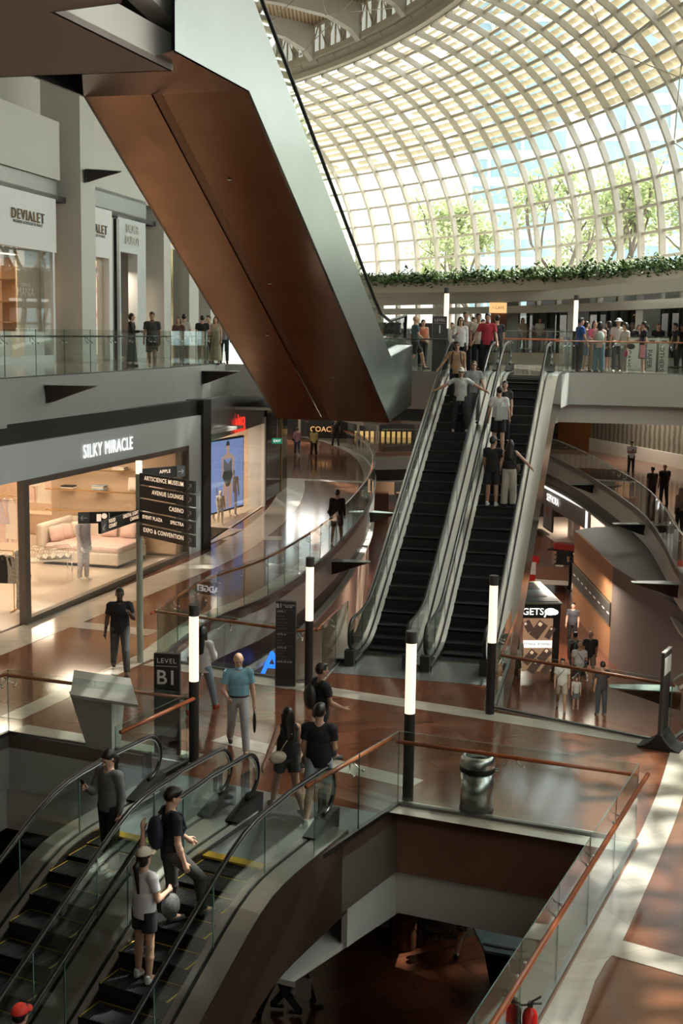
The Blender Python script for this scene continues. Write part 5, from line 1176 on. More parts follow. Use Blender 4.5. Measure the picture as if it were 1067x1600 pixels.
# phone accessory kiosk
k0 = Vector(az(812, 1060, ZB2)); k1 = Vector(az(869, 1060, ZB2)); r = empty('kiosk', ((k0+k1)/2), R(3), 'black phone accessory kiosk with a lit picture panel and white name', 'kiosk')
GL = MATB; KW = 2.9; KX = -.75; KH = 2.62
mb = MB(); mb.box((KX, 1.9, KH-.24), (KW, 3.8, .48)); mb.build('roof_box', MATB, r)
mb = MB()
for sx in (KX-KW/2+.08, .58): mb.box((sx, .1, (KH-.4)/2), (.22, .2, KH-.4))
mb.build('front_posts', MATB, r)
mb = MB(); mb.box((KX, 1.9, KH+.03), (KW+.1, 3.9, .05), 0); mb.box((KX, 1.2, KH+.06), (KW-.1, 2.0, .02), 1); mb.box((KX, 2.9, KH+.06), (KW-.5, 1.4, .02), 2); mb.build('roof_top', [mat('kiosk_edge', (.25, .30, .22), .4), mat('kiosk_teal_top', (.12, .20, .22), .4), MATB], r)
mb = MB(); mb.ball((0, 0, 0), (.35, .22, .004), 0, 20, 6); o = mb.build('roof_logo', GREYL, r); o.location = (.1, 1.1, KH+.075)
text('GADGETS', .33, SIGNW, r, (-.62, -.02, KH-.26), ext=.01, bold=.004)
mb = MB(); mb.ball((0, 0, 0), (.21, .012, .13), 0, 20, 8); mb.ball((.12, 0, -.02), (.16, .013, .10), 0, 20, 8); mb.beam((-.15, 0, -.06), (-.2, 0, -.2), .02, .05); o = mb.build('bubble_logo', SIGNW, r); o.location = (.34, -.02, KH-.25)
MB().box((-.06, .06, 1.18), (1.02, .1, 1.86)).build('light_panel', mat('panel_brown', (.3, .18, .1), .5, emit=(.42, .24, .14), es=.55), r)
MB().box((-.06, 0, 1.22), (1.0, .012, .26)).build('name_strip', SIGNW, r)
text('PITAKA  IP-PANEL', .12, INK, r, (-.06, -.012, 1.22), ext=.001)
PH_ = mat('phone_dark', (.06, .035, .025), .4, emit=(.12, .07, .05), es=.4); PG = mat('phone_light', (.8, .6, .45), .4, emit=(.85, .6, .42), es=.6)
for i, (x, z, a, w, h) in enumerate(((-.05, 1.72, 35, .36, .62), (-.4, 1.85, -30, .26, .4), (.36, 1.62, 30, .2, .45), (-.32, .75, 40, .3, .55), (.2, .82, 40, .3, .5), (-.15, .42, 35, .3, .5), (.3, .38, 35, .26, .45))):
    mb = MB(); mb.box((0, 0, 0), (w, .014, h)); mb.box((-w*.2, -.009, h*.32), (w*.35, .006, w*.35), 1); o = mb.build('printed_phone', [PH_, PG], r, bevel=.004); o.location = (x, .003, z); o.rotation_euler = (0, R(a), 0)
mb = MB(); mb.box((KX-.6, 2.0, .5), (1.6, 3.2, 1.0)); mb.build('counter', MATB, r)
# kiosk in the distance between the left gallery and the escalators
q = az(660, 800, ZB2); r = empty('kiosk', q, R(0), 'distant watch kiosk with a pale roof and ORTE name left of the escalators', 'kiosk')
MB().box((0, 1.5, 3.05), (7.5, 3.5, .8)).build('fascia', MATB, r); mb = MB(); mb.lathe([(0, .3), (2.5, .22), (3.7, .05), (3.7, 0), (0, 0)], (0, 1.5, 3.5), 32); mb.build('roof_disc', WHITE, r)
text('ORTEGA', 1.0, SIGNW, r, (-1.3, -.3, 3.05), ext=.03, bold=.02)
alight('kiosk_light', (q[0], q[1]+1.5, ZB2+2.5), 3, 120, (1, .8, .6))
for i in range(4): MB().box((-3+i*2, .6, .6), (1.5, .9, 1.2)).build('display_case', [mat('case_brown', (.25, .13, .09), .4)], r, bevel=.02)
for i in range(3): MB().box((-2.5+i*2, 2.8, 1.6), (1.4, .3, 1.6)).build('back_shelf', BEIGE, r)
# lower floor shop under the curved left gallery with its name seen edge-on
LB_ = [Vector((p.x, p.y, 0)) for p in offset([v3(p, 0) for p in LE], .25)]
mb = MB(); wallstrip(mb, LB_, ZB2, -1.75, .2, 0, 1); mb.build('wall_lower_left', mat('lower_wall', (.32, .22, .16), .4), kind='structure')
fl_p = None
for a, b in zip(LB_, LB_[1:]):
    pl = Plane(a, (b-a)); t, z = pl.hit(556, 935)
    if -.1 <= t <= (b-a).length+.1: fl_p = (pl, t, z)
if fl_p:
    pl, t, z = fl_p; r = empty('shop_sign', (0, 0, 0), 0, 'white lit FILA letters and lit edge under the left gallery', 'sign')
    text('FILA', 1.25, SIGNW, r, pl.pt(t, -2.55, .12), (math.pi/2, 0, pl.ang()), ext=.06, bold=.02); pl.block('red_mark', SIGNR, t-2.3, t-1.7, -2.7, -2.3, .1, .16, r); pl.block('lit_edge', SIGNW, t-3.4, t-3.3, ZB2+.3, -1.9, .08, .16, r)
q = ay(425, 1044, 33); r = empty('shop_sign', q, R(-10), 'blue neon letter glowing behind the directory pillar on the lower floor', 'sign'); text('A', .9, SIGNB, r, (0, 0, .1), ext=.02, bold=.01)
# lower floor seen through the foreground opening
q = az(632, 1478, ZB2); r = empty('litter_bin', q, R(-12), 'dark recycling cabinet with round amber front on the bottom floor', 'bin')
MB().box((0, .25, .5), (.62, .5, .95)).build('cabinet', DARK, r); MB().box((0, -.02, 1.0), (.62, .12, .1)).build('label_panel', GREYL, r); MB().cyl((0, -.02, .02), .24, .74, 20).build('amber_drum', mat('amber_drum', (.13, .05, .02), .4), r)
P = [v3(az(520, 1415, ZB2)), v3(az(590, 1448, ZB2)), v3(az(662, 1452, ZB2)), v3(az(720, 1468, ZB2)), v3(az(765, 1445, ZB2)), v3(az(800, 1420, ZB2))]
mb = MB(); wallstrip(mb, smooth_path([Vector((p.x, p.y, 0)) for p in P], 4), ZB2, -1.8, .15, 0, 1); mb.build('wall_curved', mat('pale_hoarding', (.30, .28, .25), .6), kind='structure')
q = az(690, 1440, ZB2+1.0); r = empty('wall_notice', (q[0]-.1, q[1]-.35, ZB2+1.0), R(4), 'grey lines of lettering on the curved pale wall of the bottom floor', 'sign'); text('LUXURIOUS FRAGRANCE\nWHERE SCENTS\nCOME ALIVE', .14, GREYL, r, (0, 0, 0), ext=.003)
# ================================================================== upper bridge backdrop: ledge, columns, doors, planting
LEDGE = smooth_path([(15.5, 38, 0), (14, 44, 0), (12.8, 47.6, 0), (9.4, 57, 0), (6.2, 61.8, 0), (2.1, 66, 0), (-3, 71.5, 0), (-9, 79, 0)], 5)
OUTW = [vp(s, -.0, 0) for s in np.linspace(-17, 42, 40)]
poly = [(p.x, p.y) for p in LEDGE]+[(p.x, p.y) for p in reversed(OUTW)]
mb = MB(); mb.prism(poly, 9.0, 9.62); mb.build('ceiling_ledge', CREAM, kind='structure')
mb = MB(); wallstrip(mb, offset(LEDGE, -.9), 9.62, 9.95, .1); mb.build('trim_50', CREAM, kind='structure')
LFM = bpy.data.materials.new('planter_leaf'); LFM.use_nodes = True; t = LFM.node_tree; b = t.nodes['Principled BSDF']; g = t.nodes.new('ShaderNodeObjectInfo'); nz = t.nodes.new('ShaderNodeTexNoise'); nz.inputs['Scale'].default_value = 3
tc = t.nodes.new('ShaderNodeTexCoord'); cr = t.nodes.new('ShaderNodeValToRGB'); e = cr.color_ramp.elements; e[0].position = .35; e[0].color = (.018, .055, .012, 1); e[1].position = .7; e[1].color = (.16, .30, .07, 1)
t.links.new(tc.outputs['Object'], nz.inputs[0]); t.links.new(nz.outputs[0], cr.inputs[0]); t.links.new(cr.outputs[0], b.inputs['Base Color']); b.inputs['Roughness'].default_value = .5
rnd = random.Random(11); mb = MB()
def leaf(mb, p, s, yaw, pitch, mi=0):
    d = Vector((math.cos(yaw)*math.cos(pitch), math.sin(yaw)*math.cos(pitch), math.sin(pitch))); sd_ = Vector((-math.sin(yaw), math.cos(yaw), 0)); up = d.cross(sd_)*-.12
    mb.add([p, p+d*s*.45+sd_*s*.32+up*s, p+d*s, p+d*s*.45-sd_*s*.32+up*s, p+d*s*.5-up*s*1.2], [(0, 4, 1), (1, 4, 2), (2, 4, 3), (3, 4, 0)], mi)
LP = resample(LEDGE, .25)
for i in range(9500):
    k = rnd.random()*(len(LP)-2); a = LP[int(k)].lerp(LP[int(k)+1], k % 1); bump = .5+.5*math.sin(k*.9)+.3*math.sin(k*.37+1)
    w = rnd.random()**1.5*.9-.12; h = rnd.random()
    nn = Vector((a.y-54, -(a.x-0), 0)); dd = LP[min(len(LP)-1, int(k)+1)]-LP[int(k)]; dd.normalize(); n_ = Vector((dd.y, -dd.x, 0))
    p = a+n_*w+Vector((0, 0, 9.62))
    if w < .05: p.z += -.35*rnd.random()+.25*h
    else: p.z += h*(.25+.4*bump*rnd.random())
    leaf(mb, p, .12+.16*rnd.random(), rnd.random()*6.28, rnd.random()*1.6-.5)
tag(mb.build('planter_foliage', LFM), 'lush green planting spilling over the curved ledge under the glass vault', 'plants', kind='stuff')
# inner beams and columns below the ledge
mb = MB(); B_ = [vp(s, 2.2, 0) for s in np.linspace(-12, 30, 24)]
for z0_, z1_, w in ((8.05, 8.4, 2.2), (8.55, 9.0, 3.2)):
    wallstrip(mb, [vp(s, w, 0) for s in np.linspace(-12, 30, 24)], z0_, z1_, .3)
mb.build('ceiling_promenade_beam', GW, kind='structure')
mb = MB()
for s in (-9, -1.5, 6, 13.5, 21, 28): p = vp(s, 1.4, 0); mb.box((p.x, p.y, 7.6), (.75, .75, 2.9), rz=R(10))
mb.build('wall_promenade_columns', FASC, kind='structure')
DG = glassmat('dark_door_glass', (.16, .17, .17), base=.06)
mb = MB(); m2 = MB(); sA, sB = -13, 15.5
for i in range(int((sB-sA)/1.05)):
    s = sA+i*1.05; m2.beam(vp(s, .45, ZF), vp(s, .45, 8.3), .09, .09)
    if i % 7 != 6: mb.quad(vp(s, .42, ZF), vp(s+1.05, .42, ZF), vp(s+1.05, .42, 8.2), vp(s, .42, 8.2))
m2.beam(vp(sA, .45, 8.25), vp(sB, .45, 8.25), .15, .15)
r = empty('door_1', kind='structure'); mb.build('door_glass', DG, r); m2.build('door_frame', MATB, r)
mb = MB(); wallstrip(mb, [vp(s, -.6, 0) for s in np.linspace(-13, 15, 12)], ZF, 9, .15); mb.build('wall_promenade', mat('promenade_dark', (.10, .10, .095), .5), kind='structure')
STW = floormat('pale_block_wall', (.5, .52, .5), (.42, .44, .42), .5, .8, (.18, .18, .18), .02, 0, .35)
mb = MB(); wallstrip(mb, [vp(s, .9, 0) for s in np.linspace(-11, -5.5, 4)], ZF, 8.3, .1); mb.build('wall_block', STW, kind='structure')
for xx, yy, w, lab, mt_ in ((789, 487, 1.5, 'amber lit sign panel among the dark doors of the promenade', mat('amber_sign', (.8, .5, .2), .5, emit=(1, .6, .25), es=.8)),):
    q = ay(778, 481, 63.0); r = empty('lit_sign', q, R(8), lab, 'sign'); MB().box((0, 0, 0), (.85, .1, .5)).build('panel', mt_, r); text('• CAFE', .2, PAPER, r, (0, -.06, 0), ext=.002)
q = ay(779, 503, 63.2); mb = MB(); mb.box((0, 0, 0), (.8, .1, .9)); o = mb.build('wall_poster', mat('brown_poster', (.22, .09, .05), .5)); o.location = q; o.rotation_euler = (0, 0, R(8)); tag(o, 'brown poster below the amber sign on the promenade', 'poster')
# recycling bins on the bridge
BW = mat('bin_white', (.62, .64, .60), .4)
for (xx, tx, w_b) in ((985, 'CANS', .62), (1018, 'PAPER', .34), (1037, 'OTHERS', .34)):
    q = az(xx, 584, ZL1); q = ay(xx, 560, 45.6); r = empty('recycling_bin', (q[0], q[1], ZL1), R(-3), 'white recycling bin marked %s on the upper bridge' % tx, 'bin')
    MB().box((w_b/2-.18, .3, .58), (w_b, .55, 1.16)).build('body', BW, r, bevel=.01); MB().box((w_b/2-.18, .3, 1.18), (w_b+.01, .57, .04)).build('lid', DSTEEL2, r); MB().box((w_b/2-.18, .02, 1.02), (.2, .02, .1)).build('slot', MATB, r)
    text(tx, .24, INK, r, (-.08, .015, .42), (math.pi/2, R(90), 0), ext=.002, bold=.002)
# table with screens at the left end of the bridge
q = ay(632, 530, 47.5); r = empty('information_desk', (q[0], q[1], ZL1), R(5), 'pale information desk with two dark monitors by the LEVEL 1 sign', 'desk')
MB().box((.2, .3, .5), (1.9, .6, 1.0)).build('desk_body', mat('desk_grey', (.25, .25, .23), .5), r)
for i, sx in enumerate((-.55, .95)): MB().box((sx, .1, 1.32), (.85, .05, .5)).build('monitor', MATB, r); MB().box((sx, .15, 1.08), (.2, .15, .08)).build('monitor_foot', MATB, r)
# ================================================================== distant cross bridge on the gallery level
bz = [v3(p, 0) for p in BRg]
mb = MB(); wallstrip(mb, [(5, 84, 0), (8, 90, 0), (16, 92, 0), (30, 80, 0), (38, 60, 0)], 0, 5.4, .3); mb.build('wall_far_gallery', mat('far_taupe', (.36, .33, .28), .5), kind='structure')
CUR = bpy.data.materials.new('metal_curtain'); CUR.use_nodes = True; t = CUR.node_tree; wv = t.nodes.new('ShaderNodeTexWave'); wv.inputs['Scale'].default_value = 2.2; wv.inputs['Distortion'].default_value = 1.5; tc = t.nodes.new('ShaderNodeTexCoord'); t.links.new(tc.outputs['Object'], wv.inputs[0])
cr = t.nodes.new('ShaderNodeValToRGB'); cr.color_ramp.elements[0].color = (.16, .14, .10, 1); cr.color_ramp.elements[1].color = (.38, .35, .28, 1); t.links.new(wv.outputs[0], cr.inputs[0]); b = t.nodes['Principled BSDF']; t.links.new(cr.outputs[0], b.inputs['Base Color']); b.inputs['Roughness'].default_value = .35; b.inputs['Metallic'].default_value = .4
# right gallery back wall: wood panel, then pleated metal wall over a pale plinth
g0 = az(878, 690, 0); g1 = az(929, 703, 0); g2 = az(1066, 731, 0)
r = empty('storefront', (0, 0, 0), 0, 'pleated metal shopfront with orange wood bay behind the right gallery', 'shop')
mb = MB(); wallstrip(mb, [(*g0[:2], 0), (*g1[:2], 0)], 0, 4.6, -.3); mb.build('wood_bay', mat('orange_wood', (.42, .17, .06), .4, noise=(3, .2)), r)
gd = Vector((g2[0]-g1[0], g2[1]-g1[1], 0)); g3 = Vector((g1[0], g1[1], 0))+gd*2.2
mb = MB(); wallstrip(mb, [(g1[0], g1[1], 0), tuple(g3)], .75, 4.6, -.3); mb.build('pleated_wall', CUR, r)
mb = MB(); wallstrip(mb, [(g1[0], g1[1], 0), tuple(g3)], 0, .75, -.4); mb.build('plinth', CREAM, r)
for i in range(6):
    p = Vector((g1[0], g1[1], 0))+gd*(i*.25+.12); mb = MB(); mb.box((p.x, p.y-.1, 2.7), (.12, .25, 3.9)); mb.build('mullion', GOLD, r)
alight('gallery_fill', (16.5, 70, 4.2), 5, 420, (1, .9, .78)); alight('gallery_fill', (14.5, 55, 4.2), 4, 260, (1, .9, .78))  # added fill lights to brighten the right gallery, no fittings modelled
railing('glass railing of the distant cross bridge between gallery floors', [tuple(az(598, 697, 0)), tuple(az(700, 697, 0)), tuple(az(812, 700, 0))], side=1, rail=CREAM)
# amber dotted shop windows and a name in the distance
q = ay(505, 671, 78); r = empty('shop_sign', q, 0, 'small gold shop name on dark glass far along the gallery', 'sign'); MB().box((.3, .2, .1), (2.4, .2, 1.3)).build('dark_window', MATB, r); text('COACH', .45, SIGNG, r, (0, 0, 0), ext=.02)
q = ay(575, 683, 86); r = empty('amber_screen', q, 0, 'row of small amber lit panes in the far distance behind the bridge', 'window display')
mb = MB(); 
for i in range(11): mb.box((-.8+i*.36, 0, 0), (.22, .1, .8))
mb.build('amber_panes', mat('amber_panes', (.9, .6, .25), .5, emit=(1, .6, .22), es=.55), r)
# ================================================================== outside: ground, trees, towers
mb = MB(); 
P = [vp(s, -.1, 0) for s in np.linspace(-46, 42, 30)]; poly = [(p.x, p.y) for p in P]+[(60, 200), (260, 200), (260, -80), (60, -80)]
poly = [(p.x, p.y) for p in P]+[(-40, 130), (-60, 320), (300, 320), (300, -60), (P[0].x+2, -60)]
mb.prism(poly, 4.8, 5.6); mb.build('ground', mat('promenade_paving', (.55, .53, .5), .8), kind='structure')
TG = glassmat('tower_glass', (.3, .4, .45), base=.2)
TB = mat('tower_blue', (.40, .58, .64), .4); TW = mat('tower_band', (.80, .86, .86), .6)
def tower(x, y, w, d, h, rz, lab, grp=None):
    r = empty('office_tower', (x, y, 5), rz, lab, 'building', grp); MB().box((0, 0, h/2), (w, d, h)).build('facade', TB, r)
    mb = MB(); n = int(h/4)
    for i in range(n): mb.box((0, 0, i*4+1.2), (w+.4, d+.4, 1.3))
    mb.build('floor_bands', TW, r)
    mb = MB()
    for i in range(int(w/5)): mb.box((-w/2+2.5+i*5, -d/2-.25, h/2), (.5, .4, h))
    mb.build('mullions', TW, r)
tower(50, 165, 34, 30, 130, R(-12), 'broad blue glass office tower seen through the right of the vault'); tower(28, 210, 14, 20, 60, R(-10), 'lower blue tower glimpsed between the trees beyond the vault')

TRK = mat('tree_bark', (.20, .16, .12), .9); TL = mat('tree_leaf', (.34, .42, .20), .6, noise=(1.5, .5))
TLt = TL.node_tree; _tr = TLt.nodes.new('ShaderNodeBsdfTranslucent'); _tr.inputs[0].default_value = (.62, .70, .36, 1); _mx = TLt.nodes.new('ShaderNodeMixShader'); _mx.inputs[0].default_value = .5
TLt.links.new(TLt.nodes['Principled BSDF'].outputs[0], _mx.inputs[1]); TLt.links.new(_tr.outputs[0], _mx.inputs[2]); TLt.links.new(_mx.outputs[0], TLt.nodes['Material Output'].inputs[0])
def tree(seed, h, cr_):
    rnd = random.Random(seed); root = empty('street_tree', (0, 0, 0), 0, '', 'tree'); br = MB(); lf = MB()
    def grow(p, d, L_, r, lev):
        pts = [p]; 
        for i in range(4):
            d = (d+Vector((rnd.uniform(-.16, .16), rnd.uniform(-.16, .16), rnd.uniform(0, .1)))).normalized(); pts.append(pts[-1]+d*L_/4)
        br.tube(pts, [r*(1-.12*i) for i in range(5)], 6)
        if lev >= 3:
            for _ in range(46):
                q = pts[rnd.randint(1, 4)]+Vector((rnd.gauss(0, .55), rnd.gauss(0, .55), rnd.gauss(0, .42)))*cr_
                leaf(lf, q, rnd.uniform(.26, .48), rnd.random()*6.28, rnd.uniform(-1, .8))
            return
        for _ in range(3):
            a = rnd.random()*6.28; sp_ = rnd.uniform(.45, .85); e_ = (d+Vector((math.cos(a)*sp_, math.sin(a)*sp_, rnd.uniform(0, .35)))).normalized()
            grow(pts[rnd.randint(3, 4)], e_, L_*rnd.uniform(.62, .78), r*.58, lev+1)
    grow(Vector((0, 0, 0)), Vector((0, 0, 1)), h*.36, .22, 0)
    br.build('trunk', TRK, root); lf.build('crown', TL, root); return root
protos = [tree(1, 12, 1.0), tree(5, 13, 1.1), tree(9, 11, .9)]
tl = [(-26, -5.5, 0), (-18.5, -6.5, 1), (-11, -5, 2), (-4, -7.5, 0), (2.5, -5.5, 1), (8, -9, 2), (13.5, -5.5, 0), (19.5, -6.5, 1), (26, -5, 2), (32, -8, 0), (16, -13, 1), (5, -15, 0), (-8, -15, 2), (24, -14, 2)]
used_ = set()
tl += [(-28, -3.5, 1), (-33, -4.5, 0), (-38, -3.5, 2), (-23, -4, 1), (-35, -8, 1), (-30, -8, 2)]  # extra trees out of view, added taller to shade the near floor
for i, (s, w, k) in enumerate(tl):
    o = protos[k] if k not in used_ else copy_tree(protos[k]); used_.add(k)
    p = vp(s, w, 5.6); o.location = p; o.rotation_euler = (0, 0, i*1.3); sc = (1+.12*math.sin(i*2.2))*(1 if i < 14 else 1.55); o.scale = (sc, sc, sc)
    row = [q for q in tl if (q[1] < -7.6) == (w < -7.6)]; row.sort(key=lambda q: -q[0]); tag(o, 'leafy street tree in the %s row outside the vault, %s from the copper escalator side' % ('rear' if w < -7.6 else 'front', ORD[row.index((s, w, k))]), 'tree', 'street trees outside the vault')

for x_, y_, e_ in ((7.5, 36, 150), (8.5, 46, 220), (7, 54, 160), (2.5, 60, 120), (1.8, 46, 90)): alight('lower_fill', (x_, y_, -1.2 if 0 else -1.9), 2.2, e_, (1, .86, .72))  # added warm fill under the slab to lift the dim lower floor
alight('gallery_fill', (-4, 76, 4.4), 6, 220, (1, .9, .78))  # added fill that brightens the far left gallery
# ================================================================== people: one smooth body each, clothed
class SDF:
    def __init__(s, lo, hi, vox):
        s.lo = np.array(lo, float); s.v = vox; s.n = np.ceil((np.array(hi)-s.lo)/vox).astype(int)+1
        s.f = np.full(s.n, 9.0, np.float32)
        s.ax = [s.lo[i]+np.arange(s.n[i])*vox for i in range(3)]
    def _win(s, lo, hi):
        a = np.maximum(0, np.floor((np.array(lo)-s.lo)/s.v).astype(int)); b = np.minimum(s.n, np.ceil((np.array(hi)-s.lo)/s.v).astype(int)+1)
        return tuple(slice(int(p), int(max(p, q))) for p, q in zip(a, b))
    def _grid(s, w): return np.meshgrid(s.ax[0][w[0]], s.ax[1][w[1]], s.ax[2][w[2]], indexing='ij', sparse=True)
    def _mix(s, w, d, k):
        if d.size == 0: return
        f = s.f[w]
        if k > 0:
            h = np.clip(.5+.5*(f-d)/k, 0, 1); s.f[w] = f*(1-h)+d*h-k*h*(1-h)
        else: s.f[w] = np.minimum(f, d)
    def cone(s, a, b, ra, rb, k=.02, flat=False, sq=(1, 1)):   # tapered limb; flat ends for hems
        a = np.array(a, float); b = np.array(b, float); R_ = max(ra, rb)*max(sq)+k*2+s.v*2
        w = s._win(np.minimum(a, b)-R_, np.maximum(a, b)+R_); X, Y, Z = s._grid(w); ab = b-a; L2 = ab@ab+1e-9
        t = ((X-a[0])*ab[0]+(Y-a[1])*ab[1]+(Z-a[2])*ab[2])/L2; tc = np.clip(t, 0, 1)
        dx, dy, dz = (X-a[0]-tc*ab[0])/sq[0], (Y-a[1]-tc*ab[1])/sq[1], Z-a[2]-tc*ab[2]
        if flat:
            dx, dy, dz = (X-a[0]-t*ab[0])/sq[0], (Y-a[1]-t*ab[1])/sq[1], Z-a[2]-t*ab[2]
            d = np.sqrt(dx*dx+dy*dy+dz*dz)-(ra+(rb-ra)*tc); d = np.maximum(d, (np.abs(t-.5)-.5)*math.sqrt(L2))
        else: d = np.sqrt(dx*dx+dy*dy+dz*dz)-(ra+(rb-ra)*tc)
        s._mix(w, d.astype(np.float32), k)
    def ell(s, c, r, k=.02, rot=None):
        c = np.array(c, float); r = np.array(r, float); R_ = r.max()+k*2+s.v*2; w = s._win(c-R_, c+R_); X, Y, Z = s._grid(w); x, y, z = X-c[0], Y-c[1], Z-c[2]
        if rot is not None: x, y, z = (rot[0][0]*x+rot[1][0]*y+rot[2][0]*z, rot[0][1]*x+rot[1][1]*y+rot[2][1]*z, rot[0][2]*x+rot[1][2]*y+rot[2][2]*z)
        q = np.sqrt((x/r[0])**2+(y/r[1])**2+(z/r[2])**2); d = (q-1)*r.min(); s._mix(w, d.astype(np.float32), k)
    def cut(s, p, n):   # keep the side where (x-p).n < 0
        X, Y, Z = s._grid((slice(None),)*3); n = np.array(n, float); n /= np.linalg.norm(n); d = (X-p[0])*n[0]+(Y-p[1])*n[1]+(Z-p[2])*n[2]; s.f = np.maximum(s.f, d.astype(np.float32))
    def mesh(s, name, mt, parent):
        f = np.pad(s.f, 1, constant_values=9.0); ins = f < 0; c = ins[:-1, :-1, :-1]
        cnt = np.zeros(tuple(np.array(f.shape)-1), np.int8); 
        for i in (0, 1):
            for j in (0, 1):
                for k in (0, 1): cnt += ins[i:i+cnt.shape[0], j:j+cnt.shape[1], k:k+cnt.shape[2]]
        act = (cnt > 0) & (cnt < 8); idx = -np.ones(act.shape, np.int64); I = np.argwhere(act)
        if len(I) == 0: return None
        idx[act] = np.arange(len(I)); P = np.zeros((len(I), 3)); N = np.zeros(len(I))
        C = [(i, j, k) for i in (0, 1) for j in (0, 1) for k in (0, 1)]
        for a in C:
            for ax in range(3):
                if a[ax]: continue
                b = list(a); b[ax] = 1; va = f[I[:, 0]+a[0], I[:, 1]+a[1], I[:, 2]+a[2]]; vb = f[I[:, 0]+b[0], I[:, 1]+b[1], I[:, 2]+b[2]]
                m = (va < 0) != (vb < 0); t = np.where(m, va/np.where(m, va-vb, 1), 0); p = np.array(a, float)[None, :]+np.zeros((len(I), 3)); p[:, ax] += t
                P[m] += p[m]; N[m] += 1
        P = (P/N[:, None]+I-1)*s.v+s.lo
        F = []
        for ax in range(3):
            o = [0, 0, 0]; o[ax] = 1; u, v = [(1, 2), (2, 0), (0, 1)][ax]
            A = f[:-1, :-1, :-1]; sl = tuple(slice(1, None) if o[q] else slice(None, -1) for q in range(3)); B = f[sl]
            m = (A < 0) != (B < 0); m[0] = 0; m[:, 0] = 0; m[:, :, 0] = 0
            E = np.argwhere(m); 
            if len(E) == 0: continue
            du = np.zeros(3, int); du[u] = 1; dv = np.zeros(3, int); dv[v] = 1
            q = [idx[tuple(e.T)] for e in (E, E-du, E-du-dv, E-dv)]; Q = np.stack(q, 1)
            fl = A[tuple(E.T)] < 0; Q[~fl] = Q[~fl][:, ::-1]; F.append(Q[(Q >= 0).all(1)])
        F = np.concatenate(F)
        me = bpy.data.meshes.new(name); me.from_pydata(P.tolist(), [], F.tolist()); me.materials.append(mt)
        me.polygons.foreach_set('use_smooth', [True]*len(me.polygons)); me.update()
        o = bpy.data.objects.new(name, me); COL.objects.link(o); o.parent = parent; return o
def M_(c, r=.8, n=None):
    key = 'cloth_%02x%02x%02x' % tuple(int(q*255) for q in c); return mat(key, c, r, noise=n or (9, .10))
SKIN = {'a': mat('skin_light', (.55, .34, .24), .5, noise=(20, .05)), 'b': mat('skin_tan', (.40, .23, .15), .5, noise=(20, .05)), 'c': mat('skin_dark', (.10, .055, .035), .45, noise=(20, .05)), 'm': mat('mannequin_white', (.75, .72, .66), .4)}
HAIRB = mat('hair_black', (.012, .010, .009), .4, noise=(60, .4)); HAIRN = mat('hair_brown', (.07, .035, .02), .45, noise=(60, .4)); HAIRG = mat('hair_grey', (.22, .20, .18), .6)
BK, WH_, NV = (.014, .014, .016), (.70, .70, .68), (.03, .04, .07)
EYE = mat('eye_dark', (.02, .015, .012), .3)
NPEOPLE = 0
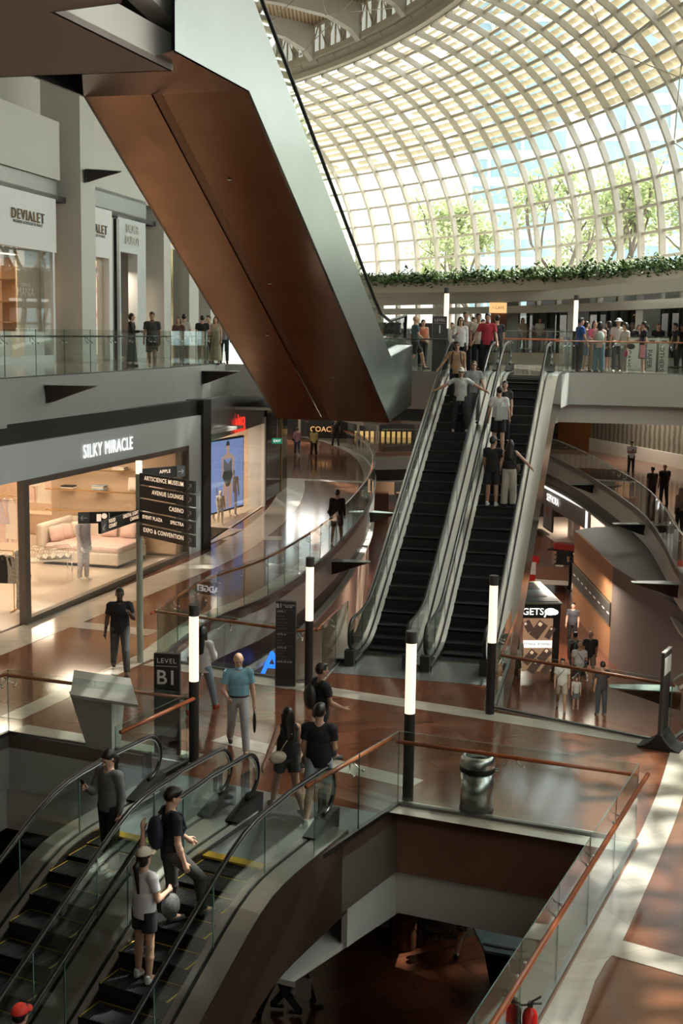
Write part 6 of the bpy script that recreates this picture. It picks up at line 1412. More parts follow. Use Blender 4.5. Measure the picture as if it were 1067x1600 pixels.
def person(loc, face, H=1.70, vox=.02, label='', group=None, skin='a', top=('tee', WH_), bottom=('long', BK), shoes=(.5, .5, .5), hair='short', hmat=HAIRB, la=None, ra=None, legs='stand', lean=0, headpitch=0, headyaw=0, build=1.0, fem=False, sink=0.0, name='person', seatz=None, hem=None):
    """face: heading in degrees, 0 = looking away from the camera (+y), 180 = looking at the camera, 90 = towards +x"""
    k = H/1.72; root = empty(name, loc, -R(face), label, 'person' if name == 'person' else 'mannequin', group)
    V = lambda x, y, z: np.array([x, y, z], float)
    hipz, shz, nz, hz = .90, 1.42, 1.49, 1.605
    sw = .185 if not fem else .165; hw = .09
    lp_ = R(lean); 
    def up(p):   # lean the upper body about the hips
        x, y, z = p; dy, dz = y, z-hipz; return V(x, dy*math.cos(lp_)+dz*math.sin(lp_), hipz+dz*math.cos(lp_)-dy*math.sin(lp_))
    # legs: (thigh forward deg, knee bend deg) for L, R
    LG = {'stand': ((1, 2), (-1, 3)), 'walk': ((24, 6), (-16, 22)), 'walk2': ((-18, 16), (26, 8)), 'stride': ((34, 20), (-12, 30)), 'wide': ((3, 2), (-4, 2)), 'stepup': ((52, 58), (-6, 6)), 'relax': ((4, 6), (-4, 4))}[legs] if isinstance(legs, str) else legs
    Lj = []
    for i, (th, kn) in enumerate(LG):
        sx = -1 if i == 0 else 1; hp = V(sx*hw, 0, hipz); out = .03 if legs != 'wide' else .10
        kneep = hp+V(sx*out*.5, math.sin(R(th))*.43, -math.cos(R(th))*.43); a2 = th-kn
        ank = kneep+V(sx*out*.4, math.sin(R(a2))*.41, -math.cos(R(a2))*.41); Lj.append((hp, kneep, ank))
    zmin = min(j[2][2] for j in Lj)-.075; dz = -zmin
    # arms: (forward deg, out deg, elbow bend deg, inward deg)
    Aj = []
    for i, a in enumerate((la, ra)):
        sx = -1 if i == 0 else 1; fw, out, bend, inn = a or (4+6*sx, 7, 14, 6)
        sh = up(V(sx*sw, -.005, shz-.025)); d = V(sx*math.sin(R(out)), math.sin(R(fw))*math.cos(R(out)), -math.cos(R(fw))*math.cos(R(out))); 
        el = sh+d*.29; f2 = fw+bend; o2 = out-inn; d2 = V(sx*math.sin(R(o2)), math.sin(R(f2))*math.cos(R(o2)), -math.cos(R(f2))*math.cos(R(o2))); wr = el+d2*.25; Aj.append((sh, el, wr, d2))
    hc = up(V(0, .015, hz)); nk = up(V(0, -.005, nz)); hp_, hy = R(headpitch+lean*.3), R(headyaw)
    cx, sx_ = math.cos(hp_), math.sin(hp_); cyy, syy = math.cos(hy), math.sin(hy)
    RH = np.array([[cyy, syy*cx, syy*sx_], [-syy, cyy*cx, cyy*sx_], [0, -sx_, cx]])   # columns: right, forward, up of the head
    RH = np.array([[cyy, syy*cx, syy*sx_], [-syy, cyy*cx, cyy*sx_], [0, -sx_, cx]])
    def hd(x, y, z): return hc+RH@V(x, y, z)
    lo = np.array([-.95, -.75, -.15]); hi = np.array([.95, .95, 1.95]); allp = [np.minimum(*(q[0], q[2])) for q in Lj]
    pts = np.array([p for j in Lj for p in j]+[p for a in Aj for p in a[:3]]+[hc]); lo = pts.min(0)-.26; hi = pts.max(0)+.30; lo[2] = pts[:, 2].min()-.12
    b = build; near = vox < .0125
    def new(v=vox): return SDF(lo, hi, v/k)
    # ---- body
    s = new()
    s.ell(up(V(0, 0, .97)), (.155*b, .105*b, .13), .05); s.ell(up(V(0, .0, 1.12)), (.135*b, .09*b, .14), .06); s.ell(up(V(0, .005, 1.28)), ((.165 if not fem else .15)*b, .105*b, .15), .06)
    s.cone(up(V(-sw*.8, 0, shz-.02)), up(V(sw*.8, 0, shz-.02)), .055, .055, .05); s.cone(up(V(0, -.01, 1.38)), hd(0, -.015, -.06), .058, .052, .03)
    for j in Lj:
        s.cone(j[0], j[1], .082*b, .055*b, .03); s.cone(j[1], j[1]+(j[2]-j[1])*.35, .054*b, .056*b, .02); s.cone(j[1]+(j[2]-j[1])*.35, j[2], .056*b, .036, .02); s.cone(j[2], j[2]+V(0, .13, -.045), .036, .03, .02)
    for i, (sh, el, wr, d2) in enumerate(Aj):
        sx = -1 if i == 0 else 1
        s.cone(sh, el, .050*b, .038*b, .03); s.cone(el, el+(wr-el)*.3, .040*b, .040*b, .02); s.cone(el+(wr-el)*.3, wr, .039*b, .026, .02)
        # hand: palm, four fingers of unequal length, thumb from the side of the palm
        fwd = np.cross(d2, V(sx, 0, 0)); fwd = fwd/(np.linalg.norm(fwd)+1e-6); inw = V(-sx, 0, 0)
        inw = inw-d2*(inw@d2); inw /= np.linalg.norm(inw)+1e-6; side = np.cross(d2, inw)
        if side[1] < 0: side = -side
        s.cone(wr, wr+d2*.075, .024, .034, .01, sq=(1, 1)); s.ell(wr+d2*.055, (.022, .036, .042), .012)
        for q, (o, L_) in enumerate(((.028, .068), (.010, .078), (-.008, .072), (-.025, .056))):
            f0 = wr+d2*.085+side*o; f1 = f0+d2*L_*.5+inw*.008; f2 = f1+d2*L_*.42+inw*.022; r_ = .0095 if near else .012
            s.cone(f0, f1, r_, r_*.95, .004); s.cone(f1, f2, r_*.95, r_*.8, .003)
        t0 = wr+d2*.03+side*.026; t1 = t0+d2*.035+side*.026+inw*.006; s.cone(t0, t1, .013, .011, .006); s.cone(t1, t1+d2*.03+side*.004+inw*.01, .011, .009, .003)
    # head with jaw, brow, nose, lips, ears
    s.ell(hd(0, -.01, .02), (.076, .096, .098), .01, RH); s.ell(hd(0, .022, -.045), (.056, .066, .068), .03, RH)
    s.cone(hd(0, .086, .018), hd(0, .107, -.022), .010, .016, .012); s.ell(hd(0, .085, -.062), (.026, .014, .012), .008, RH); s.cone(hd(-.035, .078, .032), hd(.035, .078, .032), .012, .012, .014); s.ell(hd(0, .074, -.098), (.022, .02, .018), .015, RH)
    for q in (-1, 1): s.ell(hd(q*.079, -.012, -.005), (.010, .020, .032), .006, RH)
    for o in ():
        pass
    body = s.mesh('body', SKIN[skin], root)
    if near or vox < .017:
        mb = MB()
        for q in (-1, 1): mb.ball(hd(q*.031, .083, .012), (.012, .010, .008), 0, 8, 6); mb.tube([hd(q*.016, .092, .034), hd(q*.032, .093, .04), hd(q*.05, .082, .036)], .004, 5)
        mb.tube([hd(-.02, .099, -.062), hd(0, .102, -.064), hd(.02, .099, -.062)], .003, 5); mb.build('face_features', EYE, root)
    # ---- top garment
    tk, tc_ = top[0], top[1]; g = .014
    if tk != 'none':
        s = new(); hemz = hem if hem is not None else (.84 if tk in ('tee', 'shirt', 'long', 'polo') else .93)
        if tk == 'jacket': g = .03; hemz = .80
        s.ell(up(V(0, 0, .97)), ((.155+g)*b, (.105+g)*b, .15), .05); s.ell(up(V(0, 0, 1.12)), ((.14+g)*b, (.095+g)*b, .15), .06); s.ell(up(V(0, .005, 1.28)), (((.165 if not fem else .152)+g)*b, (.108+g)*b, .155), .06)
        s.cone(up(V(0, 0, .80)), up(V(0, 0, 1.15)), (.142+g*1.3)*b, (.13+g)*b, .04, True, (1.08, .78))
        s.cone(up(V(-sw*.78, 0, shz-.025)), up(V(sw*.78, 0, shz-.025)), .057+g*.4, .057+g*.4, .05)
        sl = {'tee': .62, 'polo': .65, 'shirt': .68, 'tank': 0, 'long': 2, 'jacket': 2, 'dress': .5}.get(tk, .62)
        for (sh, el, wr, d2) in Aj:
            if sl > 0: s.ell(sh+V(0, 0, -.008), (.064*b, .064*b, .064*b), .035)
            if 0 < sl <= 1: s.cone(sh, sh+(el-sh)*sl, (.049+g)*b, (.045+g*1.3)*b, .03, True)
            elif sl > 1: s.cone(sh, el, (.053+g)*b, (.043+g)*b, .03); s.cone(el, wr*.97+el*.03, (.043+g)*b, .032+g*.6, .02, True)
        X = up(V(0, 0, hemz)); s.cut(X, up(V(0, 0, hemz))-up(V(0, 0, hemz+.1)))
        # neckline
        w = s._win(nk-.2, nk+.2); XX, YY, ZZ = s._grid(w); nd = up(V(0, .03, 1.475 if tk != 'tank' else 1.44)); d = np.sqrt((XX-nd[0])**2+(YY-nd[1])**2+((ZZ-nd[2])*.8)**2)-(.062 if tk != 'tank' else .085); s.f[w] = np.maximum(s.f[w], -d.astype(np.float32))
        tm = top[2] if len(top) > 2 else M_(tc_); s.mesh({'tee': 't_shirt', 'polo': 'polo_shirt', 'shirt': 'shirt', 'tank': 'tank_top', 'long': 'sweater', 'jacket': 'jacket', 'dress': 'dress_top'}[tk], tm, root)
        if tk in ('polo', 'shirt'):
            s2 = new(); s2.cone(up(V(0, .005, 1.43)), up(V(0, -.002, 1.485)), .074, .062, 0, True); w = s2._win(nk-.2, nk+.2); XX, YY, ZZ = s2._grid(w); d = np.sqrt((XX-nk[0])**2+(YY-nk[1]-.01)**2)-.05; s2.f[w] = np.maximum(s2.f[w], -d.astype(np.float32)); s2.mesh('collar', tm, root)
    # ---- bottom garment
    bk_, bc = bottom[0], bottom[1]; bm = bottom[2] if len(bottom) > 2 else M_(bc)
    if bk_ != 'none':
        s = new(); e = .012; s.ell(V(0, 0, .95), ((.155+e)*b, (.105+e)*b, .12), .04)
        if bk_ in ('long', 'wide', 'jeans'):
            wd = 1.55 if bk_ == 'wide' else 1.0
            for j in Lj: s.cone(j[0]+V(0, 0, .03), j[1], (.088+e)*b, (.060+e*1.2)*b*(1+(wd-1)*.5), .03); s.cone(j[1], j[2]+V(0, 0, .0), (.060+e*1.2)*b*(1+(wd-1)*.5), (.048+e)*wd, .02, True)
        elif bk_ == 'shorts':
            for j in Lj: s.cone(j[0]+V(0, 0, .03), j[0]+(j[1]-j[0])*(bottom[3] if len(bottom) > 3 else .85), (.088+e)*b, (.084+e)*b, .03, True)
        else:
            L_ = {'skirt': .42, 'longskirt': .78}[bk_]; m_ = (Lj[0][1]+Lj[1][1])/2; s.cone(V(0, 0, .97), V(m_[0], m_[1]*.8, .92-L_), .135*b, .17*b if bk_ == 'skirt' else .21*b, .04, True, (1.12, .85))
        s.cut(V(0, 0, 1.02), V(0, 0, 1)); s.mesh({'long': 'trousers', 'wide': 'wide_trousers', 'jeans': 'jeans', 'shorts': 'shorts', 'skirt': 'skirt', 'longskirt': 'long_skirt'}[bk_], bm, root)
    # ---- shoes
    if shoes is not None:
        for j in Lj:
            s = SDF(j[2]+V(-.09, -.12, -.12), j[2]+V(.09, .24, .10), min(vox, .016)/k); a = j[2]; s.cone(a+V(0, -.02, -.035), a+V(0, .14, -.045), .042, .036, .01); s.cone(a+V(0, -.025, .015), a+V(0, -.02, -.04), .040, .042, .015); s.cone(a+V(0, -.03, -.055), a+V(0, .15, -.055), .036, .034, .005); s.cut(a+V(0, 0, -.075), V(0, 0, -1)); s.cut(a+V(0, 0, .045), V(0, 0, 1)); s.mesh('shoe', M_(shoes), root)
    # ---- hair and hats
    if hair and hair != 'bald':
        s = SDF(hc+V(-.22, -.34, -.62), hc+V(.22, .30, .22), min(vox, .016)/k); s.ell(hd(0, -.022, .038), (.084, .100, .096), .01, RH)
        if hair in ('short', 'cap', 'fringe'): s.ell(hd(0, -.055, -.0), (.074, .055, .055), .02, RH); s.ell(hd(.01, .03, .098), (.06, .055, .03), .02, RH)
        if hair == 'fringe': s.ell(hd(0, .045, .07), (.075, .05, .045), .02, RH)
        if hair == 'balding': s = SDF(hc+V(-.22, -.34, -.3), hc+V(.22, .30, .22), min(vox, .016)/k); s.ell(hd(0, -.05, -.0), (.082, .068, .062), .02, RH)
        if hair in ('long', 'tail', 'bun', 'bob', 'captail'):
            s.ell(hd(0, -.045, -.03), (.086, .07, .085), .03, RH)
        bk0 = hd(0, -.07, -.04)
        if hair == 'long': s.cone(bk0, bk0+V(0, -.05, -.30), .085, .075, .04, False, (1.1, .55)); s.cone(hd(-.075, .0, 0), hd(-.08, -.01, -.2), .025, .02, .03); s.cone(hd(.075, .0, 0), hd(.08, -.01, -.2), .025, .02, .03)
        if hair == 'bob': s.cone(bk0, bk0+V(0, -.01, -.07), .09, .075, .03, False, (1.1, .7)); s.cone(hd(-.075, .0, 0), hd(-.07, .0, -.09), .028, .02, .02); s.cone(hd(.075, .0, 0), hd(.07, .0, -.09), .028, .02, .02)
        if hair in ('tail', 'captail'): s.cone(bk0+V(0, -.02, .04), bk0+V(0, -.08, -.04), .03, .035, .02); s.cone(bk0+V(0, -.08, -.04), bk0+V(0.02, -.06, -.38), .036, .018, .03)
        if hair == 'bun': s.ell(bk0+V(0, -.04, .06), (.04, .04, .04), .01)
        # open the face
        w = s._win(hc-.3, hc+.3); X, Y, Z = s._grid(w); c = hd(0, .085, -.03 if hair != 'fringe' else -.045); d = np.sqrt(((X-c[0])/.062)**2+((Y-c[1])/.085)**2+((Z-c[2])/.088)**2)-1; s.f[w] = np.maximum(s.f[w], -(d*.06).astype(np.float32))
        s.mesh('hair', hmat, root)
    ex = dict(up=up, hd=hd, RH=RH, arms=Aj, legs=Lj, hc=hc, root=root, V=V)
    # rest the figure on the floor and scale to its height
    for ch in root.children: ch.location = Vector((0, 0, dz*k+sink)); ch.scale = (k, k, k)
    ex['dz'] = dz; ex['k'] = k
    return ex
def attach(ex, mb, name, mt, kind=None):
    o = mb.build(name, mt, ex['root']); o.location = Vector((0, 0, ex['dz']*ex['k'])); o.scale = (ex['k'],)*3; return o
def carried(ex, mb, name, mt, label, cat):   # a thing held or worn stays a thing of its own
    r = ex['root']; Mx = Matrix.Translation(r.location) @ Matrix.Rotation(r.rotation_euler.z, 4, 'Z')
    o = mb.build(name, mt); p = Mx @ Vector((0, 0, ex['dz']*ex['k'])); o.location = p; o.rotation_euler = r.rotation_euler; o.scale = (ex['k'],)*3; tag(o, label, cat); return o
def backpack(ex, mt, label, back=True):
    mb = MB(); up = ex['up']; n = 8; c = up(ex['V'](0, -.20, 1.20)); mb.ball(c, (.15, .09, .21), 0, 16, 10)
    for q in (-1, 1): mb.tube([up(ex['V'](q*.09, -.13, 1.40)), up(ex['V'](q*.10, -.04, 1.475)), up(ex['V'](q*.105, .09, 1.42)), up(ex['V'](q*.12, .135, 1.25)), up(ex['V'](q*.15, .04, 1.08)), up(ex['V'](q*.13, -.12, 1.05))], .016, 6)
    return carried(ex, mb, 'backpack', mt, label, 'backpack')
def crossbag(ex, mt, label, side=1, z=1.0, y=.02, sz=(.13, .06, .10)):
    mb = MB(); up = ex['up']; V = ex['V']; c = up(V(side*.20, y, z)); mb.ball(c, sz, 0, 14, 8)
    mb.tube([up(V(-side*.10, 0, 1.46)), up(V(-side*.04, .13, 1.36)), up(V(side*.10, .13, 1.18)), c], .010, 5); mb.tube([up(V(-side*.10, 0, 1.46)), up(V(-side*.02, -.13, 1.34)), up(V(side*.12, -.12, 1.15)), c], .010, 5)
    return carried(ex, mb, 'shoulder_bag', mt, label, 'bag')
def handbag(ex, mt, label, hand=1, sz=(.05, .15, .13), cat='bag', drop=.16):
    mb = MB(); a = ex['arms'][hand]; h = a[2]+a[3]*.09; mb.tube([h+np.array([0, .06, -.10]), h+np.array([0, 0, 0]), h+np.array([0, -.06, -.10])], .006, 5); (mb.box(h+np.array([0, 0, -.08-sz[2]]), (sz[0]*2, sz[1]*2, sz[2]*2)) if 'paper' in label else mb.ball(h+np.array([0, 0, -.08-sz[2]]), (sz[0], sz[1], sz[2]*1.1), 0, 16, 10)); return carried(ex, mb, 'handbag', mt, label, cat)
def cap(ex, mt, label, brim_yaw=0, wide=False):
    hd = ex['hd']; mb = MB(); n = 18; vs = []
    for i in range(7):
        t = i/6*1.5; 
        for j in range(n): a = 2*math.pi*j/n; vs.append(hd(math.sin(a)*.094*math.cos(t), -.015+math.cos(a)*.112*math.cos(t), .055+.092*math.sin(t)))
    mb.add(vs, [(i*n+j, i*n+(j+1) % n, (i+1)*n+(j+1) % n, (i+1)*n+j) for i in range(6) for j in range(n)]+[tuple(range(6*n, 7*n))], 0, True)
    vs = []; m = 13; R0 = (.094, .112)
    for th in (0, -.006):
        for i in range(m):
            a = (-1.15 if not wide else -math.pi)+(2.3 if not wide else 2*math.pi)*i/(m-1)+brim_yaw; vs.append(hd(math.sin(a)*.092, -.015+math.cos(a)*.110, .058+th)); vs.append(hd(math.sin(a)*(.105 if not wide else .16), -.015+math.cos(a)*(.19 if not wide else .18), .045+th))
    fs = []
    for i in range(m-1): o = 2*i; fs += [(o, o+1, o+3, o+2), (2*m+o, 2*m+o+2, 2*m+o+3, 2*m+o+1), (o+1, 2*m+o+1, 2*m+o+3, o+3)]
    mb.add(vs, fs, 0, True); return carried(ex, mb, 'cap', mt, label, 'hat')
def glasses(ex, dark=True):
    hd = ex['hd']; mb = MB()
    for q in (-1, 1): mb.ball(hd(q*.032, .094, .012), (.026, .008, .017) if dark else (.02, .004, .014), 0, 10, 6); mb.tube([hd(q*.055, .088, .016), hd(q*.08, 0, .012)], .004, 5)
    mb.tube([hd(-.01, .1, .014), hd(.01, .1, .014)], .004, 5); return carried(ex, mb, 'sunglasses', BLACK, 'dark sunglasses worn by the person ' + ex['root']['label'][:0] + ex.get('who', 'there'), 'glasses')
def phone(ex, hand, label):
    a = ex['arms'][hand]; mb = MB(); mb.box(a[2]+a[3]*.10+np.array([0, .0, .03]), (.07, .012, .14), 0, rx=-.5); return carried(ex, mb, 'mobile_phone', BLACK, label, 'phone')
def onfloor(x, y, z): p = az(x, y, z); return (float(p[0]), float(p[1]), float(z))
def byhead(x, yhead, H, z):   # stands on level z with the top of the head at this pixel
    p = az(x, yhead, z+H); return (float(p[0]), float(p[1]), float(z))
def esc_z(name_root, lat, fwd):
    return None
# ---------------- foreground escalator riders
def onesc(root, lat, y):   # point on an escalator step nearest to local y
    best = None
    for ch in root.children:
        if ch.name.startswith('step') and not ch.name.startswith('step_'):
            if best is None or abs(ch.location.y+.2-y) < abs(best.location.y+.2-y): best = ch
    Mx = Matrix.Translation(root.location) @ Matrix.Rotation(root.rotation_euler.z, 4, 'Z'); p = Mx @ Vector((lat, y, best.location.z+.01)); return tuple(p)
def escat(root, x, y, zoff=0):   # where the view ray through this pixel meets the step surface of an escalator
    Mi = (Matrix.Translation(root.location) @ Matrix.Rotation(root.rotation_euler.z, 4, 'Z')).inverted(); o = Mi @ Vector(CAM); d = (Mi.to_3x3() @ Vector(_ray(x, y)))
    st = sorted([(c.location.y, c.location.z+.01) for c in root.children if c.name.startswith('step') and not c.name.startswith('step_')])
    best = None
    for ys_, zs_ in st:
        t = (zs_-o.z)/d.z; p = o+d*t; e_ = max(0, ys_+.08-p.y, p.y-ys_-.34)
        if best is None or e_ < best[0]: best = (e_, Vector((p.x, min(max(p.y, ys_+.08), ys_+.34), zs_)))
    q = Mi.inverted() @ best[1]
    if best[0] > .5 or abs(best[1].x) > .6: print('escat rough', x, y, best)
    return (q.x, q.y, q.z)
WHT = mat('white_cotton', (.66, .67, .68), .8, noise=(6, .05)); GSW = mat('grey_knit', (.13, .135, .14), .85, noise=(40, .15)); CRC = mat('cream_cap', (.62, .55, .42), .8)
p = escat(eD, 226, 1530)
e = person(p, 38, 1.62, .0105, 'woman in white t-shirt and black shorts holding the dark handrail, seen from behind', None, 'a', ('tee', (.66, .67, .68), WHT), ('shorts', BK, M_(BK), .55), (.6, .6, .58), 'captail', la=(128, 16, 30, -6), ra=(5, 12, 85, 30), legs='stand', fem=True, hem=.84)
cap(e, CRC, 'cream baseball cap on the woman in a white t-shirt'); handbag(e, mat('black_white_bag', (.10, .10, .10), .7, noise=(30, .98)), 'black patterned shopping bag hanging from the arm of the woman in the cap', 1, (.10, .14, .15))
p = escat(eD, 262, 1452) or onesc(eD, -.1, 5.5)
e = person(p, 62, 1.76, .0105, 'man in black t-shirt and dark grey trousers stepping off the escalator, facing right', None, 'a', ('tee', (.010, .010, .012)), ('long', (.035, .033, .030)), (.05, .05, .05), 'fringe', ra=(0, 8, 18, 6), la=(20, 8, 30, 5), legs=((6, 6), (46, 40)), headpitch=14)
o = backpack(e, mat('navy_pack', (.012, .018, .035), .7), 'navy backpack on the man in the black t-shirt')
p = escat(eC, 172, 1362) or onesc(eC, .1, 6.5)
e = person(p, 215, 1.66, .0105, 'woman in grey sweater and black trousers looking down at her phone on the escalator', None, 'a', ('long', (.13, .135, .14), GSW), ('long', BK), (.5, .5, .48), 'tail', la=(-6, 8, 22, 4), ra=(28, 2, 95, 20), legs='relax', headpitch=30, fem=True, hem=.88)
phone(e, 1, 'dark phone held by the woman in the grey sweater')
hp3 = e
def topx(q):
    d = np.array(q, float)-CAM; D = d@_fw; return PW/2+FPX*(d@_rt)/D, PH/2-FPX*(d@_up)/D
_b = None
for _i in range(60):
    for _l in (-.42, -.36, -.3):
        q = onesc(eD, _l, LD-3.0-_i*.04); hx, hy = topx((q[0], q[1], q[2]+1.74)); c_ = abs(hx-44)+abs(hy-1556)
        if _b is None or c_ < _b[0]: _b = (c_, q)
p = _b[1]
e = person(p, 20, 1.68, .014, 'person in a red cap at the bottom left, riding up the escalator', None, 'a', ('tee', (.3, .02, .02)), ('long', BK), (.4, .4, .4), 'short')
cap(e, mat('red_cap', (.75, .04, .02), .6), 'bright red baseball cap with a sunlit front at the bottom left corner')
# ---------------- gallery level
e = person(onfloor(372, 1172, 0), 172, 1.72, .0115, 'older man in pale blue short-sleeved shirt and light grey trousers walking towards the escalators', None, 'a', ('shirt', (.17, .36, .46)), ('long', (.42, .44, .45)), (.035, .025, .02), 'balding', HAIRG, la=(-4, 10, 12, 4), ra=(6, 16, 62, 34), legs='walk', headpitch=24, hem=.985)
mb = MB(); V = e['V']; mb.tube([e['up'](V(math.sin(a)*.172, math.cos(a)*.125, 1.0)) for a in np.linspace(0, 2*math.pi, 20)[:-1]], .017, 6, closed=True); attach(e, mb, 'belt', BLACK)
handbag(e, mat('black_pouch', (.012, .012, .014), .6), 'black drawstring pouch swinging from the hand of the man in pale blue', 0, (.03, .09, .17), 'pouch')
e = person(onfloor(316, 1112, 0), 20, 1.66, .0125, 'woman in white top and light jeans behind the lamp post', None, 'a', ('long', (.55, .56, .54)), ('jeans', (.20, .27, .33)), (.35, .04, .02), 'long', ra=(15, 10, 75, 30), la=(10, 8, 60, 30), legs='walk2', fem=True)
e['root']['label'] = 'woman in white top, light jeans and red shoes, half hidden by the lamp post'
crossbag(e, BLACK, 'black shoulder bag on the woman behind the lamp post', -1, 1.05)
e = person(onfloor(188, 1050, 0), 168, 1.80, .0115, 'man in black polo shirt and grey jeans with his hand raised to his chin', None, 'c', ('polo', (.012, .013, .016)), ('jeans', (.075, .08, .08)), (.05, .045, .04), 'short', ra=(-4, 12, 12, 4), la=(28, 14, 100, 34), legs='walk', build=1.06)
e = person(onfloor(448, 1268, 0), 335, 1.62, .0105, 'woman in black tank top and dark denim shorts with a cream shoulder bag', None, 'a', ('tank', (.012, .012, .013)), ('shorts', (.045, .055, .055), M_((.045, .055, .055)), .5), (.55, .55, .55), 'long', la=(-18, 28, 10, 0), ra=(6, 10, 10, 4), legs='walk', fem=True, build=1.03)
crossbag(e, mat('cream_bag', (.52, .46, .34), .7), 'cream crossbody bag on the hip of the woman in the black tank top', -1, .98, -.10, (.15, .06, .10))
e = person(onfloor(497, 1281, 0), 8, 1.78, .0105, 'man in black t-shirt and pale denim shorts walking away beside the escalator newel', None, 'a', ('tee', (.010, .010, .012)), ('shorts', (.36, .42, .46), M_((.36, .42, .46)), .8), (.25, .24, .2), 'short', la=(2, 6, 20, 10), ra=(4, 6, 60, 30), legs='walk2')
e = person(onfloor(500, 1195, 0), 62, 1.74, .0115, 'man in black t-shirt facing right with a backpack, behind the couple', None, 'b', ('tee', (.014, .014, .016)), ('long', (.03, .03, .035)), (.1, .1, .1), 'short', ra=(14, 6, 50, 6), la=(0, 6, 30, 4), legs='walk'); backpack(e, mat('black_pack', (.02, .02, .022), .6), 'black backpack with grey lettering on the man facing right')
e = person(onfloor(526, 846, 0), 5, 1.80, .016, 'man in black shirt and shorts walking away along the curved gallery railing', None, 'b', ('long', (.012, .012, .013)), ('shorts', BK, M_(BK), .85), (.4, .4, .4), 'short', legs='walk2'); crossbag(e, BLACK, 'black bag on the hip of the man by the curved railing', -1)
e = person(onfloor(464, 711, 0), 355, 1.60, .022, 'woman in pink top and blue jeans walking away, far along the gallery', None, 'a', ('tee', (.50, .30, .42)), ('jeans', (.05, .09, .14)), (.3, .3, .3), 'short', HAIRN, legs='walk', fem=True); crossbag(e, BLACK, 'dark bag on the woman in pink', -1)
e = person(onfloor(490, 713, 0), 5, 1.66, .022, 'woman in pale yellow top and black trousers walking away beside the woman in pink', None, 'a', ('tee', (.55, .50, .22)), ('long', BK), (.1, .1, .1), 'bob', legs='walk2', fem=True)
e = person(onfloor(524, 699, 0), 0, 1.85, .022, 'person in black with a backpack standing at the bend of the far railing', None, 'b', ('tee', BK), ('long', BK), (.35, .2, .15), 'short', legs='wide'); backpack(e, BLACK, 'black backpack on the person at the far railing')
e = person(onfloor(498, 686, 0), 60, 1.7, .024, 'person in a blue dress walking in the far gallery', None, 'a', ('tee', (.06, .14, .26)), ('skirt', (.06, .14, .26)), (.3, .3, .3), 'short', fem=True, legs='walk')
e = person(onfloor(985, 741, 0), 185, 1.70, .018, 'man in white shirt and black trousers reading his phone on the right gallery', None, 'b', ('shirt', (.55, .55, .54)), ('long', BK), BK, 'short', la=(18, 4, 92, 36), ra=(18, 4, 92, 36), legs='stand', headpitch=30); phone(e, 0, 'phone held by the man in the white shirt on the right gallery')
e = person(onfloor(1017, 792, 0), 350, 1.66, .018, 'person in grey t-shirt with a white cap-like bag, seen from behind on the right gallery', None, 'b', ('tee', (.05, .05, .045)), ('long', (.04, .04, .04)), BK, 'short', legs='stand'); e['root']['label'] = 'person in dark grey t-shirt on the right gallery, left of the bald man'
e = person(onfloor(1036, 791, 0), 350, 1.76, .018, 'bald man in black t-shirt and dark jeans seen from behind on the right gallery', None, 'b', ('tee', (.015, .018, .022)), ('jeans', (.02, .035, .06)), BK, 'bald', legs='relax')
e = person(onfloor(1060, 832, 0), 330, 1.60, .018, 'person in beige headscarf and tunic at the right picture edge on the gallery', None, 'a', ('long', (.30, .20, .14)), ('long', BK), BK, 'long', mat('beige_scarf', (.34, .23, .16), .8), fem=True)
# ---------------- lower floor
lower = [(896, 1062, 20, 1.72, 'man in grey t-shirt with black backpack walking away on the lower floor', 'b', (.20, .21, .21), 'shorts', (.15, .15, .15), 'short'), (893, 1010, 200, 1.70, 'young man with black hair facing the walkers by the tan hoarding', 'a', (.05, .05, .06), 'long', BK, 'short'),
         (903, 1062+18, 10, 1.74, 'bald man in white t-shirt with a sling strap, walking away on the lower floor', 'b', (.55, .55, .54), 'shorts', (.05, .05, .05), 'bald'), (920, 1052+10, 5, 1.76, 'bald man in black t-shirt walking away beside the man in white', 'b', (.02, .02, .022), 'shorts', (.22, .18, .13), 'bald'),
         (876, 1108, 190, 1.70, 'man in white t-shirt with crossbody strap walking with a child', 'b', (.60, .60, .58), 'shorts', (.35, .30, .24), 'short'), (938, 1118, 350, 1.72, 'person in dark jacket and jeans carrying a bag past the hoarding corner', 'b', (.03, .03, .035), 'jeans', (.035, .05, .07), 'short'),
         (806, 1062, 10, 1.62, 'woman with long dark hair in white top and black skirt at the kiosk side', 'a', (.5, .5, .48), 'skirt', BK, 'long'), (886, 922, 200, 1.70, 'person in black standing by the product display outside the cosmetics shop', 'b', BK, 'long', BK, 'short')]
for i, (x, y, f_, H, lab, sk_, tc_, bt, bc, hr) in enumerate(lower):
    e = person(onfloor(x, y, ZB2), f_, H, .018, lab, None, sk_, ('tee', tc_), (bt, bc), (.2, .2, .2), hr, legs=['walk', 'stand', 'walk2', 'walk'][i % 4], fem=(hr == 'long'))
    if i == 0: backpack(e, BLACK, 'black backpack of the man in grey on the lower floor')
    if i in (2, 4): crossbag(e, BLACK, 'black sling bag of the %s' % ('bald man in white' if i == 2 else 'man walking with a child'), 1)
    if i == 5: handbag(e, M_((.3, .3, .32)), 'pale bag carried past the hoarding corner', 1)
e = person(onfloor(899, 1108, ZB2), 190, 1.05, .016, 'small child in white top and grey shorts beside the man in white', None, 'a', ('tee', (.5, .5, .48)), ('shorts', (.12, .13, .15)), (.4, .3, .3), 'bob')
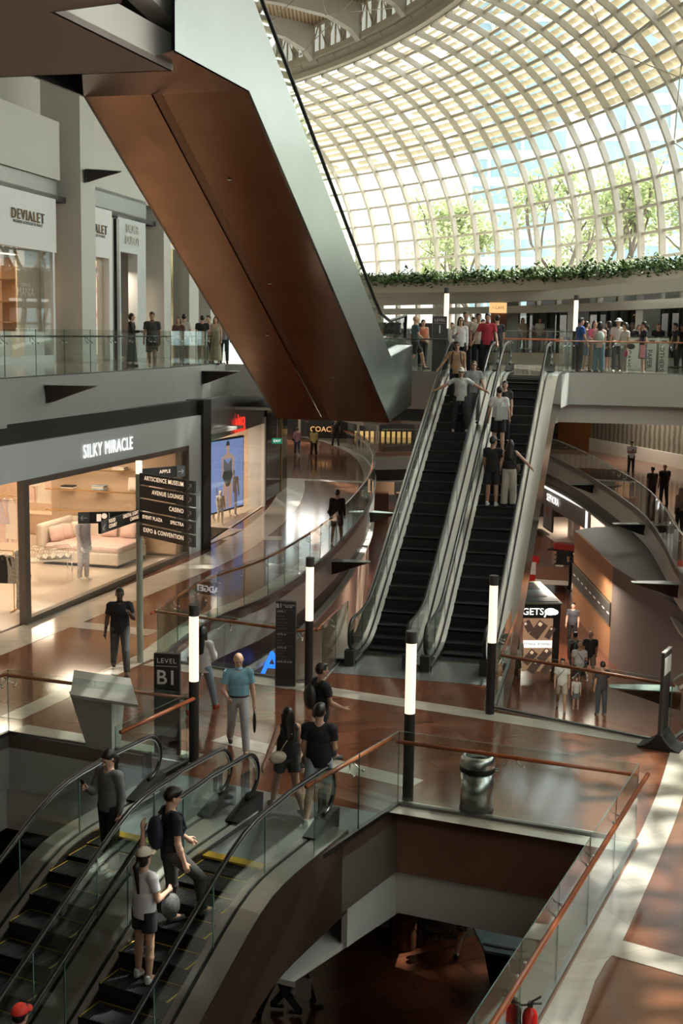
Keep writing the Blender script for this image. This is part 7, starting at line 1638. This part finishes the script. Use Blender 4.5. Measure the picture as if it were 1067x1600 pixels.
for x, y, f_, lab, tc_, bt in ((716, 1487, 30, 'person in black shorts and boots on the dark bottom floor beyond the bin', BK, 'shorts'), (462, 1575, 100, 'person in grey carrying a white paper bag in the dark under the escalator', (.14, .14, .14), 'jeans'), (432, 1590, 280, 'dark clothed person in the shadow at the bottom of the hall', BK, 'long')):
    e = person(onfloor(x, y, ZB2), f_, 1.7, .016, lab, None, 'a', ('tee', tc_), (bt, (.05, .05, .06)), (.03, .03, .03), 'short', legs='walk')
    if x == 462: handbag(e, WHITE, 'white paper bag with a small label in the dark bottom hall', 1, (.06, .13, .17))
# ---------------- long escalators
def rider(es, x, y, *a, **k): 
    p = escat(es, x, y)
    return person(p, *a, **k) if p else None
prt = mat('printed_shirt', (.42, .44, .42), .7, noise=(22, .55))
e = rider(eA, 707, 680, 183, 1.72, .015, 'man in white cap and patterned white shirt, arms spread to both handrails', None, 'b', ('shirt', (.5, .5, .5), prt), ('long', BK), (.4, .4, .4), 'cap', ra=(10, 58, 10, -4), la=(10, 58, 10, -4), legs='wide'); cap(e, M_((.7, .7, .68)), 'white cap of the man in the patterned shirt'); e['who'] = 'in the patterned white shirt'; glasses(e)
e = rider(eA, 731, 664, 180, 1.68, .015, 'woman in grey blouse and grey trousers behind the man in the white cap', None, 'a', ('shirt', (.25, .26, .28)), ('wide', (.10, .11, .12)), BK, 'bob', HAIRN, legs='stand', la=(4, 14, 24, 0)); e['who'] = 'in the grey blouse'; glasses(e)
e = rider(eA, 711, 632, 185, 1.74, .016, 'man in tan t-shirt with black backpack straps holding the left handrail', None, 'b', ('tee', (.36, .23, .13)), ('long', BK), BK, 'short', ra=(14, 34, 12, 0)) or person((topA.x-.1, topA.y-1.0, ZL1-.2), 185); backpack(e, BLACK, 'black backpack on the man in tan'); e['who'] = 'in the tan t-shirt'; glasses(e)
def onbridge(x, y, *a, **k): return person(onfloor(x, y, ZL1), *a, **k)
def bridge_at(x, Y, *a, **k):
    p = ay(x, 560, Y); return person((p[0], p[1], ZL1), *a, **k)
tA = topA
e = bridge_at(718, 37.2, 175, 1.66, .016, 'woman with long hair and sunglasses in a white blouse at the escalator head', None, 'a', ('long', (.6, .6, .6)), ('long', BK), BK, 'long', ra=(20, 10, 90, 20), fem=True); e['who'] = 'in the white blouse'; glasses(e)
e = bridge_at(726, 39.2, 180, 1.84, .016, 'tall man in beige shirt with sunglasses hung from his collar', None, 'a', ('shirt', (.42, .37, .31)), ('long', (.05, .05, .06)), BK, 'short', HAIRN)
e = bridge_at(746, 39.0, 182, 1.80, .016, 'man in cream t-shirt with a strap and a red pouch at the bridge edge', None, 'b', ('tee', (.6, .56, .48)), ('jeans', (.02, .025, .035)), (.5, .5, .5), 'short'); crossbag(e, BLACK, 'black sling bag on the man in the cream t-shirt', 1)
e = bridge_at(760, 37.9, 190, 1.78, .015, 'man in red polo shirt and black trousers stepping onto the left escalator', None, 'b', ('polo', (.42, .03, .05)), ('long', BK), BK, 'short', ra=(6, 24, 30, 6), la=(10, 12, 12, 0), legs='relax')
e = bridge_at(775, 41.2, 350, 1.78, .016, 'man in black t-shirt with white back print standing behind the man in red', None, 'a', ('tee', (.015, .016, .02)), ('long', BK), BK, 'short')
e = bridge_at(738, 42.0, 180, 1.72, .018, 'dark haired man mostly hidden between the two pale shirts', None, 'b', ('tee', (.05, .05, .05)), ('long', BK), BK, 'short')
e = bridge_at(753, 42.5, 180, 1.66, .018, 'woman in red glimpsed behind the man in the red polo', None, 'a', ('tee', (.4, .05, .06)), ('long', BK), BK, 'short', HAIRN)
e = rider(eB, 777, 708, 5, 1.74, .015, 'man in white t-shirt and black shorts with a white tote, seen from behind', None, 'a', ('tee', (.62, .64, .65)), ('shorts', BK), (.5, .5, .5), 'short', la=(4, 10, 20, 4), ra=(10, 12, 16, 4), legs='relax')
mb = MB(); mb.box(e['up'](e['V'](.08, -.16, 1.05)), (.30, .06, .34)); mb.tube([e['up'](e['V'](.0, -.16, 1.2)), e['up'](e['V'](.15, -.02, 1.48)), e['up'](e['V'](.16, -.16, 1.2))], .012, 5); carried(e, mb, 'tote_bag', M_((.5, .52, .52)), 'white tote bag on the back of the man in the white t-shirt', 'bag')
e = rider(eB, 788, 690, 185, 1.64, .016, 'woman in black top looking back down the right escalator', None, 'a', ('tee', BK), ('long', BK), BK, 'tail', fem=True, ra=(10, 6, 80, 20))
e = rider(eB, 762, 796, 20, 1.72, .015, 'man in black cap, black t-shirt and shorts with white shoes on the right escalator', None, 'b', ('tee', (.012, .012, .013)), ('shorts', BK), (.62, .62, .62), 'cap', la=(4, 6, 20, 4), ra=(6, 14, 24, 4), headyaw=30); cap(e, BLACK, 'black cap of the man in white shoes')
e = rider(eB, 790, 796, 8, 1.66, .015, 'woman in black top and wide cream trousers with a brown shoulder bag', None, 'a', ('tank', (.014, .014, .015)), ('wide', (.48, .44, .38)), BK, 'long', ra=(10, 46, 12, 4), la=(2, 12, 20, 6), fem=True, hem=.97); crossbag(e, mat('brown_bag', (.07, .045, .03), .5), 'brown shoulder bag of the woman in cream trousers', 1, .98, .0, (.09, .05, .12))
# ---------------- crowd on the bridge (right)
crowd = [(905, 573, 75, 1.76, 'man in blue polo shirt and black trousers beside the lit lamp post', 'b', 'polo', (.02, .08, .28), 'long', BK, 'short', HAIRB, False), (914, 570, 80, 1.66, 'woman in white sleeveless top and denim shorts in profile', 'a', 'tank', (.6, .6, .55), 'shorts', (.15, .22, .3), 'tail', HAIRB, True),
         (927, 571, 170, 1.68, 'woman in bright pink top facing the camera in the crowd', 'a', 'tee', (.62, .12, .20), 'long', (.25, .17, .10), 'long', HAIRN, True), (935, 574, 5, 1.64, 'woman in pale pink top with a mint backpack and wide blue jeans', 'a', 'tee', (.62, .38, .36), 'wide', (.10, .20, .27), 'bob', HAIRB, True),
         (949, 571, 300, 1.68, 'woman in black with a red strap and white boots', 'a', 'long', BK, 'skirt', BK, 'bob', HAIRB, True), (964, 572, 200, 1.76, 'man in white cap and checked shirt in the crowd', 'b', 'shirt', (.5, .5, .48), 'long', (.03, .035, .05), 'cap', HAIRB, False),
         (975, 575, 250, 1.62, 'woman in white top and grey trousers holding a bright pink fan', 'a', 'tee', (.58, .57, .52), 'long', (.33, .30, .26), 'bob', HAIRB, True), (1004, 577, 265, 1.66, 'woman in navy dress with a black handbag in front of the recycling bins', 'a', 'tee', (.012, .016, .03), 'skirt', (.012, .016, .03), 'tail', HAIRB, True),
         (986, 556, 200, 1.68, 'dark clad person behind the white cap in the crowd', 'c', 'tee', BK, 'long', BK, 'short', HAIRB, False), (996, 553, 190, 1.62, 'woman with bare shoulders sitting low behind the crowd', 'a', 'tank', (.3, .2, .1), 'long', BK, 'long', HAIRN, True)]
for i, (x, y, f_, H, lab, sk_, tk, tc_, bt, bc, hr, hm, fe) in enumerate(crowd):
    _q = ay(x, 560, [42.6, 43.4, 43.0, 42.2, 43.6, 43.2, 42.0, 41.4, 47, 47.5][i]); e = person((_q[0], _q[1], ZL1), f_, H, .018, lab, None, sk_, (tk, tc_), (bt, bc), (.55, .55, .5) if i in (1, 4, 5, 6, 7) else (.1, .08, .07), hr, hm, legs=['stand', 'relax', 'stand', 'relax'][i % 4], fem=fe, ra=(12, 6, 70, 20) if i in (2, 6, 7) else None, headpitch=14 if i in (6, 7) else 0)
    if i == 3: backpack(e, mat('mint_pack', (.45, .55, .48), .7), 'mint green backpack on the woman in wide jeans')
    if i == 5: cap(e, M_((.66, .74, .76)), 'white wide cap of the man in the checked shirt', wide=True)
    if i == 7: handbag(e, BLACK, 'black handbag held by the woman in navy', 1, (.05, .14, .09)); 
    if i == 6:
        a = e['arms'][0]; mb = MB(); mb.ball(a[2]+a[3]*.15+np.array([0, 0, -.05]), (.12, .03, .12), 0, 16, 8); carried(e, mb, 'hand_fan', mat('hot_pink', (.62, .04, .22), .6), 'bright pink round fan held in the crowd', 'fan')
    if i == 7:
        a = e['arms'][0]; mb = MB(); mb.box(a[2]+np.array([0, .05, -.12]), (.05, .18, .42)); carried(e, mb, 'pink_folder', mat('pink_bag', (.62, .2, .27), .6), 'pink bag held in front of the navy dress', 'bag')
for x, Y, f_, H, lab, tc_, sk_ in ((1027, 50, 190, 1.70, 'man in black t-shirt leaning by the far rail right of the crowd', BK, 'a'), (1057, 49.6, 260, 1.72, 'man in dark t-shirt bending over a phone at the right edge of the bridge', (.03, .03, .04), 'a'), (1064, 50.4, 180, 1.68, 'second head behind the man bending over a phone', BK, 'b')):
    p = ay(x, 550, Y); person((p[0], p[1], ZL1), f_, H, .02, lab, None, sk_, ('tee', tc_), ('long', BK), BK, 'short', lean=8 if x == 1057 else 0)
for x, lab, tc_ in ((816, 'woman in beige top on the far promenade', (.45, .36, .26)), (843, 'woman in white top looking at a phone on the far promenade', (.62, .62, .6))):
    p = ay(x, 520, 61.5 if x == 816 else 60.2); person((p[0], p[1], ZF), 180, 1.62, .022, lab, None, 'a', ('tee', tc_), ('long', (.2, .2, .2)), BK, 'long', fem=True, ra=(12, 6, 80, 20))
# ---------------- bridge, left side
e = bridge_at(648, 43.0, 80, 1.84, .016, 'bald man in teal t-shirt and dark shorts walking right beside the copper escalator', None, 'a', ('tee', (.06, .12, .14)), ('shorts', (.03, .03, .035)), (.05, .05, .05), 'bald', legs='stride', la=(-14, 6, 20, 4), ra=(14, 6, 40, 4))
e = bridge_at(660, 46.5, 170, 1.66, .02, 'woman with orange top behind the bald man in teal', None, 'a', ('tank', (.5, .16, .08)), ('long', BK), BK, 'tail', HAIRB, fem=True)
for x, Y, lab, tc_ in ((613, 58, 'dark haired person seated far behind the monitors', BK), (621, 57.5, 'second seated person far behind the monitors', (.1, .08, .08)), (632, 58.5, 'third person in the far group left of the level sign', (.2, .2, .2)), (706, 57, 'person in white far behind the level 1 sign', (.6, .6, .6))):
    p = ay(x, 530, Y-7); person((p[0], p[1], ZL1), 190, 1.6, .024, lab, None, 'a', ('tee', tc_), ('long', BK), BK, 'short')
# ---------------- upper left gallery
left = [(206, 559, 95, 1.66, 'woman in black jacket over white collar beside the shop mannequin', 'a', 'long', BK, 'longskirt', (.02, .04, .04), 'bun', HAIRB, True), (238, 562, 178, 1.78, 'man in dark grey polo and dark shorts walking along the upper gallery', 'b', 'polo', (.055, .06, .06), 'shorts', (.05, .05, .05), 'short', HAIRB, False),
        (279, 558, 190, 1.58, 'short woman in patterned dark top and blue jeans on the upper gallery', 'a', 'tee', (.12, .06, .05), 'jeans', (.06, .12, .15), 'bob', HAIRN, True), (288, 552, 20, 1.70, 'man in white t-shirt behind the short woman in jeans', 'a', 'tee', (.62, .63, .62), 'long', BK, 'short', HAIRB, False),
        (316, 553, 350, 1.68, 'person in black t-shirt and olive trousers, seen from behind', 'a', 'tee', BK, 'long', (.10, .11, .08), 'short', HAIRB, False), (326, 550, 200, 1.70, 'man in white shirt partly hidden behind the person in black', 'a', 'tee', (.6, .6, .6), 'long', BK, 'short', HAIRB, False),
        (337, 558, 185, 1.64, 'woman in long pale green sleeveless dress beside the copper escalator', 'a', 'tank', (.40, .38, .26), 'longskirt', (.40, .38, .26), 'long', HAIRN, True), (350, 550, 170, 1.70, 'person in dark teal trousers just left of the copper escalator edge', 'b', 'tee', (.3, .3, .3), 'long', (.02, .04, .05), 'short', HAIRB, False)]
for i, (x, y, f_, H, lab, sk_, tk, tc_, bt, bc, hr, hm, fe) in enumerate(left):
    _q = ay(x, 560, [41.0, 39.6, 42.2, 44.6, 46.0, 47.5, 44.8, 47.0][i]); e = person((_q[0], _q[1], ZL1), f_, H, .018, lab, None, sk_, (tk, tc_), (bt, bc), (.5, .5, .5) if i in (1, 2) else BK, hr, hm, legs='stride' if i == 1 else ['relax', 'stand'][i % 2], fem=fe, ra=(16, 6, 80, 20) if i == 0 else None)
# ---------------- shop mannequins
PY = mat('dotted_pyjama', (.55, .49, .50), .8, noise=(22, .5))
p = PS.pt(5.2, .03, -1.15); person(tuple(p), 120, 1.86, .016, 'white headed mannequin in dotted lilac pyjamas in the shop window', None, 'm', ('long', WH_, PY), ('long', WH_, PY), None, None, name='mannequin')
MB_ = MB().cyl((0, 0, 0), .2, .03, 20)
p = PS.pt(1.15, .03, -.75); person(tuple(p), 110, 1.80, .016, 'mannequin in black and white patterned pyjamas at the shop entrance', None, 'm', ('long', WH_, PRINT), ('long', WH_, PRINT), None, None, name='mannequin')
p = PS.pt(3.9, .03, -2.0)
for t, o, H, lab, tp_, bt_ in ((LA*.30, -.9, 1.80, 'white mannequin standing nearest the pale blue garments in the swimwear shop', ('none', WH_), ('none', WH_)), (LA*.52, -1.1, 1.84, 'mannequin in a black swimsuit in front of the video screen', ('tank', BK), ('shorts', BK, M_(BK), .2)), (LA*.42, -.5, 1.25, 'small white seated-height mannequin in the swimwear window', ('none', WH_), ('none', WH_)), (LA*.68, -.6, 1.75, 'white mannequin before the lower right of the video screen', ('none', WH_), ('none', WH_))):
    p = PA.pt(t, .03, o); person(tuple(p), 150, H, .02, lab, None, 'm', tp_, bt_, None, None, name='mannequin')
p = W1.pt(T1(203), ZL1, -.5); e = person(tuple(p), 100, 1.85, .02, 'white mannequin in a colourful print top at the brown shop doorway', None, 'm', ('long', WH_, mat('colour_print', (.3, .12, .12), .7, noise=(16, .9))), ('none', BK), None, None, name='mannequin')
texts_to_mesh()
